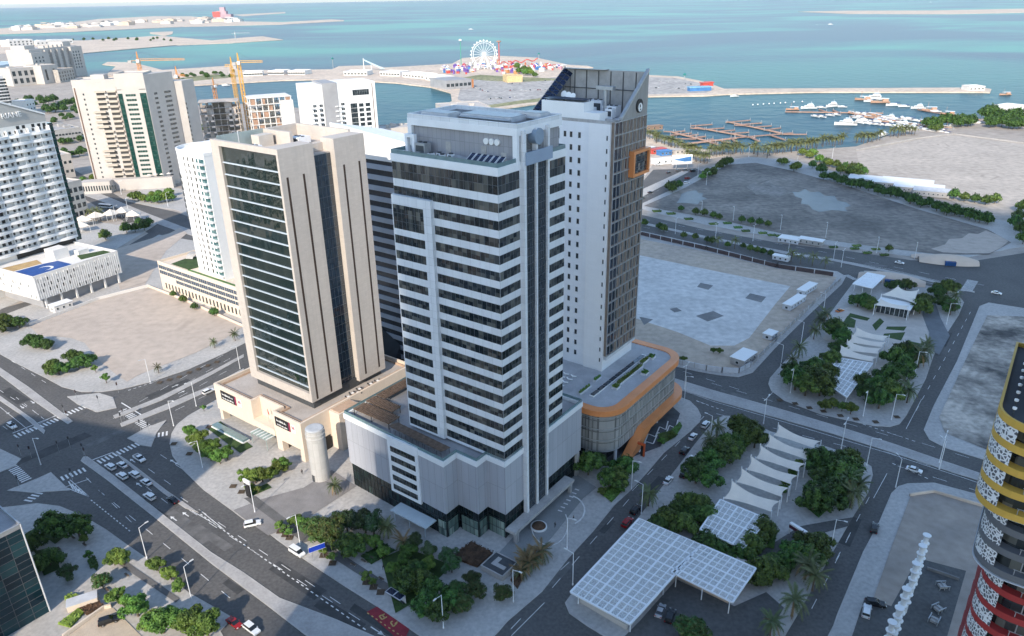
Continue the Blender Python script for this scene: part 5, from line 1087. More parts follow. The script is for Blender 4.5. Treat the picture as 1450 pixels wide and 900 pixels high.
mb = MB(); mb.prism([(3, 50), (18, 48), (22, 60), (14, 68), (3, 66)], 15.0, 15.3, 0); mb.build('roof_lawn', [LAWN], pod7)
mb = MB(); mb.box(1.0, 2.4, 2, 48, 15, 15.9, 0); mb.build('roof_hedge', [LEAF_M], pod7)
t = thing('roof_canopy', 'curved grey canopy on the roof lawn of the cream podium', 'canopy', loc_of(pod7, 16, 66, 15.0), A53 + .5); mb = MB()
for k in range(6): a, b = math.radians(20 + 24*k), math.radians(44 + 24*k); mb.face([(5*math.cos(a), -2, 3*math.sin(a)), (5*math.cos(b), -2, 3*math.sin(b)), (5*math.cos(b), 2, 3*math.sin(b)), (5*math.cos(a), 2, 3*math.sin(a))], 0)
mb.build('canopy', [CONC], t)

# ---- boxy buildings further off: front face from two base points, height from the photo
def far_building(name, label, cat, pl, pr, ptop, depth, m, rows=0, cols=0, ww=1.2, wh=1.5, gm=None, zb=0.0, cap=60, parapet=.8, side_cols=0, h=None, frame=0, bars=(0, 0), top_gap=2.5, bot=2.0, group=None, roofbits=0):
    A, B = G(*pl), G(*pr); rot, L = frame_from(A, B); H = h if h else height_at(ptop[0], ptop[1], A if abs(ptop[0]-pl[0]) < abs(ptop[0]-pr[0]) else B)
    t = thing(name, label, cat, (A.x, A.y, 0), rot, group)
    mb = MB(); mb.box(0, L, 0, depth, zb, H, 0); mb.build('wall', [m], t)
    if parapet: mb = MB(); ring(mb, [(-.1, -.1), (L + .1, -.1), (L + .1, depth), (-.1, depth)], .5, H, H + parapet, 0); mb.build('parapet', [m], t)
    us = [0]
    if rows: windows(t, 'R', 0, [(L*(c + .5)/cols, bot + (H - top_gap - bot)*(r + .5)/rows) for r in range(rows - 1, -1, -1) for c in range(cols)], ww, wh, [gm or FARGLASS, m], cap=cap, used=us, frame=frame, bars=bars)
    if side_cols: 
        cells = [(depth*(c + .5)/side_cols, bot + (H - top_gap - bot)*(r + .5)/rows) for r in range(rows - 1, -1, -1) for c in range(side_cols)]
        windows(t, 'E', L, cells, ww, wh, [gm or FARGLASS, m], cap=cap, used=us, frame=0); windows(t, 'L', 0, cells, ww, wh, [gm or FARGLASS, m], cap=cap, used=us, frame=0)
    if roofbits:
        rr = random.Random(len(label))
        for _ in range(roofbits): x, y, s = rr.uniform(.15, .75)*L, rr.uniform(.2, .7)*depth, rr.uniform(.08, .2)*L; mb = MB(); mb.box(x, x + s, y, y + s, H + .01, H + rr.uniform(1.5, 3.5), 0); mb.build('roof_house', [m], t)
    return t, L, H
WHITEC = mat('white_concrete', (0.74, 0.71, 0.67), .8, .06, .1)
RAWC = mat('raw_concrete', (0.52, 0.45, 0.39), .9, .15, .15, fine=.15)
# frame of a building under construction
def raw_frame(label, pl, pr, ptop, depth, floors, bays, m=RAWC, net=None):
    A, B = G(*pl), G(*pr); rot, L = frame_from(A, B); H = height_at(ptop[0], ptop[1], A)
    t = thing('unfinished_building', label, 'building', (A.x, A.y, 0), rot)
    mb = MB()
    for i in range(floors + 1): z = H*i/floors; o_ = .8 if i % 2 else .2; mb.box(-o_, L + o_, -o_, depth, z, z + .45, 0)
    for i in range(floors):
        for k in range(bays + 1):
            x = .3 + (L - 1.2)*k/bays
            for y in (.3, depth*.5, depth - 1): mb.box(x, x + .7, y, y + .7, H*i/floors + .45, H*(i + 1)/floors, 0)
    mb.build('structural_frame', [m], t)
    rr = random.Random(len(label)); mb = MB()
    for i in range(floors):
        for k in range(bays):
            if rr.random() < .45: x = .9 + (L - 1.2)*k/bays; mb.box(x, x + (L - 1.2)/bays*rr.uniform(.35, .9), .8, 1.1, H*i/floors + .45, H*(i + .98)/floors, 0)
    mb.build('infill_wall', [net or m], t); mb = MB(); mb.box(L*.35, L*.65, depth*.4, depth*.7, .45, H, 0); mb.build('core_wall', [m], t)
    return t, L, H
raw_frame('raw concrete building frame under construction with pale slabs, left of the yellow crane', (297, 236), (350, 232), (294, 146), 26, 11, 6)
tb, L_, H_ = raw_frame('long concrete frame under construction with red edge nets, right of the yellow crane', (366, 232), (424, 226), (362, 140), 30, 10, 7, WHITEC, mat('brick_infill', (0.42, 0.26, 0.18), .9, .2, .4))
mb = MB(); mb.box(L_*.72, L_ + .85, -1.0, .2, 0, H_ - 3, 0); mb.build('white_cladding', [WHITEC], tb)
mb = MB()
for z in (H_*.15, H_*.35, H_*.5): mb.box(0, L_*.7, -1.2, -1.1, z, z + 1.0, 0)
mb.build('edge_net', [mat('edge_net_red', (0.42, 0.10, 0.06), .9, .2, .6)], tb)
# white and grey building by the bay
A, B = G(447, 243), G(540, 232); r8, l8 = frame_from(A, B); H8 = height_at(431, 122, A)
t8 = thing('bayside_building', 'white building with a grey central stripe beside the bay behind the stone tower', 'apartment block', (A.x, A.y, 0), r8)
mb = MB(); mb.box(0, l8*.23, 0, 34, 0, H8, 0); mb.box(l8*.44, l8, -.8, 34, 0, H8 + .6, 0); mb.build('wall', [WHITE], t8)
mb = MB(); mb.box(l8*.231, l8*.439, -1.2, 33, 0, H8 + 1.5, 0); mb.build('grey_stripe', [GREYW], t8)
u9 = [0]; Z8 = [H8 - 17 - 4.1*i for i in range(14)]
for u in (.10, .19): windows(t8, 'R', 0, [(l8*u, z) for z in Z8], 3.0, 2.2, [FARGLASS, WHITE], used=u9, frame=0, bars=(1, 0))
for u in (.5,): windows(t8, 'R', -.8, [(l8*u, z) for z in Z8], 3.2, 2.2, [FARGLASS, WHITE], used=u9, frame=0, bars=(1, 0))
windows(t8, 'R', -.8, [(l8*.78, H8 - 8)], l8*.24, 4.6, [FARGLASS, STEEL], used=u9, frame=.2, bars=(6, 0))
windows(t8, 'R', -.8, [(l8*.66, H8 - 19 - 4.2*i) for i in range(10)], l8*.10, 4.0, [FARGLASS, STEEL], used=u9, frame=0); windows(t8, 'R', -.8, [(l8*.77 + l8*.1*k, H8 - 19 - 4.2*i) for i in range(10) for k in range(2)], l8*.07, 3.0, [FARGLASS, WHITE], used=u9, frame=0)
mb = MB()
for i in range(14):
    for u in (.05, .145, .40, .455): mb.box(l8*u - 1.0, l8*u + 1.6, -2.2, -.003 if u < .3 else -1.21, Z8[i] - 2.0, Z8[i] - 1.0, 0)
mb.build('balcony', [WHITE], t8)
mb = MB(); mb.box(l8*.95, l8*.96, -.95, -.803, 0, H8 - 1, 0); mb.build('brown_rib', [MATS['brown_rib']], t8)
far_building('low_building', 'low sandy building with roof rubble right of the white bayside building', 'building', (545, 226), (590, 222), (556, 183), 24, CREAM, 3, 6, 2, 1.6, roofbits=4)

# ---- palatial hotels and low city at the far left
def far_set(rows):
    for r in rows: far_building(*r[0], **r[1])
far_set([
 (('glass_building', 'dark glass building with white edge behind the lettered tower', 'office block', (-30, 172), (20, 166), (18, 107), 30, mat('white_edge', (.7, .68, .66), .7)), dict(rows=12, cols=1, ww=48, wh=2.6, bars=(14, 0))),
 (('arched_hall', 'cream hall with tall arched windows below the far left palace hotel', 'building', (20, 122), (62, 118), (40, 97), 45, CREAM), dict(rows=2, cols=5, ww=6, wh=9, roofbits=2)),
 (('arched_hall', 'cream hall with a stepped gate front beside the palace hotel', 'building', (64, 119), (86, 116), (66, 93), 40, CREAM), dict(rows=1, cols=2, ww=5, wh=20, roofbits=1)),
 (('low_annex', 'grey shaded annex at the foot of the palace hotel', 'building', (86, 117), (108, 113), (90, 99), 36, mat('shaded_stone', (.42, .38, .34), .8)), dict(rows=3, cols=6, ww=3, wh=4)),
 (('white_dome_hall', 'low white hall with a pale blue roof at the far left', 'building', (-10, 112), (44, 101), (40, 86), 60, mat('pale_blue_roof', (.45, .55, .62), .6)), dict(rows=1, cols=9, ww=6, wh=5)),
 (('villa_row', 'row of white villas near the far left shore', 'villas', (14, 66), (48, 64), (16, 57), 60, WHITEC), dict(rows=2, cols=6, ww=6, wh=5, roofbits=5)),
 (('long_villa', 'long pale villa with domes by the sand spit', 'villa', (52, 64), (104, 61), (60, 58), 60, WHITEC), dict(rows=1, cols=9, ww=6, wh=4, roofbits=5)),
 (('low_building', 'low pale building with ribbon windows in front of the beige tower', 'building', (60, 258), (108, 250), (62, 225), 26, CREAM), dict(rows=2, cols=7, ww=2.2, wh=2.4)),
 (('office_block', 'cream four-storey block with tall dark windows right of the white balcony tower', 'office block', (100, 316), (128, 308), (86, 262), 34, CREAM), dict(rows=4, cols=4, ww=2.6, wh=3.2, side_cols=5, roofbits=2)),
 (('low_building', 'long low grey building across the boulevard behind the balcony tower', 'building', (72, 206), (118, 200), (76, 186), 40, CONC), dict(rows=2, cols=10, ww=2.6, wh=2.0, roofbits=3)),
 (('low_building', 'pale low building beside the boulevard trees at the left', 'building', (40, 160), (52, 157), (40, 143), 22, WHITEC), dict(rows=2, cols=3, ww=2.6, wh=2.0)),
 (('beach_building', 'flat pale building with a long roof beyond the banded tower, on the bay shore', 'building', (632, 176), (695, 172), (634, 155), 60, CREAM), dict(rows=1, cols=8, ww=4, wh=3, roofbits=3)),
])
A, B = G(52, 116), G(118, 106); rh, lh = frame_from(A, B); HH_ = height_at(46, 70, A)
th = thing('palace_hotel', 'grand cream palace hotel with vertical bays and arcades at the far left', 'hotel', (A.x, A.y, 0), rh)
mb = MB(); mb.box(0, lh, 0, 50, 0, HH_, 0); mb.box(-6, lh*.25, -8, -.01, 0, HH_ - 6, 0); mb.box(lh*.78, lh + 4, -8, -.01, 0, HH_*.98, 0)
for k in range(4): mb.box(lh*(.27 + .125*k), lh*(.33 + .125*k), -5, -.01, HH_*.3, HH_ - 3, 0)
mb.box(lh*.02, lh*.22, 10, 40, HH_, HH_ + 7, 0); mb.box(lh*.8, lh*.97, 10, 40, HH_, HH_ + 9, 0)
for k in range(5): mb.box(lh*(.30 + .09*k), lh*(.33 + .09*k), 0, 12, HH_, HH_ + 5, 0)
mb.build('wall', [CREAM], th)
uh = [0]
windows(th, 'R', 0, [(lh*(.365 + .125*k), HH_*(.34 + .1*r)) for k in range(4) for r in range(6)], 4.5, 3.6, [FARGLASS, CREAM], used=uh, frame=0)
windows(th, 'R', -8, [(lh*(.03 + .07*k), HH_*(.3 + .11*r)) for k in range(3) for r in range(5)], 3.5, 3.6, [FARGLASS, CREAM], used=uh, frame=0); windows(th, 'R', -8, [(lh*(.82 + .06*k), HH_*(.3 + .1*r)) for k in range(3) for r in range(6)], 3.5, 3.6, [FARGLASS, CREAM], used=uh, frame=0)

# ---- dark glass building at the lower left corner
gp = G(29, 743, 27.0)
t9 = thing('corner_glass_building', 'dark glass building with a pale roof edge in the lower left corner', 'office building', (gp.x, gp.y, 0), A53)
mb = MB(); mb.box(-42, 0, 0, 26, .1, 26.2, 0)
for k in range(15): fbox(mb, 'R', 0, -42, 0, .1 + 1.9*k*1.0, .22 + 1.9*k, 0, .06, 1)
for k in range(12): fbox(mb, 'R', 0, -42 + 3.5*k, -41.9 + 3.5*k, .1, 26.1, 0, .06, 1)
mb.build('curtain_wall', [glass('deep_teal_glass', (0.004, 0.018, 0.03), .08, 1.3, .02, 3.5, 3.8, .12, (0.03, 0.10, 0.11)), MULL], t9)
mb = MB(); mb.box(-42, .15, -.15, 26.15, 26.2, 26.6, 0); ring(mb, [(-42, -.15), (.15, -.15), (.15, 26.15), (-42, 26.15)], .35, 26.6, 27.4, 1); mb.build('roof', [ROOFGREY, STEEL], t9)
mb = MB(); mb.tube((-.05, -.05, .1), (-.05, -.05, 27.4), .18, m=0); mb.build('corner_trim', [CONC_L], t9)

# ---- yellow, grey and red tower at the right edge
rp = G(1377, 718, 80.0)
ty = thing('coloured_tower', 'curved tower with yellow, grey and red bands and white lattice balconies at the right edge', 'apartment tower', (rp.x, rp.y, 0), A53)
COLS = [(mat('tower_yellow', (0.58, 0.35, 0.06), .6, .05, .3), 80.0, 92.0, 4, -.2), (mat('tower_grey', (0.13, 0.135, 0.145), .5, .05, .3), 70.2, 79.9, 3, 1.4), (mat('tower_red', (0.33, 0.03, 0.028), .6, .05, .3), 36.0, 69.4, 10, 3.0), (mat('tower_slate', (0.10, 0.105, 0.115), .5, .05, .3), 0.1, 35.9, 10, 3.0)]
LATT = bpy.data.materials.new('white_lattice'); nt_, bb_ = nodes_of(LATT)
tc_ = nt_.nodes.new('ShaderNodeTexCoord'); vo_ = nt_.nodes.new('ShaderNodeTexVoronoi'); vo_.feature = 'DISTANCE_TO_EDGE'; vo_.inputs['Scale'].default_value = 1.9
cr_ = nt_.nodes.new('ShaderNodeValToRGB'); cr_.color_ramp.interpolation = 'CONSTANT'; cr_.color_ramp.elements[0].color = (.72, .72, .72, 1); cr_.color_ramp.elements[1].position = .13; cr_.color_ramp.elements[1].color = (.10, .10, .11, 1)
nt_.links.new(tc_.outputs['Object'], vo_.inputs['Vector']); nt_.links.new(vo_.outputs['Distance'], cr_.inputs[0]); nt_.links.new(cr_.outputs[0], bb_.inputs['Base Color'])
def curved(x0, yend, r, d, n=8):
    """plan of the tower: rounded corner at the far left, long side running to -y"""
    P = [(26, -38), (x0 + d, -38), (x0 + d, -r + 0.0)] if False else []
    P = [(26, -38), (d, -38)] + [(d + r - r*math.cos(math.radians(90*i/n)), -r - d + r*math.sin(math.radians(90*i/n))) for i in range(n + 1)] + [(26, -d)]
    return P
for m_, z0, z1, nf, d in COLS:
    fh = (z1 - z0)/nf
    mb = MB(); mb.prism(inset(curved(0, 0, 4.5, d), 1.3), z0, z1 - .02, 0); mb.build('recessed_wall', [DGLASS], ty)
    for i in range(nf):
        if z0 < 30 and i % 3: continue
        z = z0 + fh*i
        mb = MB(); mb.prism(curved(0, 0, 4.5, d), z, z + .95 if i or True else z, 0); mb.build('floor_band', [m_], ty)
        if z < 40: continue
        mb = MB(); n = 5
        arc = [(d + 4.5 - 4.5*math.cos(math.radians(26 + 62*k/n)), -4.5 - d + 4.5*math.sin(math.radians(26 + 62*k/n))) for k in range(n + 1)]
        for (xa, ya), (xb, yb) in zip(arc, arc[1:]): mb.face([(xa + .1, ya, z + .952), (xb + .1, yb, z + .952), (xb + .1, yb, z + fh - .02), (xa + .1, ya, z + fh - .02)], 0)
        mb.build('lattice_screen', [LATT], ty)
        for y in (-14.5, -25.0):
            mb = MB(); mb.box(d + .02, d + .14, y - 3.2, y, z + .952, z + fh - .02, 0); mb.build('lattice_screen', [LATT], ty)
        mb = MB()
        mb.tube((d + .2, -4.6 - d, z + 1.75), (d + .2, -38, z + 1.75), .05, n=4)
        for k in range(20): mb.box(d + 1.18, d + 1.34, -5.5 - d - 1.6*k, -5.36 - d - 1.6*k, z + .952, z + fh, 0)
        for k in range(9): mb.box(d + .15, d + .22, -4.8 - d - 3.6*k, -4.72 - d - 3.6*k, z + .952, z + 1.75, 0)
        mb.build('railing', [STEEL], ty)
for zz, d in ((70.0, 1.6), (80.0, .2)):
    mb = MB(); mb.prism(curved(0, 0, 4.5, d - .3), zz - .1, zz + .05, 0); mb.build('terrace_slab', [CONC_L], ty)
mb = MB(); mb.prism(curved(0, 0, 4.5, -.2), 92.0, 92.4, 0, 1); ring(mb, curved(0, 0, 4.5, -.2), .3, 92.4, 93.0, 0); mb.build('roof', [COLS[0][0], mat('dark_roof', (0.05, 0.05, 0.055), .8)], ty)
UPP = inset(curved(0, 0, 4.5, -.2), 4.2); mb = MB(); mb.prism(UPP, 92.41, 112.0, 0)
for k in range(6): mb.prism(inset(UPP, -.5), 92.6 + 3.2*k, 93.7 + 3.2*k, 1)
mb.build('upper_storeys', [DGLASS, COLS[1][0]], ty)
for i in range(9):
    t = thing('roof_lamp', '', 'lamp', loc_of(ty, 3 + 2.4*i, -1.4, 92.4), A53, 'small lamps on the coloured tower roof'); mb = MB(); mb.tube((0, 0, 0), (0, 0, .9), .08); mb.build('post', [DSTEEL], t); mb = MB(); mb.lathe([(.22, .9), (.25, 1.15), (.05, 1.25)], n=8); mb.build('head', [WHITE], t)
    rank(t, 'rlamp', i, 'small white roof lamp on the coloured tower edge, {n} from the front')

# ---- unseen towers added behind the viewpoint for glass reflections and shade on the junction
def unseen_tower(label, s, a, wdt, dep, h, m, gm):
    th = math.radians(72); x = s*math.sin(th) + a*math.cos(th); y = -s*math.cos(th) + a*math.sin(th)
    t = thing('unseen_tower', label, 'office tower', (x, y, 0), th - math.pi/2)
    mb = MB(); mb.box(0, wdt, -dep, 0, .1, h, 0)
    n = int(h/4.2)
    for i in range(n): mb.box(-.3, wdt + .3, -dep - .3, .3, 4 + 4.2*i, 5.9 + 4.2*i, 1)
    for k in range(int(wdt/6)): mb.box(6*k + 2, 6*k + 2.5, .3, .6, 2, h, 1)
    mb.build('facade', [gm, m], t)
    mb = MB(); mb.box(wdt*.2, wdt*.8, -dep*.8, -dep*.2, h, h + 6, 0); mb.build('roof_house', [m], t)
unseen_tower('tall sandstone tower added unseen behind the viewpoint, first of the added towers', -97, -70, 46, 36, 150, STONE_L, DGLASS)
unseen_tower('tall white tower added unseen behind the viewpoint, second of the added towers', -30, -80, 44, 36, 165, WHITEW, DGLASS)
for k_, (x_, y_, w_, d_, h_) in enumerate(((-255, 118, 34, 26, 44), (-300, 60, 40, 30, 60), (-235, 40, 30, 24, 38), (-340, 130, 40, 30, 52), (-390, 200, 44, 30, 40))):  # unseen blocks added for the glass fronts to reflect
    t = thing('reflected_block', ['pale block', 'tan block', 'grey block', 'white block', 'brown block'][k_] + ' of flats added beyond the left edge for reflections', 'apartment block', (x_, y_, 0), A53); mb = MB(); mb.box(0, w_, 0, d_, 0, h_, 0)
    for i in range(int(h_/3.6)): mb.box(-.25, w_ + .25, -.25, d_ + .25, 3 + 3.6*i, 4.7 + 3.6*i, 1)
    mb.build('facade', [DGLASS, (CREAM, STONE_L, CONC, WHITEW, STONE)[k_]], t)
unseen_tower('wide office tower unseen behind the viewpoint at the left, fourth of the added towers', -190, -150, 60, 36, 120, CREAM, DGLASS)
unseen_tower('slim glass tower added unseen behind the viewpoint at the far left', -250, -16, 92, 36, 106, WHITEW, DGLASS)

# ---- an unseen shade caster added behind the viewpoint, outlined to shade the right half
CLZ = 850.0
def shade_to_cloud(sp, al, z):
    th = math.radians(72); x, y = sp*math.sin(th) + al*math.cos(th), -sp*math.cos(th) + al*math.sin(th); k = z/math.tan(SUN_EL)
    return (x + k*math.cos(SUN_AZ), y + k*math.sin(SUN_AZ))
outl = [(-92, -40), (-98, 60), (-94, 120), (-97, 180), (-84, 240), (-92, 320), (-80, 400), (-60, 480), (-66, 560), (-48, 622), (0, 690), (35, 672), (60, 645), (92, 610), (120, 570), (150, 530), (190, 505), (260, 480), (360, 470), (420, 440), (400, 400), (440, 240), (390, 80), (300, -60), (120, -90)]
mb = MB(); mb.prism([shade_to_cloud(a, b, CLZ) for a, b in outl], CLZ - 6, CLZ + 30, 0)
rnd = random.Random(6); n0 = 12
for _ in range(70):
    a, b = rnd.uniform(-20, 340), rnd.uniform(0, 410); x, y = shade_to_cloud(a, b, CLZ); r = rnd.uniform(30, 60)
    mb.lathe([(r*math.sin(math.pi*k/8 + .01), CLZ + 25 + r*.9*(1 - math.cos(math.pi*k/8))*.8) for k in range(9)], (x, y), 14)
tag(mb.build('added_shade_cloud', [mat('shade_cloud_white', (.8, .8, .8), 1.0, .03, .01)], smooth=True), kind='structure')
# ================================================================== trees, palms, hedges
def leaf_cloud(mb, blobs, n, size, rnd, mats=2, flat=.0):
    wsum = [b[3]*b[4]*b[5] for b in blobs]; tot = sum(wsum)
    ph = [(rnd.uniform(.8, 1.9), rnd.uniform(0, 6.28), rnd.uniform(.8, 1.9), rnd.uniform(0, 6.28)) for _ in range(3)]
    k = 0; tries = 0
    while k < n and tries < n*4:
        tries += 1; q = rnd.uniform(0, tot); i = 0
        while q > wsum[i] and i < len(blobs) - 1: q -= wsum[i]; i += 1
        cx, cy_, cz, rx, ry, rz = blobs[i]
        d = Vector((rnd.gauss(0, 1), rnd.gauss(0, 1), rnd.gauss(0, 1) + .25)).normalized(); r = (.42 + .58*rnd.random()**.5)*(rnd.uniform(1.05, 1.3) if rnd.random() < .1 else 1)
        p = Vector((cx + d.x*rx*r, cy_ + d.y*ry*r, cz + d.z*rz*r))
        f = sum(math.sin(p.x*a*1.7 + b + p.z)*math.sin(p.y*c*1.7 + e - p.z*.7) for a, b, c, e in ph)
        if f < -.38 and rnd.random() < .86: continue
        nrm = (d + Vector((rnd.gauss(0, .55), rnd.gauss(0, .55), rnd.gauss(0, .55) + .3))).normalized()
        u = nrm.orthogonal().normalized(); a = rnd.uniform(0, 6.28); v = nrm.cross(u); u, v = u*math.cos(a) + v*math.sin(a), v*math.cos(a) - u*math.sin(a)
        s = size*rnd.uniform(.6, 1.25)
        mb.face([p - u*s, p + v*s*.55 - u*.1*s, p + u*s, p - v*s*.55 + u*.1*s], (1 if f + rnd.gauss(0, .35) > .12 else 0) if mats > 1 else 0); k += 1
def branchy(mb, h, r, spread, rnd, n=5):
    mb.tube((0, 0, 0), (.05*h*rnd.uniform(-1, 1), .05*h*rnd.uniform(-1, 1), h), r, r*.7, 7)
    for i in range(n):
        a = 6.28*i/n + rnd.uniform(-.4, .4); e = Vector((math.cos(a)*spread*rnd.uniform(.5, .9), math.sin(a)*spread*rnd.uniform(.5, .9), h + rnd.uniform(.5, 1.0)*spread))
        m = Vector((e.x*.45, e.y*.45, h + (e.z - h)*.35)); mb.tube((0, 0, h*.9), m, r*.55, r*.4, 5); mb.tube(m, e, r*.4, r*.15, 5)
KIND = {}
def make_tree_kind(key, H, R, trunk_h, n, size, mats, seed, nb=7):
    rnd = random.Random(seed); t = thing('broadleaf_tree', 'tree', 'tree')
    mb = MB(); branchy(mb, trunk_h, .14*R/2.4 + .05, R*.8, rnd); mb.build('trunk', [BARK], t)
    blobs = [(0, 0, trunk_h + (H - trunk_h)*.5, R*.56, R*.56, (H - trunk_h)*.5)]
    for i in range(nb):
        a = 6.28*i/nb + rnd.uniform(-.3, .3); q = R*rnd.uniform(.4, .82); rr = R*rnd.uniform(.24, .46)
        blobs.append((q*math.cos(a), q*math.sin(a), trunk_h + (H - trunk_h)*rnd.uniform(.22, .72), rr, rr, rr*rnd.uniform(.7, .95)))
    mb = MB(); leaf_cloud(mb, blobs, n, size, rnd); mb.build('crown', mats, t)
    KIND[key] = [t, 0]
make_tree_kind('dark', 6.4, 3.6, 1.8, 4600, .31, [LEAF_D, LEAF_M], 11)
make_tree_kind('dark2', 5.6, 4.0, 1.5, 4600, .31, [LEAF_D, LEAF_M], 12, 9)
make_tree_kind('bright', 5.4, 2.9, 1.5, 3600, .27, [LEAF_M, LEAF_B], 13)
make_tree_kind('bright2', 4.8, 3.1, 1.3, 3600, .27, [LEAF_M, LEAF_B], 14, 8)
make_tree_kind('olive', 8.2, 5.0, 1.9, 6500, .32, [LEAF_O, LEAF_D], 15, 9)
make_tree_kind('grey', 7.2, 3.9, 1.8, 5200, .27, [LEAF_G, LEAF_D], 16, 8)
make_tree_kind('small', 3.4, 1.5, 1.3, 1100, .21, [LEAF_M, LEAF_B], 17, 5)
def frond_geo(mb, L, a, droop, up, rnd, m=0, wide=.42):
    """one feather leaf: a drooping rib with leaflets to both sides"""
    n = 9; pts = []
    for i in range(n + 1):
        t = i/n; r = L*t*(1 - .18*droop*t); z = up*L*t - droop*L*t*t*.9; pts.append(Vector((r*math.cos(a), r*math.sin(a), z)))
    side = Vector((-math.sin(a), math.cos(a), 0))
    for i in range(n):
        w_ = wide*L*.42*math.sin(math.pi*(.12 + .8*(i + .5)/n))
        for s in (-1, 1):
            tip = pts[i + 1] + side*s*w_ + Vector((0, 0, -.28*w_)) + (pts[i + 1] - pts[i])*.7
            mb.face([pts[i], pts[i] + (pts[i + 1] - pts[i])*.62, tip], m)
            tip2 = pts[i + 1] + side*s*w_*.9 + Vector((0, 0, -.15*w_)) + (pts[i + 1] - pts[i])*1.2
            mb.face([pts[i] + (pts[i + 1] - pts[i])*.5, pts[i + 1], tip2], m)
def make_palm_kind(key, H, L, n, seed, mats, single=False):
    rnd = random.Random(seed); mb = MB(); prof = [(.34, 0), (.26, .5)] + [(.22 + .03*(i % 2), .5 + (H - .5)*i/8) for i in range(1, 9)] + [(.38, H + .2)]
    mb.lathe(prof, n=8, m=0)
    fb = mb if single else MB()
    off = Vector((0, 0, H + .15)); b0 = len(fb.v)
    for i in range(n):
        frond_geo(fb, L*rnd.uniform(.85, 1.1), 2.4*i + rnd.uniform(-.2, .2), rnd.uniform(.55, 1.25)*(1 if i > n*.35 else .55), rnd.uniform(.25, .6) if i > n*.35 else rnd.uniform(.7, 1.1), rnd, 1 if single else (0 if rnd.random() < .85 else 1))
    for j in range(b0, len(fb.v)): fb.v[j] = tuple(Vector(fb.v[j]) + off)
    if single:
        t = mb.build('palm_tree', [BARK, mats[0]]); tag(t, 'palm', 'palm tree')
    else:
        t = thing('palm_tree', 'palm', 'palm tree'); mb.build('trunk', [BARK], t); fb.build('fronds', mats, t)
    KIND[key] = [t, 0]
make_palm_kind('palm', 5.2, 4.2, 30, 21, [LEAF_P, LEAF_DRY]); make_palm_kind('palm_dry', 2.2, 3.6, 26, 22, [LEAF_DRY, LEAF_P]); make_palm_kind('palm_far', 6.4, 4.7, 26, 23, [mat('far_frond', (0.14, 0.155, 0.055), .7, .3, .2)], True)
def far_tree_kind(key, seed, mats, H, R):
    rnd = random.Random(seed); mb = MB(); branchy(mb, H*.35, .2, R*.7, rnd, 4); lb = MB()
    blobs = [(0, 0, H*.62, R*.7, R*.7, H*.36)] + [(R*.55*math.cos(a), R*.55*math.sin(a), H*.5, R*.45, R*.45, H*.25) for a in (0.3, 1.6, 2.9, 4.1, 5.3)]
    leaf_cloud(lb, blobs, 700, .6, rnd)
    b = len(mb.v); mb.v += lb.v; mb.f += [tuple(b + i for i in f) for f in lb.f]; mb.m += [1 + q for q in lb.m]
    t = mb.build('broadleaf_tree', [BARK] + mats); tag(t, 'tree', 'tree'); KIND[key] = [t, 0]
far_tree_kind('far', 31, [LEAF_D, LEAF_M], 6.5, 3.6); far_tree_kind('far2', 32, [LEAF_M, LEAF_B], 6.0, 3.8)
LOOK = {'dark': 'dark green dense tree', 'dark2': 'dark green spreading tree', 'bright': 'bright green tree', 'bright2': 'bright green low tree', 'olive': 'large olive green tree', 'grey': 'grey green feathery tree', 'small': 'small young street tree', 'palm': 'date palm', 'palm_dry': 'short dry brown palm', 'palm_far': 'tall waterfront palm', 'far': 'dark round tree', 'far2': 'light green tree'}
rt = random.Random(99)
FARM = MB()
def plant(kind, where, pts, s=1.0, z=.19, group=None, jit=.18, mass=False):
    if kind in ('dark', 'dark2') : s *= 1.3
    elif kind in ('far', 'far2', 'palm_far'): s *= 1.3
    elif kind in ('bright', 'bright2', 'grey'): s *= 1.15
    for px, py in pts:
        if mass:
            me = KIND[kind][0].data; p = G(px, py, z); sc = s*rt.uniform(1 - jit, 1 + jit); a = rt.uniform(0, 6.28); ca, sa = math.cos(a)*sc, math.sin(a)*sc; b = len(FARM.v)
            FARM.v += [(p.x + v.co.x*ca - v.co.y*sa, p.y + v.co.x*sa + v.co.y*ca, p.z + v.co.z*sc) for v in me.vertices]
            FARM.f += [tuple(b + i for i in q.vertices) for q in me.polygons]; FARM.m += [q.material_index for q in me.polygons]; continue
        k = KIND[kind]; p = G(px, py, z); sc = s*rt.uniform(1 - jit, 1 + jit); g = group or '%ss %s' % (LOOK[kind], where)
        if k[1] == 0: o = k[0]; o.location = p; o.scale = (sc,)*3; o.rotation_euler = (0, 0, rt.uniform(0, 6.28)); o['group'] = g
        else: o = clone(k[0], p, rt.uniform(0, 6.28), sc, None, g)
        k[1] += 1
        rank(o, ('plant', kind, where), px, LOOK[kind] + ' ' + where + ', {n} from the left')
def along_px(p, q, n, jx=0, jy=0): return [(p[0] + (q[0]-p[0])*(i + .5)/n + rt.uniform(-jx, jx), p[1] + (q[1]-p[1])*(i + .5)/n + rt.uniform(-jy, jy)) for i in range(n)]
# lower left corner plaza
plant('dark', 'on the shaded corner plaza', [(78, 760), (113, 760)], 1.05)
plant('dark2', 'beside the corner glass building', [(48, 778), (58, 808), (72, 800)], .7)
plant('grey', 'on the lower left plaza', [(98, 821)], .6)
plant('bright', 'on the lower left plaza', [(163, 800), (176, 800)], .72); plant('olive', 'on the lower left plaza', [(146, 832)], .55); plant('bright2', 'by the stone court', [(168, 854), (196, 872)], .95)
plant('bright', 'along the road kerb at the lower left', [(224, 808), (243, 821), (255, 838)], .62)
plant('bright', 'in the clump by the road at lower left', [(215, 892), (232, 896), (250, 889), (266, 897), (278, 890), (296, 903)], .98)
plant('small', 'on the lower left plaza', [(128, 792), (120, 770), (205, 868)], .8)
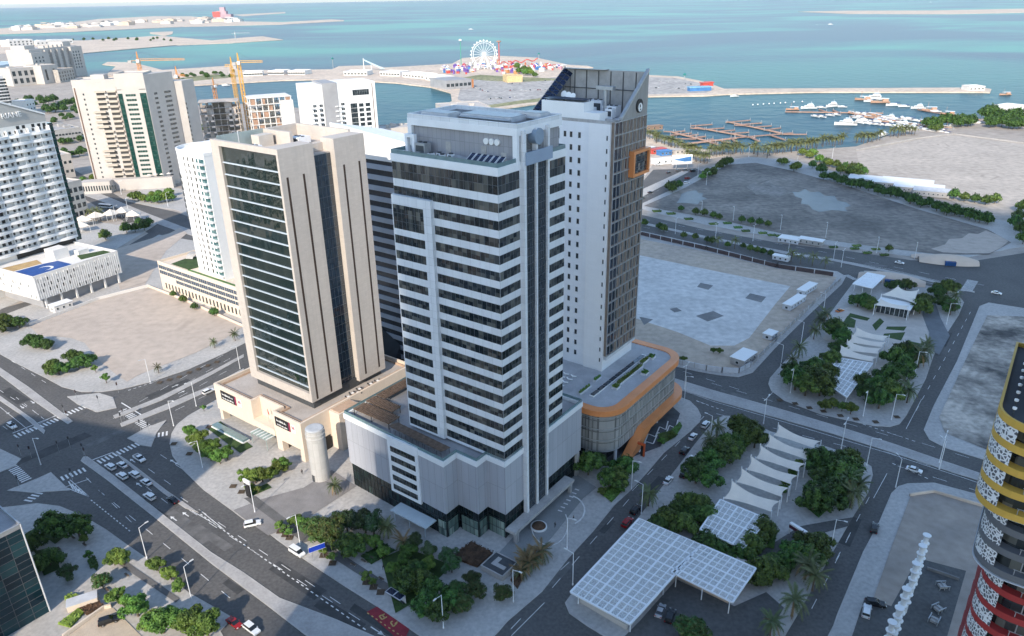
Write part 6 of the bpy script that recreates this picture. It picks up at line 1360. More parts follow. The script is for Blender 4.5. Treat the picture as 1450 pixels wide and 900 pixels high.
# before the stone tower
plant('bright', 'in front of the cream podium', [(272, 618), (283, 633), (291, 643), (299, 652), (312, 656), (322, 650), (306, 640)], .9)
plant('bright2', 'by the driveway of the cream podium', [(351, 680), (362, 684), (372, 682), (383, 679), (394, 671), (402, 666)], .85)
plant('small', 'at the cream podium corner', [(289, 582), (357, 696), (366, 698)], .9)
# before the banded tower
plant('olive', 'in front of the banded tower', [(449, 765), (466, 768)], .88); plant('grey', 'in front of the banded tower', [(492, 752), (518, 754), (530, 758)], 1.0)
plant('palm', 'in front of the banded tower', [(475, 700), (550, 762)], .8); plant('palm_dry', 'in front of the banded tower', [(572, 775)], .95)
plant('bright', 'beside the road left of the banded tower plaza', [(419, 744), (430, 750)], .6)
plant('small', 'on the pavement along the road', [(397, 752), (410, 761), (404, 756), (458, 786), (471, 797), (519, 824), (529, 831)], .95)
plant('dark', 'on the banded tower plaza', [(492, 784), (508, 781), (502, 788), (595, 838), (612, 848), (578, 838), (604, 872), (620, 880), (640, 860), (590, 824)], .72)
plant('bright', 'on the banded tower plaza', [(532, 776), (543, 790), (572, 800), (580, 790), (565, 818), (555, 812), (607, 808), (574, 828), (600, 845), (584, 812)], .66)
plant('grey', 'by the banded tower corner', [(588, 778), (608, 790), (640, 810), (634, 800)], .62)
plant('olive', 'at the street corner below the banded tower', [(668, 828), (674, 846), (712, 850), (645, 846), (655, 866), (628, 868)], .55)
plant('palm_dry', 'beside the forecourt of the banded tower', [(738, 815), (748, 806), (756, 798), (766, 790), (744, 798)], .95)
plant('dark', 'beside the orange-rimmed podium', [(833, 672), (862, 690), (874, 688), (846, 664), (884, 676)], .85)
plant('bright2', 'on the verge by the back street', [(852, 700), (880, 697), (936, 628), (952, 620)], .45)
plant('bright', 'by the low wall of the excavation', [(967, 513), (1010, 500), (1018, 501)], .42)
# park south (beside the sails)
plant('dark', 'on the street side of the near park', [(1063, 622), (1052, 632), (1040, 640), (1030, 652), (1018, 660), (1005, 668), (1046, 618), (1028, 640), (1012, 650), (1000, 690), (985, 684), (1068, 634)], 1.0)
plant('dark2', 'below the canopies in the near park', [(975, 720), (960, 730), (985, 738), (945, 745), (1000, 740), (965, 752), (932, 752), (990, 726), (1020, 790), (1002, 782), (1045, 792), (1062, 782), (1080, 760)], .78)
plant('dark', 'right of the sails in the near park', [(1186, 668), (1200, 664), (1172, 676), (1160, 690), (1185, 690), (1152, 708), (1176, 712), (1166, 724), (1150, 724), (1196, 684), (1158, 668)], .98)
plant('dark2', 'beside the drive of the near park', [(1148, 784), (1128, 792), (1110, 803), (1095, 812), (1082, 820), (1140, 800), (1075, 828), (1160, 776)], .8)
plant('bright', 'between the sails and the right hand trees', [(1112, 688), (1122, 676), (1128, 664), (1106, 700), (1150, 648)], .5)
plant('palm', 'at the back street end of the near park', [(1004, 636), (1014, 620)], .95); plant('palm', 'along the right edge of the near park', [(1204, 718), (1213, 704), (1196, 700)], 1.0); plant('palm', 'at the lower end of the near park', [(1121, 872), (1150, 836), (1140, 820), (918, 716), (1090, 900)], .95)
plant('olive', 'in the canopy yard', [(975, 905), (988, 908)], .62)
# park north
plant('dark', 'at the left of the far park', [(1135, 545), (1150, 535), (1160, 560), (1140, 560), (1175, 520), (1185, 505), (1170, 540), (1120, 538), (1192, 490), (1180, 480), (1125, 552), (1152, 550)], 1.08)
plant('dark', 'at the right of the far park', [(1265, 520), (1280, 510), (1270, 540), (1255, 545), (1240, 560), (1225, 568), (1258, 570), (1244, 578), (1280, 530), (1290, 516), (1222, 552)], 1.05)
plant('dark2', 'around the pavilion of the far park', [(1222, 432), (1232, 438), (1214, 434), (1266, 412), (1282, 410), (1306, 432), (1302, 444), (1326, 420), (1340, 416), (1336, 436), (1344, 442)], .95)
plant('bright', 'at the lower edge of the far park', [(1168, 582), (1180, 578), (1204, 586), (1192, 582)], .72)
plant('palm', 'along the left street of the far park', [(1120, 520), (1130, 506), (1152, 480), (1160, 466), (1166, 458)], .9); plant('palm', 'along the right street of the far park', [(1284, 570), (1278, 556), (1300, 520), (1310, 500), (1306, 512), (1345, 446), (1350, 432)], .95)
# sandy lot at the left, boulevard
plant('dark2', 'at the edge of the left sandy lot', [(46, 490), (55, 492), (68, 494), (78, 528), (84, 530), (104, 510), (112, 522), (122, 520)], .75)
plant('dark2', 'by the left boulevard', [(8, 458), (18, 462), (28, 464), (4, 470)], .8); plant('small', 'at the corner of the left sandy lot', [(136, 527), (151, 542)], 1.2)
plant('palm', 'along the road beyond the stone tower', [(304, 492), (333, 482), (225, 528)], .62)
plant('far2', 'on the corner beyond the round white tower', [(188, 282), (196, 284), (205, 286), (214, 287), (224, 288), (234, 286), (244, 284), (240, 278), (216, 280), (226, 280)], .85); plant('far', 'beside the white shade sails at the left', [(180, 330), (192, 328), (205, 326), (212, 320), (150, 340), (198, 320)], .8)
plant('palm_far', 'beside the cream office block at the left', [(130, 312), (138, 308), (143, 312)], .7)
plant('far2', 'below the beige tower', [(118, 258), (126, 262), (133, 256)], .8); plant('far', 'below the beige tower', [(140, 262), (148, 264), (155, 260), (148, 256)], .9)
plant('far', 'in front of the cream low podium', [(246, 420), (260, 428), (276, 438), (304, 447)], .5)
plant('far', 'on the left boulevard belt', along_px((28, 148), (110, 145), 14, 5, 6) + along_px((60, 158), (118, 158), 9, 4, 5), 1.3, mass=True)
plant('far2', 'in the gardens left of the beige tower', along_px((84, 206), (118, 196), 7, 4, 4) + along_px((70, 172), (104, 166), 6, 4, 4) + along_px((86, 222), (122, 214), 7, 4, 5), .9, mass=True)
plant('far', 'on the sand spit', along_px((100, 58), (250, 57), 16, 6, 2), 1.4, mass=True); plant('far2', 'on the bay shore left of the yellow crane', along_px((240, 113), (330, 106), 16, 6, 4), 1.1, mass=True)
plant('far2', 'behind the construction frames', along_px((278, 186), (292, 182), 3, 2, 3), 1.2)
# far road verge and mud plot
plant('far', 'on the verge of the far road', [(964, 299), (985, 304), (997, 306), (1010, 309), (1018, 311), (1050, 315), (1063, 317), (1075, 319), (1087, 321), (1258, 356)], .58)
plant('far', 'along the fence of the excavation', [(912, 320), (934, 325), (940, 328), (968, 337), (984, 339), (1001, 343), (1008, 345), (1030, 350), (1052, 352), (1062, 356), (1072, 358), (1080, 360), (1091, 363)], .55); plant('palm_far', 'along the fence of the excavation', [(1016, 350), (1040, 352), (1133, 373), (1150, 376), (1168, 380), (1120, 370)], .62)
plant('far', 'at the corner of the mud plot', [(948, 270), (955, 268), (961, 266), (1000, 252), (1010, 246), (1018, 240), (1024, 236), (1030, 234), (1008, 250), (1034, 232)], .85); plant('far2', 'at the corner of the mud plot', [(952, 272), (994, 254), (1002, 246), (1104, 232), (1110, 234), (1124, 242), (1128, 240)], .85)
plant('far2', 'along the track right of the mud plot', [(1136, 220), (1146, 224), (1160, 230), (1174, 236), (1150, 222)], 1.0); plant('far', 'along the track right of the mud plot', [(1170, 234), (1184, 238), (1196, 242), (1206, 244), (1214, 246), (1222, 248), (1190, 246), (1204, 250), (1216, 252), (1150, 238), (1162, 246)], 1.0)
plant('far', 'in the belt below the pale sand field', along_px((1165, 252), (1400, 318), 44, 4, 3), .85, mass=True); plant('far', 'at the right edge by the pale sand field', [(1350, 282), (1365, 285), (1380, 287), (1395, 290), (1408, 288), (1436, 322), (1444, 332), (1448, 345), (1440, 312), (1446, 300)], .9)
plant('far', 'on the right hand shore', along_px((1385, 165), (1450, 172), 14, 4, 5) + along_px((1310, 180), (1380, 178), 10, 3, 2) + along_px((1395, 178), (1450, 182), 8, 3, 3), 1.5, mass=True); plant('far', 'on the marina quay', [(1318, 185), (1325, 186), (1330, 184)], 1.0)
plant('palm_far', 'on the waterfront promenade', along_px((908, 192), (962, 212), 20, 2, 2) + along_px((962, 214), (990, 220), 10, 2, 2) + along_px((972, 226), (1004, 232), 9, 2, 2), .85)
plant('palm_far', 'on the shore above the mud plot', along_px((1004, 221), (1052, 216), 15, 2, 2) + along_px((1056, 218), (1092, 222), 7, 3, 3), .95); plant('palm_far', 'on the shore left of the marina', along_px((1094, 218), (1160, 208), 20, 2, 2) + along_px((1160, 207), (1196, 205), 9, 2, 2), .95); plant('palm_far', 'on the marina quay', along_px((1210, 203), (1246, 199), 10, 2, 1.5) + along_px((1260, 195), (1296, 189), 9, 2, 1.5), .95)
plant('far2', 'by the fairground lawn', along_px((734, 101), (758, 106), 8, 4, 4), 1.6)

tag(FARM.build('distant_trees', [BARK, LEAF_D, LEAF_M]), kind='stuff')
# hedges and shrub beds
def hedge(label, pts, h=1.0, m=None, dens=7, size=.3, z=.19, trim=True):
    P = [Vector((p.x, p.y)) for p in poly(pts, z)]; c = sum(P, Vector((0, 0)))/len(P); rnd = random.Random(len(label))
    t = thing('hedge', label, 'hedge', (c.x, c.y, z), 0)
    Q = [p - c for p in P]; mb = MB(); mb.prism([tuple(p*.93) for p in Q], 0, h*.72, 0); 
    x0, x1 = min(p.x for p in Q), max(p.x for p in Q); y0, y1 = min(p.y for p in Q), max(p.y for p in Q)
    def inside(x, y):
        r = False; k = len(Q)
        for i in range(k):
            a, b = Q[i], Q[(i + 1) % k]
            if (a.y > y) != (b.y > y) and x < (b.x - a.x)*(y - a.y)/(b.y - a.y) + a.x: r = not r
        return r
    for _ in range(int((x1 - x0)*(y1 - y0)*dens)):
        x, y = rnd.uniform(x0, x1), rnd.uniform(y0, y1)
        if not inside(x, y): continue
        q = Vector((x, y, h*rnd.uniform(.35, 1.08))); u = Vector((rnd.gauss(0, 1), rnd.gauss(0, 1), rnd.gauss(0, .6))).normalized()*size; v = u.orthogonal().normalized()*size*.7
        mb.face([q - u, q + v, q + u, q - v], 0)
    mb.build('foliage', [m or LEAF_M], t); return t
BROWNLEAF = mat('brown_shrub', (0.10, 0.055, 0.03), .9, .3, .6)
hedge('clipped green hedge beside the stone block at the lower left', [(91, 850), (97, 843), (118, 846), (112, 855)], 1.2, LEAF_B)
hedge('long shrub bed above the stone court at the lower left', [(82, 885), (112, 862), (120, 868), (100, 890)], .9, LEAF_B)
hedge('reddish shrub bed by the stone court wall', [(112, 862), (142, 852), (148, 860), (122, 872)], .8, BROWNLEAF)
hedge('dark clipped hedge square on the lower left plaza', [(124, 795), (134, 788), (140, 800), (128, 806)], 1.0, LEAF_D)
hedge('bright hedge strip beside the cream podium driveway', [(345, 690), (356, 684), (366, 694), (352, 700)], .6, LEAF_B)
hedge('dark shrub bed under the trees left of the banded tower', [(430, 752), (455, 770), (478, 764), (470, 748)], .8, LEAF_D)
hedge('brown shrub bed at the corner of the banded tower', [(638, 790), (668, 768), (700, 785), (676, 805)], 1.0, BROWNLEAF)
hedge('brown shrub strip along the back street kerb', [(722, 822), (736, 812), (742, 816), (733, 835)], .8, BROWNLEAF)
hedge('dark shrub bed on the banded tower plaza', [(510, 788), (545, 770), (560, 780), (525, 800)], .7, LEAF_D)
hedge('low green shrub bed beside the orange podium forecourt', [(930, 616), (950, 610), (958, 618), (940, 628)], .6, LEAF_M)
hedge('curved green shrub bed at the orange podium forecourt', [(950, 610), (962, 598), (966, 604), (958, 616)], .6, LEAF_M)
hedge('green verge by the forecourt drive', [(848, 698), (872, 684), (886, 690), (866, 712)], .5, LEAF_M)
hedge('hedge around the lattice canopy in the near park', [(985, 748), (1000, 742), (1040, 775), (1022, 785)], 1.2, LEAF_M)
hedge('hedge right of the sails in the near park', [(1085, 776), (1092, 748), (1100, 754), (1096, 778)], 1.2, LEAF_M)
hedge('square hedge bed below the right hand trees', [(1137, 716), (1148, 708), (1172, 722), (1160, 734)], .9, LEAF_D)
vb = [(926, 299.5), (950, 303), (945, 297.5), (972, 312), (1010, 318), (1046, 321), (1060, 327), (1082, 331), (1092, 333.5), (1104, 334.5), (1115, 336.5), (1176, 349), (1184, 352)]
for i, (x, y) in enumerate([(930, 299), (950, 302.5), (975, 310), (1010, 317), (1030, 316), (1045, 322), (1056, 327), (1080, 330), (1093, 333), (1104, 334), (1115, 336), (1180, 350), (1210, 352), (1213, 348), (1228, 358), (1240, 353), (1252, 361)]):
    o = hedge('', [(x - 7, y - 1), (x + 5, y - 1.4), (x + 7, y + 1), (x - 5, y + 1.4)], .7, LEAF_M, 3, .45); o['group'] = 'hedge beds on the verge of the far road'; rank(o, 'vhedge', x, 'clipped hedge bed on the paved verge of the far road, {n} from the left')
# ================================================================== vehicles
GLASSC = mat('car_glass', (0.015, 0.018, 0.02), .08, .1, .5, spec=.7); TYRE = mat('tyre', (0.015, 0.015, 0.016), .9); RIM = mat('rim', (.4, .4, .41), .35, metal=.6)
HEAD = mat('headlight', (.75, .75, .72), .15); TAIL = mat('taillight', (.35, .012, .01), .3)
def paint(name, c): return mat('car_' + name, c, .25, .02, .5, spec=.6)
CARC = {'white': paint('white', (.78, .78, .77)), 'silver': paint('silver', (.42, .43, .45)), 'black': paint('black', (.012, .012, .014)), 'red': paint('red', (.30, .012, .014)), 'orange': paint('orange', (.55, .17, .03)), 'grey': paint('grey', (.12, .125, .13)), 'blue': paint('blue', (.03, .06, .18))}
def extr(mb, prof, y0, y1, m=0, taper=None):
    """side profile (x, z) given thickness across y; taper narrows by height"""
    n = len(prof); b = len(mb.v); tp = taper or (lambda z: 0)
    for y, s in ((y0, 1), (y1, -1)):
        for x, z in prof: mb.v.append((x, y + s*tp(z), z))
    mb.f.append(tuple(b + i for i in range(n))); mb.m.append(m); mb.f.append(tuple(b + n + i for i in range(n))[::-1]); mb.m.append(m)
    for i in range(n): j = (i + 1) % n; mb.f.append((b + j, b + i, b + n + i, b + n + j)); mb.m.append(m)
BODY = {}
SPEC = {'sedan': dict(L=4.7, body=[(-2.3, .35), (-2.35, .62), (-2.25, .92), (-1.35, .98), (1.05, .95), (2.15, .78), (2.33, .6), (2.3, .32)], cab=[(-1.75, .97), (-1.05, 1.42), (.25, 1.45), (1.15, .95)], roof=[(-1.08, 1.42), (-.95, 1.47), (.2, 1.5), (.3, 1.44)], w=.9),
        'suv': dict(L=4.8, body=[(-2.35, .42), (-2.4, .75), (-2.35, 1.12), (1.0, 1.12), (2.1, .98), (2.38, .8), (2.35, .4)], cab=[(-2.25, 1.11), (-1.95, 1.72), (.2, 1.75), (1.05, 1.11)], roof=[(-2.05, 1.72), (-1.9, 1.8), (.15, 1.82), (.28, 1.74)], w=.95),
        'van': dict(L=5.1, body=[(-2.5, .42), (-2.55, .8), (-2.5, 1.3), (1.7, 1.25), (2.4, 1.0), (2.55, .8), (2.5, .4)], cab=[(-2.45, 1.29), (-2.35, 1.92), (.9, 1.92), (1.8, 1.24)], roof=[(-2.42, 1.92), (-2.3, 2.05), (.85, 2.05), (1.0, 1.93)], w=.97),
        'pickup': dict(L=5.3, body=[(-2.6, .5), (-2.62, .8), (-2.6, 1.02), (1.2, 1.08), (2.4, .98), (2.62, .8), (2.6, .45)], cab=[(-.75, 1.05), (-.6, 1.72), (.7, 1.75), (1.4, 1.07)], roof=[(-.65, 1.72), (-.5, 1.8), (.65, 1.82), (.8, 1.74)], w=.95)}
PROTO = {}
def car_proto(kind, colour):
    S = SPEC[kind]; w_ = S['w']; t = thing('parked_car' if kind != 'pickup' else 'pickup_truck', 'car', 'car')
    key = kind
    mb = MB(); extr(mb, S['body'], -w_, w_, 0, lambda z: .06 if z > .9 or z < .5 else 0); extr(mb, S['roof'], -w_ + .2, w_ - .2, 0)
    if kind == 'pickup':
        mb.box(-2.5, -.85, -.78, .78, 1.055, 1.09, 1); mb.box(-2.6, -.8, -.95, -.86, 1.02, 1.3, 0); mb.box(-2.6, -.8, .86, .95, 1.02, 1.3, 0); mb.box(-2.62, -2.54, -.86, .86, 1.0, 1.3, 0)
    for s in (-1, 1): mb.box(.75, .95, s*w_ - .02, s*w_ + s*.16 + .02, 1.0, 1.14, 0) if s > 0 else mb.box(.75, .95, -w_ - .16, -w_ + .02, 1.0, 1.14, 0)
    mb.build('body', [CARC[colour], CONC_D], t)
    mb = MB(); extr(mb, S['cab'], -w_ + .08, w_ - .08, 0, lambda z: .14 if z > 1.2 else 0); mb.build('windows', [GLASSC], t)
    x = S['L']*.3
    for xx in (-x, x):
        for s in (-1, 1):
            mb = MB(); mb.tube((xx, s*(w_ - .2), .33), (xx, s*(w_ + .01), .33), .34, n=12, m=0); wo = mb.build('wheel', [TYRE], t)
            mb = MB(); mb.tube((xx, s*(w_ + .012), .33), (xx, s*(w_ + .025), .33), .2, n=10); mb.build('rim', [RIM], wo)
    xf = S['body'][-2][0]; zf = S['body'][-2][1]
    for s in (-1, 1):
        mb = MB(); mb.box(xf - .12, xf + .03, s*(w_ - .3) - .2, s*(w_ - .3) + .2, zf - .02, zf + .14, 0); mb.build('headlight', [HEAD], t)
        mb = MB(); mb.box(S['body'][1][0] - .03, S['body'][1][0] + .1, s*(w_ - .22) - .16, s*(w_ - .22) + .16, .72, .92, 0); mb.build('taillight', [TAIL], t)
    return t
CN = {'sedan': 'sedan', 'suv': 'estate car', 'van': 'van', 'pickup': 'pickup truck'}
def car(kind, colour, px, py, ang, label, group=None, z=.02, cat='car'):
    p = G(px, py, z); k = (kind, colour); a = math.radians(ang)
    if k not in PROTO: o = PROTO[k] = car_proto(kind, colour); o.location = p; o.rotation_euler = (0, 0, a)
    else: o = clone(PROTO[k], p, a)
    o['label'] = label; o['category'] = {'van': 'van', 'pickup': 'pickup truck'}.get(kind, 'car')
    if group: o['group'] = group
    elif 'group' in o: del o['group']
    return o
Q = 'cars queuing at the junction'
for i, (k, c, x, y, lb) in enumerate((('suv', 'white', 157, 663, 'white estate car at the front of the queue, nearest the pedestrian crossing'), ('sedan', 'white', 173.5, 660, 'white sedan at the head of the right hand queue lane'), ('suv', 'white', 173.5, 676, 'white estate car second in the left queue lane at the junction'),
      ('suv', 'white', 191, 674, 'white estate car second in the right queue lane at the junction'), ('sedan', 'white', 207.5, 684.5, 'white sedan third in the right queue lane'), ('suv', 'white', 212.5, 705, 'white estate car alone in the middle of the queue lanes'), ('sedan', 'black', 245, 710, 'black sedan last in the queue at the shadow edge'), ('pickup', 'white', 198, 651, 'white pickup truck with an open bed driving away from the junction'))):
    car(k, c, x, y, 143 if k != 'pickup' else -37, lb, Q if k != 'pickup' else None)
car('suv', 'white', 17.5, 605, -37, 'white estate car waiting at the stop line in the left arm of the junction')
car('suv', 'white', 296, 556, 53, 'white estate car beside the cream podium on the road behind it')
car('sedan', 'red', 332, 884, -37, 'red sedan parked at the bottom by the lower left pavement'); car('suv', 'white', 357, 893, -37, 'white estate car beside the red sedan at the bottom edge')
car('suv', 'black', 155, 881, 28, 'black estate car alone on the stone court at the lower left', z=.3)
car('suv', 'white', 358, 744, 20, 'white estate car turning out of the driveway by the cream podium'); car('van', 'white', 421, 784, -37, 'white van on the main road by the grass corner of the plaza')
bs = 'cars on the back street'
for k, c, x, y, lb in (('suv', 'red', 888, 742, 'red estate car beside the big white lattice canopy on the back street'), ('suv', 'black', 900, 724, 'black estate car behind the red one on the back street'), ('sedan', 'white', 946, 682, 'white sedan halfway up the back street'), ('suv', 'black', 969, 673, 'black estate car parked under the park trees beside the halfway white sedan'),
      ('sedan', 'white', 978, 652, 'white sedan parked close to the park trees on the back street'), ('suv', 'black', 969, 640, 'black estate car at the forecourt end of the back street'), ('sedan', 'white', 981, 620, 'white sedan near the top end of the back street'), ('suv', 'white', 999, 603, 'white estate car at the top corner of the back street')):
    car(k, c, x, y, 55, lb, bs)
car('sedan', 'silver', 935, 867, 63, 'silver sedan parked in the canopy yard'); car('suv', 'black', 949, 875, 63, 'black estate car parked beside the silver sedan in the canopy yard')
car('suv', 'black', 1238, 750, 58, 'black estate car driving on the right hand street'); car('suv', 'white', 1226.5, 868, 60, 'white estate car parked in the yard by the ringed white columns'); car('suv', 'black', 1239, 857, -15, 'black estate car parked across the yard by the ringed white columns')
car('sedan', 'white', 1294, 667, -37, 'white sedan on the cross road at the right'); car('sedan', 'orange', 1189, 441, 30, 'small orange car parked on the lane by the far park')
fr = 'cars on the far road'
for k, c, x, y, lb in (('sedan', 'white', 1273.6, 373, 'white sedan on the far road above the far park dome'), ('sedan', 'white', 1410.6, 416, 'white sedan at the far right junction'), ('suv', 'white', 1351, 415, 'white estate car in front of the far park trees at the far road'), ('suv', 'white', 1116, 340, 'white estate car on the far road beside the hedge beds'), ('sedan', 'black', 1133, 343, 'black sedan on the far road behind the white one'), ('suv', 'black', 1152, 347, 'black estate car on the far road nearest the paved corner'), ('sedan', 'white', 1126, 361, 'white sedan on the near side lanes of the far road')):
    car(k, c, x, y, -38, lb, fr)
pw = 'cars near the waterfront'
for k, c, x, y, lb in (('sedan', 'black', 921, 273, 'black sedan on the waterfront road left of the mud plot'), ('suv', 'black', 909, 281, 'black estate car at the end of the waterfront road by the white tower'), ('suv', 'red', 973, 253, 'red estate car at the corner of the mud plot'), ('van', 'white', 972, 260, 'white van at the corner of the mud plot'), ('sedan', 'black', 947, 245, 'black sedan on the waterfront lane'), ('suv', 'grey', 960, 242, 'grey estate car first in the waterfront row'), ('van', 'grey', 970, 242, 'grey van in the waterfront row'), ('van', 'black', 981, 243, 'black van last in the waterfront row'),
      ('van', 'white', 931, 234, 'white van by the waterfront kiosks'), ('suv', 'white', 917, 228, 'white estate car in the waterfront car park'), ('sedan', 'grey', 914, 234, 'grey sedan in the waterfront car park'), ('suv', 'red', 935, 213, 'red estate car by the palms of the waterfront')):
    car(k, c, x, y, 30, lb, pw)
bt = thing('bus', 'white and blue bus on the left boulevard beyond the shade sails', 'bus', G(150, 294, .02), math.radians(-20)); mb = MB(); mb.box(-5.5, 5.5, -1.25, 1.25, .4, 3.0, 0); mb.box(-5.52, 5.52, -1.27, 1.27, 1.5, 2.5, 1); mb.build('body', [CARC['white'], GLASSC], bt)
for x in (-3.5, 3.5): mb = MB(); mb.tube((x, -1.28, .45), (x, 1.28, .45), .45, n=12); mb.build('wheel', [TYRE], bt)
# parked cars on the peninsula car park: simple small bodies
rc = random.Random(4)
mb = MB(); mb.box(-2.2, 2.2, -.9, .9, .3, .95, 0); mb.prism([(-1.4, -.8), (1.0, -.8), (1.0, .8), (-1.4, .8)], .95, 1.5, 1); [mb.tube((x, -.92, .32), (x, .92, .32), .32, n=8, m=2) for x in (-1.4, 1.4)]
SM = {c: mb.mesh('small_car', [CARC[c], GLASSC, TYRE]) for c in ('white', 'silver', 'black', 'grey', 'red', 'blue')}
rows_ = [((690, 117), (760, 119)), ((670, 124), (690, 130)), ((770, 114), (850, 112)), ((720, 128), (790, 127)), ((800, 123), (900, 119)), ((915, 113), (985, 120)), ((925, 124), (1000, 126)), ((690, 140), (735, 137)), ((820, 131), (900, 130))]
for (a, b) in rows_:
    for px, py in along_px(a, b, 13, 1.5, .5):
        if rc.random() < .35: continue
        c = rc.choice(('white', 'white', 'silver', 'black', 'grey', 'red', 'blue')); o = bpy.data.objects.new('parked_car', SM[c]); COL.objects.link(o); o.location = G(px, py, .8); o.rotation_euler = (0, 0, math.radians(100))
        tag(o, '', 'car', 'cars in the peninsula car park'); rank(o, ('pc', c), px, 'tiny ' + c + ' car in the peninsula car park, {n} from the left')

# ================================================================== street lamps, signals, signs
LAMPM = mat('lamp_head', (.7, .7, .68), .4)
def lamp_proto(double):
    t = thing('street_lamp', 'lamp', 'street lamp'); mb = MB(); mb.tube((0, 0, 0), (0, 0, .5), .2, n=8); mb.tube((0, 0, .5), (0, 0, 10.4), .13, .085, 8); mb.build('pole', [WHITE2], t)
    for s in ((1, -1) if double else (1,)):
        mb = MB(); mb.tube((0, 0, 10.3), (s*2.0, 0, 10.75), .06, n=6); mb.build('arm', [WHITE2], t); mb = MB(); mb.box(min(s*1.8, s*2.75), max(s*1.8, s*2.75), -.17, .17, 10.66, 10.84, 0); mb.build('lamp_head', [LAMPM], t)
    return t
LP = {}
def lamp(px, py, ang, where, double=False, s=1.0, z=.17):
    p = G(px, py, z)
    if double not in LP: LP[double] = o = lamp_proto(double); o.location = p; o.rotation_euler = (0, 0, math.radians(ang)); o.scale = (s,)*3
    else: o = clone(LP[double], p, math.radians(ang), s)
    o['group'] = 'street lamps ' + where; rank(o, ('lamp', where), px, ('double armed' if double else 'single armed') + ' street lamp ' + where + ', {n} from the left')
for x, y in ((208, 790), (271, 847)): lamp(x, y, 53, 'on the lower left pavement')
for x, y in ((58, 658), (246, 603)): lamp(x, y, -20, 'at the main junction')
for x, y in ((361, 725), (425, 771), (287, 662)): lamp(x, y, 233, 'along the main road kerb')
for x, y in ((628, 889),): lamp(x, y, 233, 'at the lower end of the plaza kerb')
for x, y in ((727, 852), (803, 776), (894, 692), (969, 567)): lamp(x, y, -35, 'on the pavement side of the back street')
for x, y in ((811, 828), (908, 727), (1005, 626)): lamp(x, y, 145, 'on the park side of the back street')
for x, y in ((1081, 600), (1191, 635), (969, 551), (1330, 655), (1420, 690)): lamp(x, y, 53, 'on the cross road median', True)
for x, y in ((1176, 779), (1227, 659)): lamp(x, y, 145+180, 'on the right edge of the near park')
for x, y in ((1119, 556), (1222, 589)): lamp(x, y, 233, 'on the lower edge of the far park')
for x, y in ((1105, 521), (1134, 487), (1165, 445)): lamp(x, y, 145, 'on the left street of the far park')
for x, y in ((1295, 531), (1340, 459), (1262, 594)): lamp(x, y, -40, 'on the right street of the far park')
for x, y in ((1268, 690), (1330, 664)): lamp(x, y, 100, 'at the corner of the earth lot')
for x, y in ((993, 304), (1038, 312), (1105, 325), (1169, 336), (1241, 358), (1295, 366)): lamp(x, y, 233, 'on the verge of the far road', False, .95)
for x, y in ((956, 331), (1013, 338), (1066, 341), (1116, 358), (1180, 367), (1191, 378)): lamp(x, y, 53, 'on the median of the far road', True, .95)
for x, y in ((213, 541), (278, 575), (340, 522)): lamp(x, y, 233, 'on the road behind the cream podium')
for x, y in ((182, 300), (165, 312), (238, 292), (172, 275)): lamp(x, y, 30, 'on the left boulevard')
for x, y in ((988, 250), (1000, 262), (1060, 222), (1128, 236), (1178, 225)): lamp(x, y, 30, 'around the mud plot')
def signal(px, py, ang, n):
    p = G(px, py, .17); t = thing('traffic_light', '', 'traffic light', p, math.radians(ang), 'traffic lights at the main junction'); mb = MB(); mb.tube((0, 0, 0), (0, 0, 4.6), .07, n=8); mb.build('pole', [STEEL], t)
    mb = MB(); mb.box(-.15, .15, -.22, .22, 3.5, 4.7, 0); mb.build('housing', [DSTEEL], t); mb = MB(); [mb.tube((.15, 0, 3.72 + .38*k), (.2, 0, 3.72 + .38*k), .14, n=8) for k in range(3)]; mb.build('lens', [mat('signal_lens', (.12, .03, .02), .3)], t); rank(t, 'signal', px + py*.001, 'black traffic light at the main junction, {n} from the left')
for i, (x, y, a) in enumerate(((141, 575), (173, 600), (176, 593), (97, 597), (92, 588), (22, 613), (30, 645), (45, 648), (42, 650), (84, 640), (100, 634), (119, 644), (122, 650), (200, 610), (212, 614), (110, 567), (168, 556), (28, 690), (103, 680), (166, 582)) and [(x, y, 53 + 90*(i % 4)) for i, (x, y) in enumerate(((141, 575), (173, 600), (176, 593), (97, 597), (92, 588), (22, 613), (30, 645), (45, 648), (84, 640), (100, 634), (119, 644), (122, 650), (200, 610), (212, 614), (110, 567), (168, 556), (28, 690), (103, 680)))]): signal(x, y, a, i)
t = thing('direction_sign', 'blue road direction sign on the pavement beside the white van', 'road sign', G(451, 791, .17), math.radians(30)); mb = MB(); mb.tube((-1.4, 0, 0), (-1.4, 0, 3.4), .07); mb.tube((1.4, 0, 0), (1.4, 0, 3.4), .07); mb.build('post', [STEEL], t); mb = MB(); mb.box(-2.2, 2.2, -.06, .06, 3.0, 4.6, 0); bsn = mb.build('board', [mat('sign_blue', (.012, .05, .42), .4, .05, .5)], t); bsn.rotation_euler = (0, 0, 0); mb = MB(); mb.box(-2.3, 2.3, -.05, .05, 2.92, 3.0, 0); mb.box(-2.3, 2.3, -.05, .05, 4.6, 4.68, 0); mb.build('border', [WHITE], t)
t = thing('totem_sign', 'dark totem sign with a white top by the cream podium driveway', 'sign', G(353, 703, .17), A53); mb = MB(); mb.box(-.25, .25, -1.1, 1.1, 0, 5.0, 0); mb.build('board', [BLACK], t); mb = MB(); mb.box(-.3, .3, -1.5, 1.5, 5.0, 6.2, 0); mb.build('top_panel', [WHITE], t)
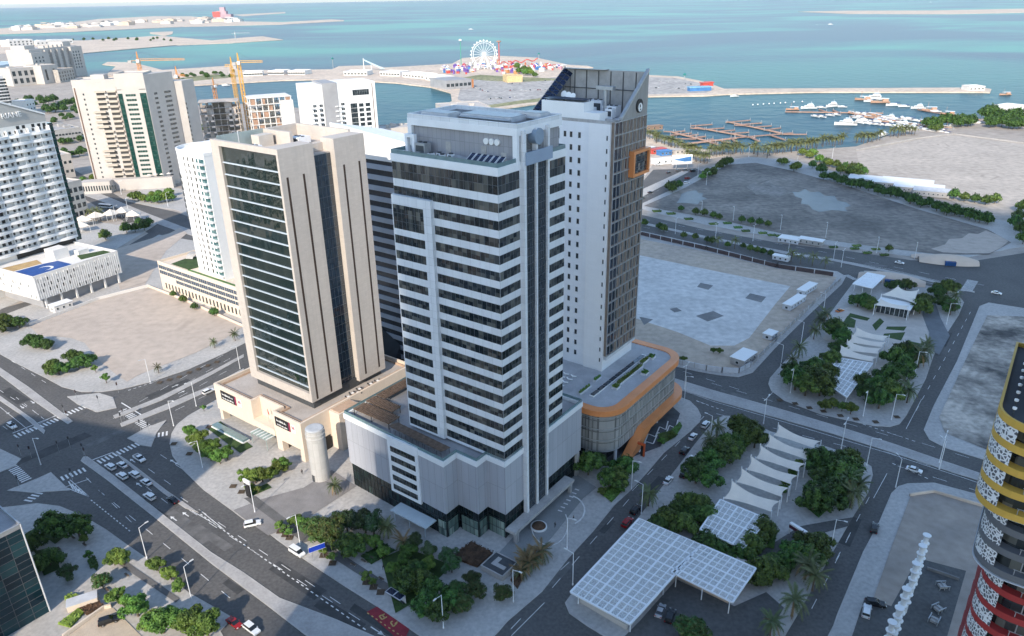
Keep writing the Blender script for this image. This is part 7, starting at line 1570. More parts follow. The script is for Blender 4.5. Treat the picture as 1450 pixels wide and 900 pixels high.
t = thing('totem_sign', 'orange framed totem sign on the verge by the orange-rimmed podium', 'sign', G(909, 645, .17), A53); mb = MB(); mb.box(-.3, .3, -.9, -.4, 0, 4.8, 0); mb.box(-.3, .3, -.4, 1.8, 4.0, 4.8, 0); mb.build('frame', [mat('sign_orange', (.55, .09, .02), .5)], t); mb = MB(); mb.box(-.2, .2, -.38, .5, 0, 3.95, 0); mb.build('panel', [BLACK], t)
t = thing('bus_shelter', 'bus shelter with two dark roof panels beside the red bus bay', 'bus shelter', G(561, 852, .17), math.radians(-37)); mb = MB(); mb.box(-2.6, 2.6, -1.0, 1.0, 2.6, 2.75, 0); mb.box(-2.6, 2.6, .9, 1.0, .2, 2.6, 0); mb.build('shell', [CONC_L], t); mb = MB(); mb.box(-2.4, -.2, -.85, .85, 2.752, 2.8, 0); mb.box(.2, 2.4, -.85, .85, 2.752, 2.8, 0); mb.build('roof_panel', [SOLAR], t); mb = MB(); mb.box(-2.2, 2.2, .3, .8, .45, .55, 0); [mb.box(x, x + .1, .35, .75, 0, .45) for x in (-2, 1.9)]; mb.build('bench', [DSTEEL], t)
mb = MB()
for i in range(26):
    a = G(398 + i*6.0, 762 + i*4.1, 0); 
# tree pits and benches along the pavements
pt = MB()
for x, y in ((268, 642), (246, 628), (397, 752), (410, 761), (404, 757), (458, 786), (471, 797), (519, 824), (529, 831), (539, 838), (296, 604), (330, 688), (342, 696), (356, 670), (226, 541), (240, 537), (254, 533), (268, 527), (281, 522), (294, 517), (307, 512), (1104, 566), (1126, 571), (1146, 577), (1166, 582), (1190, 588), (1212, 593), (1240, 597), (1270, 590)):
    p = G(x, y, .3); pt.sheet([(p.x + a, p.y + b, .315) for a, b in ((-1, -1), (1, -1), (1, 1), (-1, 1))])
struct('tree_pit', pt, SOIL)
for i, (x, y) in enumerate(((515, 795), (526, 790), (84, 778), (120, 772), (104, 762), (152, 836), (180, 815), (500, 800), (540, 820))):
    t = thing('bench', '', 'bench', G(x, y, .2), math.radians(-37), 'benches on the pavement plazas'); mb = MB(); mb.box(-.9, .9, -.25, .25, .4, .5, 0); mb.build('seat', [BARK], t); mb = MB(); mb.box(-.8, -.6, -.22, .22, 0, .4, 0); mb.box(.6, .8, -.22, .22, 0, .4, 0); mb.build('leg', [CONC], t); rank(t, 'bench', x, 'low bench on the pavement plazas, {n} from the left')
t = thing('stone_block', 'big pale stone block on the lower left plaza beside the clipped hedge', 'planter wall', G(118, 855, .2), math.radians(28)); mb = MB(); mb.box(-3.4, 3.4, -1.5, 1.5, 0, 1.7, 0); mb.build('block', [STONE_L], t); mb = MB(); mb.box(-3.5, 3.5, -1.6, 1.6, 1.7, 1.85, 0); mb.build('coping', [CONC_L], t)
def wall(name, label, pts, h, th_, m, cat='wall', z=.17, closed=False, posts=None, group=None):
    P = poly(pts, z); c = sum(P, Vector((0, 0, 0)))/len(P); t = thing(name, label, cat, (c.x, c.y, z), 0, group); mb = MB(); pm = MB()
    for a, b in zip(P, P[1:] + (P[:1] if closed else [])):
        a, b = a - c, b - c; mb.beam((a.x, a.y, h), (b.x, b.y, h), th_, h, 0)
        if posts:
            n = max(1, int((b - a).length/posts[0]))
            for i in range(n + 1): q = a + (b - a)*i/n; pm.box(q.x - .2, q.x + .2, q.y - .2, q.y + .2, 0, h + posts[1])
    mb.build('panel' if posts else 'wall_body', [m], t)
    if posts: pm.build('post', [posts[2]], t)
    return t
wall('court_wall', 'low cream wall along the stone court at the lower left', [(90, 903), (148, 862), (158, 860)], 1.1, .5, STONE_L)
wall('perimeter_fence', 'dark fence with white posts along the upper edge of the excavation', [(905, 332), (1000, 354), (1100, 379), (1180, 391)], 2.3, .12, mat('fence_brown', (.07, .05, .05), .8), 'fence', posts=(7.5, .5, CONC_L))
wall('perimeter_wall', 'white wall with niches around the lower corner of the excavation', [(950, 513), (1000, 524), (1022, 527), (1046, 528), (1062, 519)], 2.2, .3, CONC_L, posts=(4, .1, CONC))
wall('perimeter_fence', 'pale fence along the street side of the excavation', [(1064, 518), (1098, 483), (1150, 432), (1190, 397)], 1.6, .12, CONC, 'fence', posts=(6, .3, CONC_L))
wall('boundary_wall', 'long low white wall behind the left sandy lot', [(42, 461), (140, 424), (210, 406)], 1.5, .4, WHITEW); wall('boundary_wall', 'low beige wall in front of the cream low podium', [(210, 406), (262, 426), (345, 463)], 1.3, .3, STONE_L)
wall('boundary_wall', 'low rubble wall along the sand field at the right', [(1212, 213), (1300, 196), (1350, 190), (1450, 203)], 1.2, .6, CONC)
wall('boundary_wall', 'low stone kerb wall around the earth lot corner', [(1288, 702), (1322, 697), (1376, 713), (1400, 720)], .9, .5, SAND_L)
def cabin(label, px, py, L, W_, H, ang, m=None, z=.2):
    t = thing('site_cabin', label, 'cabin', G(px, py, z), math.radians(ang)); mb = MB(); mb.box(-L/2, L/2, -W_/2, W_/2, .2, H, 0); [mb.box(x - .3, x + .3, -W_/2 + .2, W_/2 - .2, 0, .2) for x in (-L/2 + 1, L/2 - 1)]; mb.build('wall', [m or CONC_L], t); mb = MB(); mb.box(-L/2 - .3, L/2 + .3, -W_/2 - .3, W_/2 + .3, H, H + .2, 0); mb.build('roof', [CONC_L if H > 4 else WHITE], t)
    n = max(2, int(L/3)); windows(t, 'R', -W_/2, [(-L/2 + L*(k + .5)/n, H*.55) for k in range(n)], 1.0, 1.0, [FARGLASS, WHITE], frame=.06); windows(t, 'L', -L/2, [(0, H*.5)], 1.2, 1.1, [FARGLASS, WHITE], frame=.06); return t
cabin('long white site cabin nearest the raft on the street side of the excavation', 1124, 432, 17, 4, 2.9, 46); cabin('white site cabin beyond the long one on the street side of the excavation', 1142, 413, 15, 4, 2.9, 46); cabin('small white site cabin with a fence beside the excavation road', 1090, 478, 6, 4, 2.6, 46); cabin('white site office with a flat roof at the lower excavation corner', 1052, 512, 11, 6, 3.4, 46, CONC)
cabin('grey substation cabin at the far road verge', 1148, 345, 14, 6, 3, -37, CONC); cabin('pale flat cabin beside the far road verge', 1118, 342, 12, 8, 2.6, -37); cabin('small white hut before the white podium building', 88, 438, 9, 5, 3.6, 57, WHITEW); cabin('pale cabin on the far road fence', 1106, 368, 9, 4, 2.6, -37)
for i, (px, py, L, W_) in enumerate(((1240, 258, 40, 16), (1262, 263, 30, 14), (1284, 262, 36, 16), (1300, 270, 34, 18), (1318, 276, 24, 14))):
    t = cabin('', px, py, L, W_, 3.4 + .18*i, -30, CONC); t.name = 'long_shed'; t['category'] = 'shed'; t['group'] = 'sheds below the pale sand field'; rank(t, 'shed', px, 'long pale flat-roofed shed below the sand field, {n} from the left')

# ================================================================== parks: lattice canopies, sails, pavilions
LAT = bpy.data.materials.new('lattice_panel'); nt_, bb_ = nodes_of(LAT); bb_.inputs['Base Color'].default_value = (.60, .60, .58, 1); bb_.inputs['Roughness'].default_value = .6
tc_ = nt_.nodes.new('ShaderNodeTexCoord'); vo_ = nt_.nodes.new('ShaderNodeTexVoronoi'); vo_.feature = 'DISTANCE_TO_EDGE'; vo_.inputs['Scale'].default_value = 4.5
nt_.links.new(tc_.outputs['Object'], vo_.inputs['Vector']); gt_ = nt_.nodes.new('ShaderNodeMath'); gt_.operation = 'LESS_THAN'; gt_.inputs[1].default_value = .15; nt_.links.new(vo_.outputs['Distance'], gt_.inputs[0])
mx_ = nt_.nodes.new('ShaderNodeMath'); mx_.operation = 'MULTIPLY_ADD'; mx_.inputs[1].default_value = .65; mx_.inputs[2].default_value = .35; nt_.links.new(gt_.outputs[0], mx_.inputs[0]); nt_.links.new(mx_.outputs[0], bb_.inputs['Alpha'])
def canopy(label, quads, z, nx, ny, name='lattice_canopy', solid=None):
    """flat roof of white ribs and pierced panels; quads of 4 photo corners at level z"""
    Qs = [poly(q, z) for q in quads]; c = sum(Qs[0], Vector((0, 0, 0)))/4; c.z = .2; t = thing(name, label, 'canopy', c, 0)
    rib = MB(); pan = MB()
    for (A, B, C_, D), (n, m) in zip(Qs, zip(nx, ny)):
        A, B, C_, D = [p - c for p in (A, B, C_, D)]
        f = lambda u, v: (A*(1-u) + B*u)*(1-v) + (D*(1-u) + C_*u)*v
        for i in range(n + 1): rib.beam(f(i/n, 0), f(i/n, 1), .42 if i % 3 == 0 else .22, .4)
        for j in range(m + 1): rib.beam(f(0, j/m) + Vector((0, 0, .02)), f(1, j/m) + Vector((0, 0, .02)), .5 if j % 3 == 0 else .25, .45)
        for i in range(n):
            for j in range(m):
                d = Vector((0, 0, -.12)); pan.face([f((i+.06)/n, (j+.06)/m) + d, f((i+.94)/n, (j+.06)/m) + d, f((i+.94)/n, (j+.94)/m) + d, f((i+.06)/n, (j+.94)/m) + d], 0)
        each('post', WHITE2, t, [((f(u, v).x, f(u, v).y, 0), (f(u, v).x, f(u, v).y, f(u, v).z - .4), .14) for u in (0.06, .5, .94) for v in (.06, .94)])
    rib.build('rib', [WHITE2], t); pan.build('panel', [solid or LAT], t); return t
c8 = lambda pts: scale_pts(pts, 3.75, 780, 660)
canopy('large L-shaped white lattice canopy over the yard beside the back street', [c8([(105, 665), (470, 275), (635, 350), (420, 835)][0:1] + [(470, 275)] + [(800, 415), (420, 835)]), c8([(800, 415), (1090, 540), (965, 720), (640, 560)])], 5.2, (14, 9), (9, 7))
hb = thing('yard_building', 'low cream walled building under the L-shaped lattice canopy', 'building', G(0, 0, 0), 0)
hb.location = G(930, 790, .2)
lc = hb.location.copy()
for pts in (c8([(165, 690), (470, 330), (760, 440), (425, 790)]), c8([(640, 575), (790, 430), (1040, 550), (940, 730)])):
    mb = MB(); mb.prism([(p.x - lc.x, p.y - lc.y) for p in poly(pts, .2)], 0, 2.9, 0, 1); mb.build('wall', [mat('peach_stone', (.52, .40, .30), .8, .06, .3), CREAM], hb)
mb = MB(); P_ = poly(c8([(155, 720), (405, 868)]), .2); a, b = P_[0] - lc, P_[1] - lc; mb.beam((a.x, a.y, 1.6), (b.x, b.y, 1.6), .4, 1.6); mb.build('wall', [CREAM], hb)
mb = MB(); P_ = poly(c8([(165, 722), (395, 858)]), .2); a, b = P_[0] - lc, P_[1] - lc; mb.beam((a.x, a.y, 2.5), (b.x, b.y, 2.5), .25, .9); mb.build('glazing', [FARGLASS], hb)
c6 = lambda pts: scale_pts(pts, 3.75, 960, 560)
canopy('square white lattice canopy at the foot of the near park sails', [c6([(225, 550), (478, 655), (350, 810), (118, 708)])], 4.6, (8,), (6,))
c1080 = lambda pts: scale_pts(pts, 3.6, 1080, 370)
canopy('white lattice canopy at the foot of the far park sails', [c1080([(390, 490), (562, 518), (430, 690), (298, 605)])], 4.2, (7,), (9,))
canopy('white lattice canopy at the top corner of the far park by the street', [c1080([(535, 55), (625, 72), (560, 135), (460, 112)])], 4.5, (7,), (6,), solid=WHITE2)
def sail(label, TL, TR, BR, BL, zs, group, key, px):
    A, B, C_, D = [G(*p, z) for p, z in zip((TL, TR, BR, BL), zs)]; c = (A + B + C_ + D)/4; c.z = .2; t = thing('shade_sail', label, 'shade sail', c, 0, group); mb = MB(); n, m = 10, 6
    f = lambda u, v: (A*(1-u) + B*u)*(1-v) + (D*(1-u) + C_*u)*v
    g = {}
    for i in range(n + 1):
        for j in range(m + 1):
            u, v = i/n, j/m; sv = .5 + (v - .5)*(1 - .34*math.sin(math.pi*u)**1.0); p = f(u + (.5 - u)*.10*math.sin(math.pi*v), sv); p.z -= .5*math.sin(math.pi*u)*(1 - .3*math.sin(math.pi*v)) ; g[i, j] = p - c
    for i in range(n):
        for j in range(m): mb.face([g[i, j], g[i+1, j], g[i+1, j+1], g[i, j+1]], 0)
    mb.build('fabric', [SAIL], t, smooth=True); each('mast', WHITE2, t, [((p.x - c.x, p.y - c.y, 0), (p.x - c.x, p.y - c.y, p.z - c.z + .5), .16) for p in (A, B, C_, D)]); rank(t, key, px, label); return t
LT = [(533, 150), (485, 205), (438, 262), (388, 320), (338, 385), (287, 450)]; RT_ = [(760, 243), (721, 300), (676, 362), (637, 425), (590, 490), (540, 562)]
LB = [(508, 210), (463, 270), (411, 332), (362, 392), (308, 458), (243, 545)]; RB = [(722, 278), (680, 338), (641, 403), (600, 470), (551, 538), (497, 617)]
for i in range(6): sail('cream tensile sail in the near park row, {n} from the left', *[c6([p])[0] for p in (LT[i], RT_[i], RB[i], LB[i])], (7.0, 5.4, 4.6, 4.8), 'sails over the near park', 'sailA', LT[i][0])
FT = [((478, 335), (645, 380), (620, 405), (455, 378)), ((455, 372), (630, 412), (612, 436), (430, 412)), ((432, 402), (606, 442), (590, 470), (405, 455)), ((398, 425), (582, 488), (562, 510), (376, 478))]
for i, q in enumerate(FT): sail('cream tensile sail in the far park row, {n} from the left', *c1080(q), (6.5, 5.0, 4.4, 4.6), 'sails over the far park', 'sailB', q[0][0])
for nm, q, zz in (('peaked cream canopy over the far park pavilion entrance', ((600, 190), (745, 225), (742, 248), (572, 222)), (6.6, 6.0, 5.4, 5.6)), ('broad cream canopy behind the pavilion entrance in the far park', ((690, 125), (795, 145), (780, 215), (605, 170)), (6.8, 6.4, 5.8, 6.0))):
    o = sail(nm, *c1080(q), zz, None, nm, 0)
pv = thing('park_pavilion', 'glass pavilion under the cream canopies in the far park', 'pavilion', G(1262, 446, .2), math.radians(-38)); mb = MB(); mb.box(-7, 7, 0, 9, 0, 4.2, 0); [mb.box(-7 + 2*k, -6.85 + 2*k, -.1, 0, 0, 4.2, 1) for k in range(8)]; mb.build('glazing', [FARGLASS, WHITE2], pv); mb = MB(); mb.box(-7.5, 7.5, -.4, 9.4, 4.2, 4.5, 0); mb.build('roof', [WHITE], pv)
def shell(label, px, py, rx, ry, h, ang):
    t = thing('shell_canopy', label, 'canopy', G(px, py, .2), math.radians(ang)); mb = MB(); n, m = 14, 10
    P = lambda i, j: (rx*(2*i/n - 1), ry*(2*j/m - 1)*(1 - .45*(2*i/n - 1)**2), h*max(0, 1 - (2*j/m - 1)**2)*(1 - .55*(2*i/n - 1)**2) + .05)
    for i in range(n):
        for j in range(m): mb.face([P(i, j), P(i+1, j), P(i+1, j+1), P(i, j+1)], 0)
    mb.build('shell', [mat('cream_shell', (.56, .46, .37), .7, .05, .2)], t, smooth=True); mb = MB(); mb.box(-rx*.18, rx*.18, -ry - .3, -ry*.3, .1, h*.5, 0); mb.build('blue_glazing', [mat('blue_glazing', (.02, .07, .2), .2)], t); return t
shell('long cream shell roof at the top of the far park', 1262, 397, 16, 6, 4.2, -30); shell('cream shell roof beyond the far road', 1342, 371, 15, 6.5, 4.5, -18); shell('small cream shell roof left of the one beyond the far road', 1312, 365, 8, 3.5, 2.4, -25)
t = thing('entrance_beam', 'white and maroon gate beam across the near park drive', 'gate', G(1119, 758, .2), 0); A, B = G(1119.5, 739, 4.2) - t.location, G(1143, 753.5, 4.2) - t.location; mb = MB(); mb.beam(A, B, 1.0, .5); mb.build('beam', [WHITE], t); mb = MB(); d = (B - A).normalized(); nn = Vector((d.y, -d.x, 0))*.1; mb.beam(A + Vector((0, 0, -.5)) + nn, B + Vector((0, 0, -.5)) + nn, .7, 1.1); mb.build('fascia', [mat('maroon', (.09, .015, .03), .5)], t); mb = MB(); mb.tube((A.x, A.y, 0), (A.x, A.y, A.z - .5), .2); mb.tube((B.x, B.y, 0), (B.x, B.y, B.z - .5), .2); mb.build('post', [WHITE], t)
for i, (x, y) in enumerate(((426, 385), (443, 380), (458, 390), (476, 385), (490, 393), (440, 392), (470, 400), (505, 395), (515, 388))):
    px, py = 0 + 0, 0
LS = [((112, 313), (128, 310)), ((128, 309), (148, 303)), ((150, 305), (168, 300)), ((166, 302), (184, 296)), ((182, 303), (198, 305)), ((108, 322), (124, 318))]
for i, ((xa, ya), (xb, yb)) in enumerate(LS):
    p = G((xa + xb)/2, (ya + yb)/2 + 8, .2); t = thing('shade_tent', '', 'shade sail', p, .3*i, 'white shade tents at the left'); mb = MB(); n = 8
    ring_ = [(6.4*math.cos(2*math.pi*k/n)*(1 if k % 2 == 0 else .72), 6.4*math.sin(2*math.pi*k/n)*(1 if k % 2 == 0 else .72), 4.0 + (.5 if k % 2 == 0 else 0)) for k in range(n)]
    for k in range(n): mb.face([ring_[k], ring_[(k + 1) % n], (0, 0, 7.5)], 0)
    mb.build('fabric', [SAIL], t); each('mast', WHITE2, t, [((0, 0, 0), (0, 0, 7.6), .15)] + [((x, y, 0), (x, y, z), .1) for x, y, z in ring_[::2]]); rank(t, 'tent', xa, 'white peaked shade tent beside the left boulevard, {n} from the left')

# ================================================================== ringed white columns on the earth lot
for i, (px, py) in enumerate(((1313, 757), (1307, 772), (1298, 797), (1284, 833), (1274, 860), (1264, 880))):
    b = G(px, py, 15.5); t = thing('ringed_column', '', 'column', (b.x, b.y, .15), 0, 'ringed white columns on the earth lot'); mb = MB(); mb.tube((0, 0, 0), (0, 0, 15.3), .55, n=14); mb.build('shaft', [WHITE], t)
    for k in range(6): z = 15.3 - 2.35*k; mb = MB(); mb.lathe([(.55, z - 1.1), (.62, z - .7), (.95, z - .2), (1.0, z), (.7 if k else .9, z + .06)], n=18); mb.build('ring', [WHITE], t)
    rank(t, 'rcol', -i, 'white ringed column on the earth lot, {n} in the row from the bottom')
for i, (px, py) in enumerate(((1334, 832), (1328, 864), (1322, 880))):
    t = thing('equipment_frame', '', 'equipment', G(px, py, .17), .4*i, 'metal frames on the earth lot'); mb = MB(); [mb.box(x - .08, x + .08, y - .08, y + .08, 0, 1.3) for x in (-1.2, 0, 1.2) for y in (-1, 1)]; mb.box(-1.3, 1.3, -1.1, -.9, 1.2, 1.35); mb.box(-1.3, 1.3, .9, 1.1, 1.2, 1.35); mb.box(-.1, .1, -1, 1, 1.0, 1.2); mb.build('frame', [STEEL], t); mb = MB(); mb.box(-.9, .9, -.7, .7, .3, .9, 0); mb.build('tank', [CONC], t); rank(t, 'eq', px, 'pale metal equipment frame on the earth lot, {n} from the left')
wall('boundary_wall', 'low dark wall across the earth lot behind the ringed columns', [(1312, 806), (1330, 812), (1358, 822)], .9, .4, CONC_D)
# forecourt of the banded tower: planters, kiosk, stripes
for lb, px, py, rx, ry, m in (('oval planter ringed in white on the banded tower forecourt', 763, 746, 2.4, 1.8, BROWNLEAF),):
    t = thing('oval_planter', lb, 'planter', G(px, py, .3), A53); mb = MB(); mb.lathe([(rx, 0), (rx, .5), (rx - .3, .5), (rx - .35, .35)], n=24); mb.build('kerb', [WHITE], t); mb = MB(); mb.lathe([(rx - .36, .36), (rx - .6, .8), (.3, 1.1)], n=20); mb.build('foliage', [BROWNLEAF], t)
t = thing('ramp_house', 'dark roofed ramp kiosk with a white L mark on the lower plaza corner', 'kiosk', G(707, 805, .2), A53); mb = MB(); mb.box(-4, 4, -4.4, 4.4, 0, 1.8, 0); mb.build('wall', [CONC], t); mb = MB(); ring(mb, [(-4.1, -4.5), (4.1, -4.5), (4.1, 4.5), (-4.1, 4.5)], .35, 1.8, 2.0, 0); mb.build('roof_rim', [CONC], t); mb = MB(); mb.box(-3.7, 3.7, -4.1, 4.1, 1.8, 1.86, 0); mb.build('roof_glass', [DSTEEL], t); mb = MB(); mb.box(-1.5, 0, -3, 2.2, 1.862, 2.0, 0); mb.box(0.002, 2.4, .6, 2.2, 1.862, 2.0, 0); mb.build('roof_unit', [CONC], t); t.scale = (.82, .82, .9)
fm_ = MB()
def fc(p, q, w_=.3):
    a, b = G(*p, .36), G(*q, .36); d = b - a; n_ = Vector((-d.y, d.x, 0)).normalized()*w_/2; fm_.sheet([a-n_, b-n_, b+n_, a+n_])
arc = [(778 + 26*math.cos(math.radians(a)), 742 - 30*math.sin(math.radians(a))) for a in range(-170, 40, 18)]
for a, b in zip(arc, arc[1:]): fc(a, b)
arc = [(800 + 28*math.cos(math.radians(a)), 722 - 22*math.sin(math.radians(a))) for a in range(-60, 80, 18)]
for a, b in zip(arc, arc[1:]): fc(a, b, .5)
for i in range(7): fc((790 + i*4, 722 - i*5), (796 + i*4, 724 - i*5), .5)
struct('forecourt_marking', fm_, PAINT)
# ================================================================== people
def person(px, py, z, ang, top, low, label, stride=.15):
    t = thing('person', label, 'person', G(px, py, z), math.radians(ang)); SK = mat('skin', (.32, .19, .13), .6); me = bpy.data.meshes.new('body')
    V = [(0,0,.95),(0,0,1.2),(0,0,1.42),(0,0,1.55),(0,.02,1.68),(-.1,stride,.9),(-.1,stride,.5),(-.1,stride*1.6,.06),(.1,-stride,.9),(.1,-stride,.5),(.1,-stride*1.6,.06),(-.2,0,1.4),(-.26,-stride,1.12),(-.25,-stride*.4,.86),(.2,0,1.4),(.26,stride,1.12),(.25,stride*.4,.86),(-.1,stride*1.6+.14,.04),(.1,-stride*1.6+.14,.04)]
    Ed = [(0,1),(1,2),(2,3),(3,4),(0,5),(5,6),(6,7),(0,8),(8,9),(9,10),(2,11),(11,12),(12,13),(2,14),(14,15),(15,16),(7,17),(10,18)]
    Rr = [.15,.14,.16,.06,.11,.095,.07,.05,.095,.07,.05,.065,.05,.04,.065,.05,.04,.045,.045]
    me.from_pydata(V, Ed, []); o = bpy.data.objects.new('body', me); COL.objects.link(o); sk = o.modifiers.new('skin', 'SKIN')
    for i, v in enumerate(me.skin_vertices[0].data): v.radius = (Rr[i], Rr[i]); v.use_root = (i == 0)
    o.modifiers.new('sub', 'SUBSURF').levels = 1; dg = bpy.context.evaluated_depsgraph_get(); m2 = bpy.data.meshes.new_from_object(o.evaluated_get(dg)); bpy.data.objects.remove(o)
    m2.name = 'body'; m2.materials.clear()
    for q in (SK, top, low): m2.materials.append(q)
    for pl in m2.polygons: cz = pl.center.z; pl.material_index = 2 if cz < .98 else (1 if cz < 1.46 else 0); pl.use_smooth = True
    b = bpy.data.objects.new('body', m2); COL.objects.link(b); b.parent = t
    mb = MB(); mb.lathe([(.105, 1.68), (.12, 1.74), (.1, 1.81), (.03, 1.84)], (0, 0), 10); mb.build('hair', [BLACK], t); return t
DK, WT = mat('dark_cloth', (.03, .03, .035), .9), mat('white_cloth', (.7, .69, .67), .9)
for px, py, z, a, tp, lw, lb in ((428, 671, .35, 20, DK, DK, 'person in dark clothes walking before the grey shaft'), (756, 736, .35, 60, WT, DK, 'person in a white top on the banded tower forecourt'), (786, 746, .35, 120, DK, DK, 'person in dark clothes on the forecourt by the curved line'), (812, 737, .35, 30, DK, WT, 'person in dark top and pale trousers by the forecourt exit'), (920, 607, .35, 0, WT, WT, 'person in white on the dark forecourt by the orange canopy'), (1160, 712, .35, 0, DK, DK, 'person in dark clothes on the near park path'), (543, 806, .35, 90, DK, DK, 'person in dark clothes beside the plaza trees')): person(px, py, z, a, tp, lw, lb)
# ================================================================== marina
WOOD = mat('pontoon_wood', (.50, .30, .21), .85, .15, .2); DARKHULL = mat('dark_hull', (.03, .03, .04), .4); DECK = mat('boat_deck', (.55, .45, .34), .7); GEL = mat('gel_coat', (.80, .80, .80), .3, .02, .3)
def pontoon(label, segs, w_=5.0):
    P = [(G(*a, -.6), G(*b, -.6)) for a, b in segs]; c = P[0][0].copy(); t = thing('pontoon', label, 'pontoon', c, 0, 'pontoons of the empty marina'); mb = MB(); fg = MB()
    for k, (a, b) in enumerate(P):
        (mb if k == 0 else fg).beam(a - c + Vector((0, 0, .5 + .01*(k % 5))), b - c + Vector((0, 0, .5 + .01*(k % 5))), w_ if k == 0 else 3.2, .7)
    mb.build('walkway', [WOOD], t); fg.build('finger', [mat('finger_wood', (.36, .22, .165), .85, .2, .3)], t); pm = MB()
    for a, b in P: 
        for q in (a, b): pm.tube((q.x - c.x, q.y - c.y, -1), (q.x - c.x, q.y - c.y, 3), .3, n=6)
    pm.build('pile', [STEEL], t); return t
cm = lambda pts: [scale_pts(p, 7.5, 900, 180) for p in pts]
pontoon('long front pontoon of the empty marina running right from the shore', cm([((440, 188), (1060, 115)), ((850, 165), (870, 185)), ((790, 160), (875, 183)), ((920, 148), (1000, 165)), ((740, 140), (820, 125)), ((650, 110), (740, 98))]) + [((1035, 195), (1043, 202)), ((1060, 193), (1075, 200)), ((1090, 191), (1112, 198)), ((1108, 190), (1142, 190))] + [((1040, 195), (1122, 188))])
pontoon('left branch pontoon of the empty marina', cm([((400, 55), (760, 145)), ((400, 52), (520, 38)), ((480, 72), (590, 62)), ((560, 90), (660, 78)), ((370, 85), (480, 75)), ((430, 120), (640, 125)), ((300, 45), (420, 50)), ((640, 105), (740, 97))]), 4)
pontoon('middle branch pontoon of the empty marina', [((985, 180), (1068, 195)), ((978, 178), (1008, 176)), ((998, 183), (1025, 181)), ((1015, 186), (1040, 184)), ((1035, 189), (1060, 187)), ((978, 181), (1000, 183))], 4)
pontoon('right branch pontoon of the empty marina', [((1030, 172), (1105, 188)), ((1028, 173), (1062, 170)), ((1050, 176), (1078, 174)), ((1066, 180), (1092, 178)), ((1082, 184), (1105, 181)), ((1040, 177), (1062, 178))], 4)
pontoon('pontoon of the busy marina in the front row of boats', [((1205, 160), (1350, 184)), ((1210, 163), (1225, 160)), ((1300, 177), (1320, 174))], 4); pontoon('pontoon of the busy marina in the back row of boats', [((1112, 158), (1250, 160)), ((1160, 155), (1170, 158)), ((1180, 156), (1190, 160))], 4); pontoon('quay walkway at the right of the busy marina', [((1352, 163), (1390, 170)), ((1300, 155), (1352, 164))], 5)
def boat_proto(kind):
    t = thing('motor_yacht', 'boat', 'boat'); L_ = 16.0; n = 9; prof = []
    mb = MB(); st = []
    for i in range(n + 1):
        u = i/n; x = -L_/2 + L_*u; hw = 2.3*(1 - max(0, (u - .45)/.55)**2.2)*.98 + .05; sh = 1.5 + .9*u*u; st.append([(x, -hw, sh), (x, -hw*.75, .2), (x, 0, -.5), (x, hw*.75, .2), (x, hw, sh)])
    for a, b in zip(st, st[1:]):
        for k in range(4): mb.face([a[k], b[k], b[k+1], a[k+1]], 0)
    mb.face(st[0][::-1], 0)
    for a, b in zip(st, st[1:]): mb.face([a[0], a[4], b[4], b[0]], 1)
    mb.build('hull', [GEL if kind != 'dhow' else WOOD, DECK], t)
    if kind == 'yacht':
        mb = MB(); mb.prism([(-5, -1.7), (2.5, -1.7), (4.5, -.9), (4.5, .9), (2.5, 1.7), (-5, 1.7)], 1.75, 3.3, 0); mb.prism([(-4, -1.4), (.8, -1.3), (1.8, 0), (.8, 1.3), (-4, 1.4)], 3.32, 4.6, 0); mb.box(-3.5, .5, -1.5, 1.5, 5.3, 5.45); mb.tube((-2, 0, 4.6), (-2, 0, 7.2), .1); mb.build('cabin', [GEL], t)
        mb = MB(); mb.prism([(-4.4, -1.73), (2.5, -1.73), (4.3, -1.0), (4.3, 1.0), (2.5, 1.73), (-4.4, 1.73)], 2.3, 2.95, 0); mb.build('windows', [FARGLASS], t)
    elif kind == 'cruiser':
        mb = MB(); mb.prism([(-3, -1.5), (2.0, -1.5), (4.2, 0), (2.0, 1.5), (-3, 1.5)], 1.75, 2.9, 0); mb.build('cabin', [GEL], t); mb = MB(); mb.box(-6.5, -1.5, -1.7, 1.7, 3.6, 3.72); [mb.tube((x, y, 1.5), (x, y, 3.6), .05, n=4) for x in (-6.2, -1.8) for y in (-1.5, 1.5)]; mb.build('awning', [mat('blue_awning', (.03, .06, .2), .8)], t)
    else:
        mb = MB(); mb.box(-6.5, -2, -1.8, 1.8, 1.6, 3.6, 0); mb.box(-7, 3.5, -2.0, 2.0, 3.9, 4.1, 1); [mb.tube((x, y, 1.5), (x, y, 3.9), .07, n=4) for x in (-1, 3) for y in (-1.8, 1.8)]; mb.tube((2, 0, 1.5), (2, 0, 9), .12); mb.build('deckhouse', [WOOD, GEL], t)
    return t
BP = {}; DN = {'yacht': 'white motor yacht', 'cruiser': 'white awning cruiser', 'dhow': 'brown wooden dhow'}
def boat(kind, px, py, ang, s, row):
    p = G(px, py, -1.2); s *= .8
    if kind not in BP: o = BP[kind] = boat_proto(kind); o.location = p; o.rotation_euler = (0, 0, math.radians(ang)); o.scale = (s,)*3
    else: o = clone(BP[kind], p, math.radians(ang), s)
    o['group'] = 'boats ' + row; rank(o, ('boat', kind, row), px, DN[kind] + ' ' + row + ', {n} from the left')
rb = random.Random(12)
for k, x, y, a, s in (('dhow', 1122, 155.5, 170, 1.3), ('yacht', 1145, 153.5, 175, 1.6), ('cruiser', 1163, 152.5, 140, 1.0), ('yacht', 1178, 151, 200, 1.6), ('cruiser', 1193, 151.5, 160, .9), ('cruiser', 1154, 165, 120, 1.0), ('cruiser', 1163, 165.5, 120, 1.0), ('cruiser', 1175, 163.5, 130, .9), ('cruiser', 1184, 162.5, 130, .9)): boat(k, x, y, a, s, 'at the left end of the busy marina')
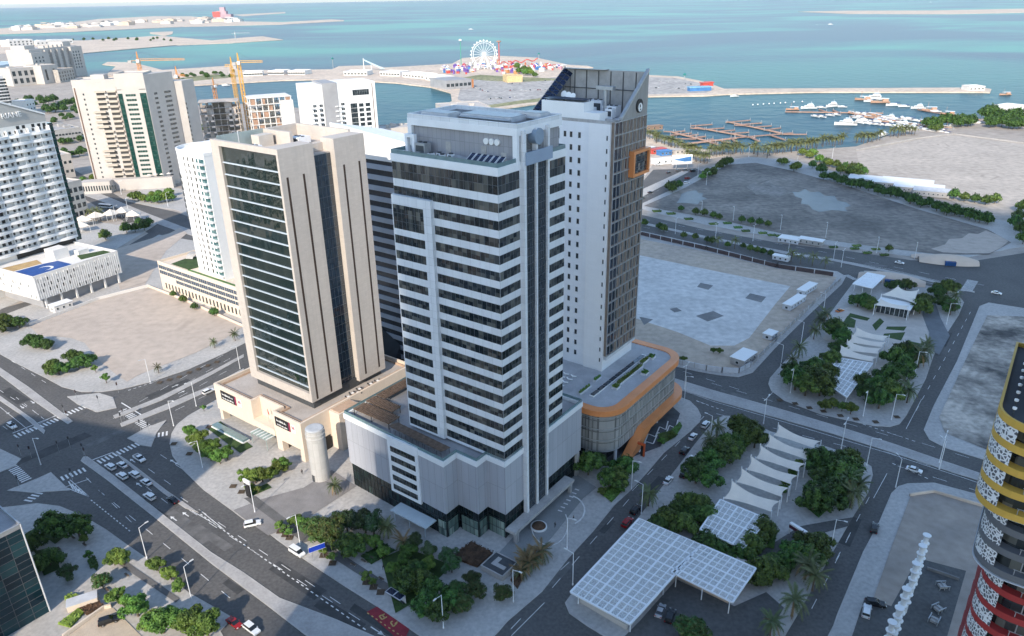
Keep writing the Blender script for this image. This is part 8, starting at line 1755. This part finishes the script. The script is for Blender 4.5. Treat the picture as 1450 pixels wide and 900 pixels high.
for i in range(26): boat(rb.choice(('cruiser', 'cruiser', 'yacht', 'dhow')), 1208 + 5.2*i + rb.uniform(-2, 2), 166 + .72*i + rb.uniform(-2.5, 2.5), rb.choice((-60, 120)) + rb.uniform(-15, 15), rb.uniform(.7, 1.1), 'moored along the middle of the busy marina')
boat('yacht', 1197, 177, 165, 1.9, 'moored alone at the front of the busy marina')
for i in range(16): boat(rb.choice(('yacht', 'cruiser', 'cruiser')), 1216 + 8.3*i, 173 + 1.05*i + rb.uniform(-1, 1), rb.choice((-60, 120)) + rb.uniform(-10, 10), rb.uniform(.85, 1.25), 'along the front side of the front pontoon')
for i in range(14): boat(rb.choice(('yacht', 'cruiser', 'cruiser', 'dhow')), 1206 + 9*i, 161 + 1.0*i + rb.uniform(-1, 1), rb.choice((-60, 120)) + rb.uniform(-10, 10), rb.uniform(.85, 1.3), 'along the back side of the front pontoon')
for k, x, y, a, s in (('dhow', 1222, 141.5, 160, 1.7), ('yacht', 1238, 140.5, 150, 2.1), ('dhow', 1246, 145.5, 170, 1.9), ('cruiser', 1232, 144, 150, 1.3), ('cruiser', 1265, 149.5, 170, 1.5), ('cruiser', 1280, 151, 165, 1.1), ('yacht', 1300, 153.5, 170, 1.4), ('dhow', 1316, 156.5, 170, 1.5), ('cruiser', 1325, 158, 160, 1.0), ('dhow', 1342, 162, 150, 1.3)): boat(k, x, y, a, s, 'in the far row of the busy marina')
for k, x, y, a, s in (('yacht', 1252, 192, 30, 1.1), ('cruiser', 1290, 185.5, 40, 1.2), ('yacht', 1350, 180, 20, 1.2), ('yacht', 1368, 175, 170, 1.7), ('cruiser', 1385, 175.5, 160, 1.2), ('cruiser', 1356, 172, 160, 1.1)): boat(k, x, y, a, s, 'along the marina quay')
for k, x, y, a, s in (('cruiser', 1176, 34.6, 180, 1.8), ('cruiser', 1318, 3.0, 180, 2.2), ('cruiser', 667, 41.6, 180, 1.8)): boat(k, x, y, a, s, 'speeding on the open sea')
boat('dhow', 1423, 134.3, 180, 1.3, 'near the breakwater tip'); boat('cruiser', 320, 121, 180, 1.2, 'crossing the bay'); boat('cruiser', 1040, 136.5, 180, 1.0, 'near the breakwater root')
wk = MB()
for x, y in ((1160, 34.6), (1300, 3.4)):
    p, q = G(x + 14, y, -1.36), G(x - 6, y, -1.36); n_ = Vector((0, 1, 0))*9; wk.sheet([p, q - n_*.6, q + n_*.6])
struct('boat_wake', wk, PAINT)
for i, (x, y) in enumerate(((1066, 149), (1073, 148.5), (1081, 148), (1089, 147.5), (1096, 147), (1105, 146.5), (1112, 146), (1124, 145), (1136, 144.5))):
    t = thing('buoy', '', 'buoy', G(x, y, -1.5), 0, 'buoys in the marina entrance'); mb = MB(); mb.lathe([(.3, 0), (1.0, .5), (1.0, 1.2), (.2, 2.0)], n=8); mb.build('float', [GEL], t); rank(t, 'buoy', x, 'small white mooring buoy in the marina entrance, {n} from the left')
# tip building of the breakwater
far_building('tip_pavilion', 'low white pavilion on the tip of the breakwater', 'building', (1372, 128.5), (1394, 128), (1374, 122), 20, WHITEC, 1, 4, 3, 2, h=6)
far_building('beach_house', 'white beach house among the trees at the right edge', 'building', (1424, 164), (1452, 160), (1436, 152), 24, WHITE, 2, 4, 3, 2.4, h=9)
# ================================================================== fairground
fp = G(686, 98, .4)
fw = thing('ferris_wheel', 'tall white observation wheel on the fairground peninsula', 'ferris wheel', fp, math.radians(8))
Rw = (height_at(686, 58, fp) - 4)/2; zc = 4 + Rw
mb = MB(); N = 40
for y in (-1.6, 1.6):
    for i in range(N):
        a, b = 2*math.pi*i/N, 2*math.pi*(i + 1)/N
        for r in (Rw, Rw*.86): mb.tube((r*math.cos(a), y, zc + r*math.sin(a)), (r*math.cos(b), y, zc + r*math.sin(b)), .42 if r == Rw else .3, n=5, caps=False)
for i in range(N): a = 2*math.pi*i/N; mb.tube((Rw*math.cos(a), -1.6, zc + Rw*math.sin(a)), (Rw*.86*math.cos(a + .08), 1.6, zc + Rw*.86*math.sin(a + .08)), .22, n=4)
mb.build('rim', [WHITE], fw)
mb = MB()
for i in range(20): a = 2*math.pi*i/20; mb.tube((0, 0, zc), (Rw*.9*math.cos(a), 0, zc + Rw*.9*math.sin(a)), .42, .26, 5)
mb.build('spoke', [WHITE], fw)
for i in range(24):
    a = 2*math.pi*i/24; mb = MB(); mb.lathe([(.4, -1.6), (1.3, -1.2), (1.3, .6), (.4, 1.0)], n=8); mb.build('cabin', [WHITE], fw, ((Rw + 2)*math.cos(a), 0, zc + (Rw + 2)*math.sin(a)))
mb = MB(); [mb.tube((x, y, 0), (0, y*.25, zc), 1.0, .6, 8) for x in (-Rw*.55, Rw*.55) for y in (-9, 9)]; mb.build('support', [WHITE], fw)
def fair(name, label, cat, px, py, builder, group=None):
    t = thing(name, label, cat, G(px, py, .45), 0, group); builder(t); return t
def pole_b(h, r, m, head=None):
    def f(t):
        mb = MB(); mb.tube((0, 0, 0), (0, 0, h), r, r*.8, 8); mb.build('mast', [m], t)
        if head: mb = MB(); mb.lathe([(.5, h), (r*4, h + 1.2), (r*4, h + 3.2), (.5, h + 4.6)], n=10); mb.build('head', [head], t)
    return f
RED = mat('fair_red', (.55, .08, .06), .5); GRN = mat('fair_green', (.06, .32, .2), .5); PUR = mat('fair_purple', (.17, .09, .35), .6); BLU = mat('fair_blue', (.06, .2, .45), .5)
pb = fp
fair('drop_tower', 'slim green drop tower left of the observation wheel', 'fair ride', 653, 91, pole_b(height_at(653, 58, G(653, 91)), .9, GRN, WHITE)); fair('drop_tower', 'red and brown drop tower right of the observation wheel', 'fair ride', 707, 94, pole_b(height_at(707, 60, G(707, 94)), 1.3, RED, mat('fair_brown', (.35, .22, .17), .6))); 
fair('harbour_light', 'teal topped light mast on the fairground shore', 'light mast', 763, 84, pole_b(height_at(763, 77, G(763, 84)), .7, STEEL, mat('teal_head', (.03, .22, .20), .5))); fair('harbour_light', 'teal topped light mast on the left shore of the peninsula', 'light mast', 472, 97, pole_b(height_at(472, 84, G(472, 97)), .7, STEEL, MATS['teal_head'])); fair('harbour_light', 'teal topped light mast at the right end of the peninsula', 'light mast', 969, 113, pole_b(height_at(969, 107, G(969, 113)), .7, STEEL, MATS['teal_head']))
def slide(t):
    mb = MB(); n = 22
    for i in range(n): mb.tube((-42 + 84*i/n, 6*math.sin(i*.7), 4 + 3*math.sin(i*.9) + i*.35), (-42 + 84*(i + 1)/n, 6*math.sin((i + 1)*.7), 4 + 3*math.sin((i + 1)*.9) + (i + 1)*.35), 1.1, n=6)
    mb.build('track', [RED], t); mb = MB(); [mb.tube((-42 + 84*i/n, 6*math.sin(i*.7), 0), (-42 + 84*i/n, 6*math.sin(i*.7), 4 + 3*math.sin(i*.9) + i*.35), .35, n=5) for i in range(0, n + 1, 2)]; mb.build('support', [STEEL], t)
fair('roller_coaster', 'red roller coaster track right of the observation wheel', 'fair ride', 735, 92, slide)
def wslide(t):
    mb = MB(); mb.tube((-30, 0, 22), (10, 0, 2), 1.2, n=6); mb.tube((-30, 3, 22), (14, 3, 2), 1.2, n=6); mb.build('slide', [mat('pale_blue_slide', (.5, .62, .68), .4)], t); mb = MB(); mb.tube((-30, 1.5, 0), (-30, 1.5, 25), .8, n=6); mb.tube((-14, 1.5, 0), (-14, 1.5, 14), .5, n=6); mb.build('tower', [WHITE], t)
fair('water_slide', 'pale water slide on the left part of the peninsula', 'fair ride', 535, 99, wslide)
rf = random.Random(31); fcols = [('white', WHITE), ('purple', PUR), ('red', RED), ('blue', BLU), ('cream', CREAM), ('pink', mat('fair_pink', (.6, .3, .35), .6)), ('white', WHITE), ('orange', mat('fair_orange', (.55, .25, .1), .6)), ('grey', CONC)]
for i in range(190):
    px = rf.uniform(625, 800); lo = 96.0 - 8*max(0, 1 - abs(px - 705)/100); hi = 105 - max(0, px - 720)*.09; py = rf.uniform(lo, max(lo + 1, hi)); cn, cm_ = rf.choice(fcols if px > 650 else fcols[:5]); 
    if abs(px - 686) < 12 and py > 97: continue
    s = rf.uniform(3, 8); h = rf.uniform(2.5, 7); t = thing('fair_stall', '', 'stall', G(px, py, .45), rf.uniform(0, 3), 'fairground stalls and rides'); mb = MB(); mb.box(-s/2, s/2, -s*.4, s*.4, 0, h, 0); mb.build('booth', [cm_], t)
    mb = MB()
    if rf.random() < .6: mb.lathe([(s*.75, h), (s*.3, h + 1.6), (.05, h + 3.4)], n=8)
    else: mb.box(-s*.6, s*.6, -s*.5, s*.5, h, h + .5)
    mb.build('roof', [rf.choice((WHITE, cm_, PUR if px < 700 else RED))], t); rank(t, ('stall', cn), px, 'small ' + cn + ' fairground stall on the peninsula, {n} from the left')
for i, (a, b, lb) in enumerate((((487, 107), (520, 107), ''), ((538, 107), (566, 108), ''), ((570, 109), (600, 112), ''), ((602, 113), (636, 119), ''), ((380, 106), (402, 106), ''), ((408, 106), (432, 106), ''), ((345, 108), (372, 107), ''))):
    t, _, _ = far_building('beach_pavilion', '', 'pavilion', a, b, (a[0], a[1] - 5), 34, WHITEC, 1, 7, 5, 3, h=8, group='pavilions on the bay shore'); rank(t, 'pav', a[0], 'long white pavilion on the far shore of the bay, {n} from the left')
far_building('fair_hall', 'white roofed grey hall with an orange end wall beside the peninsula car park', 'hall', (632, 127), (668, 124), (634, 117), 60, GREYW, 1, 6, 6, 5, h=14); far_building('end_wall', 'orange end building of the grey fair hall', 'building', (668.5, 124), (671, 123.8), (669, 117), 50, mat('end_orange', (.5, .2, .08), .6), h=14, parapet=0)
far_building('tent_hall', 'yellow ochre tent hall beside the fairground lawn', 'hall', (718, 117), (740, 116), (719, 111), 30, mat('ochre_hall', (.62, .47, .24), .7), h=11)
for i, (x, y, c) in enumerate(((990, 128, BLU), (997, 122, RED), (1004, 121, RED))):
    t = thing('inflatable_hall', ['blue tent at the right end of the peninsula', 'red arched ride left of two at the right end of the peninsula', 'red arched ride right of two at the right end of the peninsula'][i], 'tent', G(x, y, .45), .2); mb = MB(); mb.box(-18 if i == 0 else -5, 18 if i == 0 else 5, -5, 5, 0, 5, 0); mb.build('wall', [c], t); mb = MB(); mb.prism([(-19 if i == 0 else -6, -6), (19 if i == 0 else 6, -6), (19 if i == 0 else 6, 6), (-19 if i == 0 else -6, 6)], 5, 6.5, 0); mb.build('roof', [c if i else mat('light_blue_roof', (.2, .42, .6), .6)], t)
# outer island: low built strip and the red topped works
ri = random.Random(77)
for i in range(46):
    px = ri.uniform(10, 340); py = 42.5 - px*.042 + ri.uniform(-3.2, 2.2); s = ri.uniform(40, 110); t = thing('island_building', '', 'building', G(px, py, .4), ri.uniform(-.2, .2), 'low buildings on the outer island'); mb = MB(); mb.box(-s/2, s/2, -s*.4, s*.4, 0, ri.uniform(8, 22), 0); mb.box(-s/6, s/4, -s*.2, s*.2, 22, 26, 0); mb.build('block', [ri.choice((WHITEC, CREAM, CONC, SAND_L))], t); rank(t, 'isl', px, 'low pale building on the outer island, {n} from the left')
ip = G(317, 25, .4); t = thing('island_tower', 'pink and red stacked tower on the outer island', 'tower', ip, 0); hh = height_at(317, 10, ip); mb = MB(); mb.box(-90, 90, -40, 40, 0, hh*.35); mb.box(-60, 40, -30, 30, hh*.35, hh*.65); mb.box(-25, 25, -20, 20, hh*.65, hh); mb.build('block', [mat('pink_stone', (.5, .33, .36), .8, .1, .01)], t); mb = MB(); mb.box(-95, -20, -44, -41, hh*.1, hh*.6); mb.build('red_panel', [RED], t)
# ================================================================== cranes
CR = mat('crane_yellow', (.70, .36, .04), .5, .05, .3); CRO = mat('crane_orange', (.62, .25, .06), .5, .05, .3)
def crane(label, px, py, ptop, m, jib_px, jang, L1, L2):
    b = G(px, py, 0); h = height_at(ptop[0], ptop[1], b); t = thing('tower_crane', label, 'crane', (b.x, b.y, 0), jang); mb = MB(); s = 1.3
    for x in (-s, s):
        for y in (-s, s): mb.tube((x, y, 0), (x, y, h), .28, n=4)
    z = 0; k = 0
    while z + 3 < h:
        sg = 1 if k % 2 else -1
        mb.tube((-s, -s*sg, z), (-s, s*sg, z + 3), .14, n=4); mb.tube((s, -s*sg, z), (s, s*sg, z + 3), .14, n=4); mb.tube((-s*sg, -s, z), (s*sg, -s, z + 3), .14, n=4); mb.tube((-s*sg, s, z), (s*sg, s, z + 3), .14, n=4); z += 3; k += 1
    mb.build('mast', [m], t)
    mb = MB(); mb.box(-.8, 1.8, -2.6, -1.3, h - 1, h + 1.6, 0); mb.build('cab', [WHITE], t)
    mb = MB(); mb.tube((-.8, 0, h), (0, 0, h + 9), .35, n=5); mb.tube((.8, 0, h), (0, 0, h + 9), .35, n=5); mb.build('apex', [m], t)
    mb = MB()
    for y in (-.8, .8): mb.tube((0, y, h + .5), (L1, y, h + .5), .25, n=4); mb.tube((0, y, h + .5), (-L2, y, h + .5), .25, n=4)
    mb.tube((0, 0, h + 2.2), (L1, 0, h + 1.8), .22, n=4); 
    for i in range(int(L1/2.2)): x = 2.2*i; mb.tube((x, -.8, h + .5), (x + 1.1, 0, h + 2.1), .1, n=4); mb.tube((x + 1.1, 0, h + 2.1), (x + 2.2, .8, h + .5), .1, n=4)
    mb.build('jib', [m], t); mb = MB(); mb.box(-L2, -L2 + 3.5, -1, 1, h - 1.8, h + .8, 0); mb.build('counterweight', [CONC], t)
    mb = MB(); mb.tube((0, 0, h + 9), (L1*.6, 0, h + 2), .07, n=4); mb.tube((0, 0, h + 9), (-L2*.9, 0, h + 1), .07, n=4); mb.tube((L1*.75, 0, h + .3), (L1*.75, 0, h - 8), .05, n=4); mb.build('cable', [DSTEEL], t); return t
crane('tall yellow tower crane beside the raw concrete frame', 359, 226, (342, 89), CR, None, math.radians(2), 22, 6)
crane('thin yellow tower crane just left of the tall yellow one', 348, 220, (336, 94), CR, None, math.radians(170), 7, 5)
crane('orange tower crane right of the beige tower', 274, 232, (258, 108), CRO, None, math.radians(-12), 8, 4)
crane('orange tower crane behind the beige tower with a long level jib', 222, 215, (215, 86), CRO, None, math.radians(0), 46, 10)
crane('orange tower crane rising from the raw concrete frame', 316, 200, (313, 122), CRO, None, math.radians(60), 5, 3)
crane('pale thin crane on the sand spit', 334, 57, (333, 47), STEEL, None, 0, 60, 12)
# waterfront kiosks
for i, (x, y, L_, c, lb) in enumerate(((930, 216, 16, RED, 'dark red kiosk by the waterfront palms'), (940, 219, 12, BLU, 'blue kiosk by the waterfront palms'), (918, 215, 14, WHITE, 'white kiosk nearest the white tower on the waterfront'), (939, 231, 20, WHITE, 'long white kiosk in the waterfront car park'), (962, 217, 14, CREAM, 'cream kiosk under the waterfront palms'), (924, 183, 22, mat('shack_brown', (.3, .2, .14), .9), 'brown timber shack on the pontoon at the marina head'))):
    t = thing('kiosk', lb, 'kiosk', G(x, y, .2), .4); mb = MB(); mb.box(-L_/2, L_/2, -4, 4, 0, 4, 0); mb.build('wall', [c], t); mb = MB(); mb.box(-L_/2 - .6, L_/2 + .6, -4.6, 4.6, 4, 4.5); mb.build('roof', [c], t); windows(t, 'R', -4, [(-L_/3, 2.2), (0, 2.2), (L_/3, 2.2)], 1.8, 1.5, [FARGLASS, WHITE], frame=.06)
t = thing('billboard', 'white and blue billboard on two posts by the waterfront car park', 'billboard', G(965, 240, .2), .1); mb = MB(); mb.box(-9, 9, -.3, .3, 5, 13, 0); mb.build('board', [WHITE], t); mb = MB(); mb.face([(-8.4, -.32, 9), (2, -.32, 7), (8, -.32, 7.4), (8, -.32, 11.4), (-2, -.32, 10)], 0); mb.build('blue_field', [BLU], t); mb = MB(); mb.tube((-5, 0, 0), (-5, 0, 5), .4); mb.tube((5, 0, 0), (5, 0, 5), .4); mb.build('post', [STEEL], t)
# boundary shrubs at the long promenade wall, air
# ================================================================== air: an even haze over the whole scene
HZ = bpy.data.materials.new('haze_air'); HZ.use_nodes = True; nth = HZ.node_tree; nth.nodes.clear()
ov = nth.nodes.new('ShaderNodeOutputMaterial'); pvn = nth.nodes.new('ShaderNodeVolumePrincipled'); pvn.inputs['Color'].default_value = (.80, .88, .96, 1); pvn.inputs['Density'].default_value = HAZE; pvn.inputs['Anisotropy'].default_value = 0.2
nth.links.new(pvn.outputs[0], ov.inputs['Volume'])
if HAZE > 0:
    mb = MB(); mb.box(-91000, 91000, -4100, 121000, -2.6, 400.0); o = mb.build('haze', [HZ]); tag(o, kind='stuff')
finish_labels()
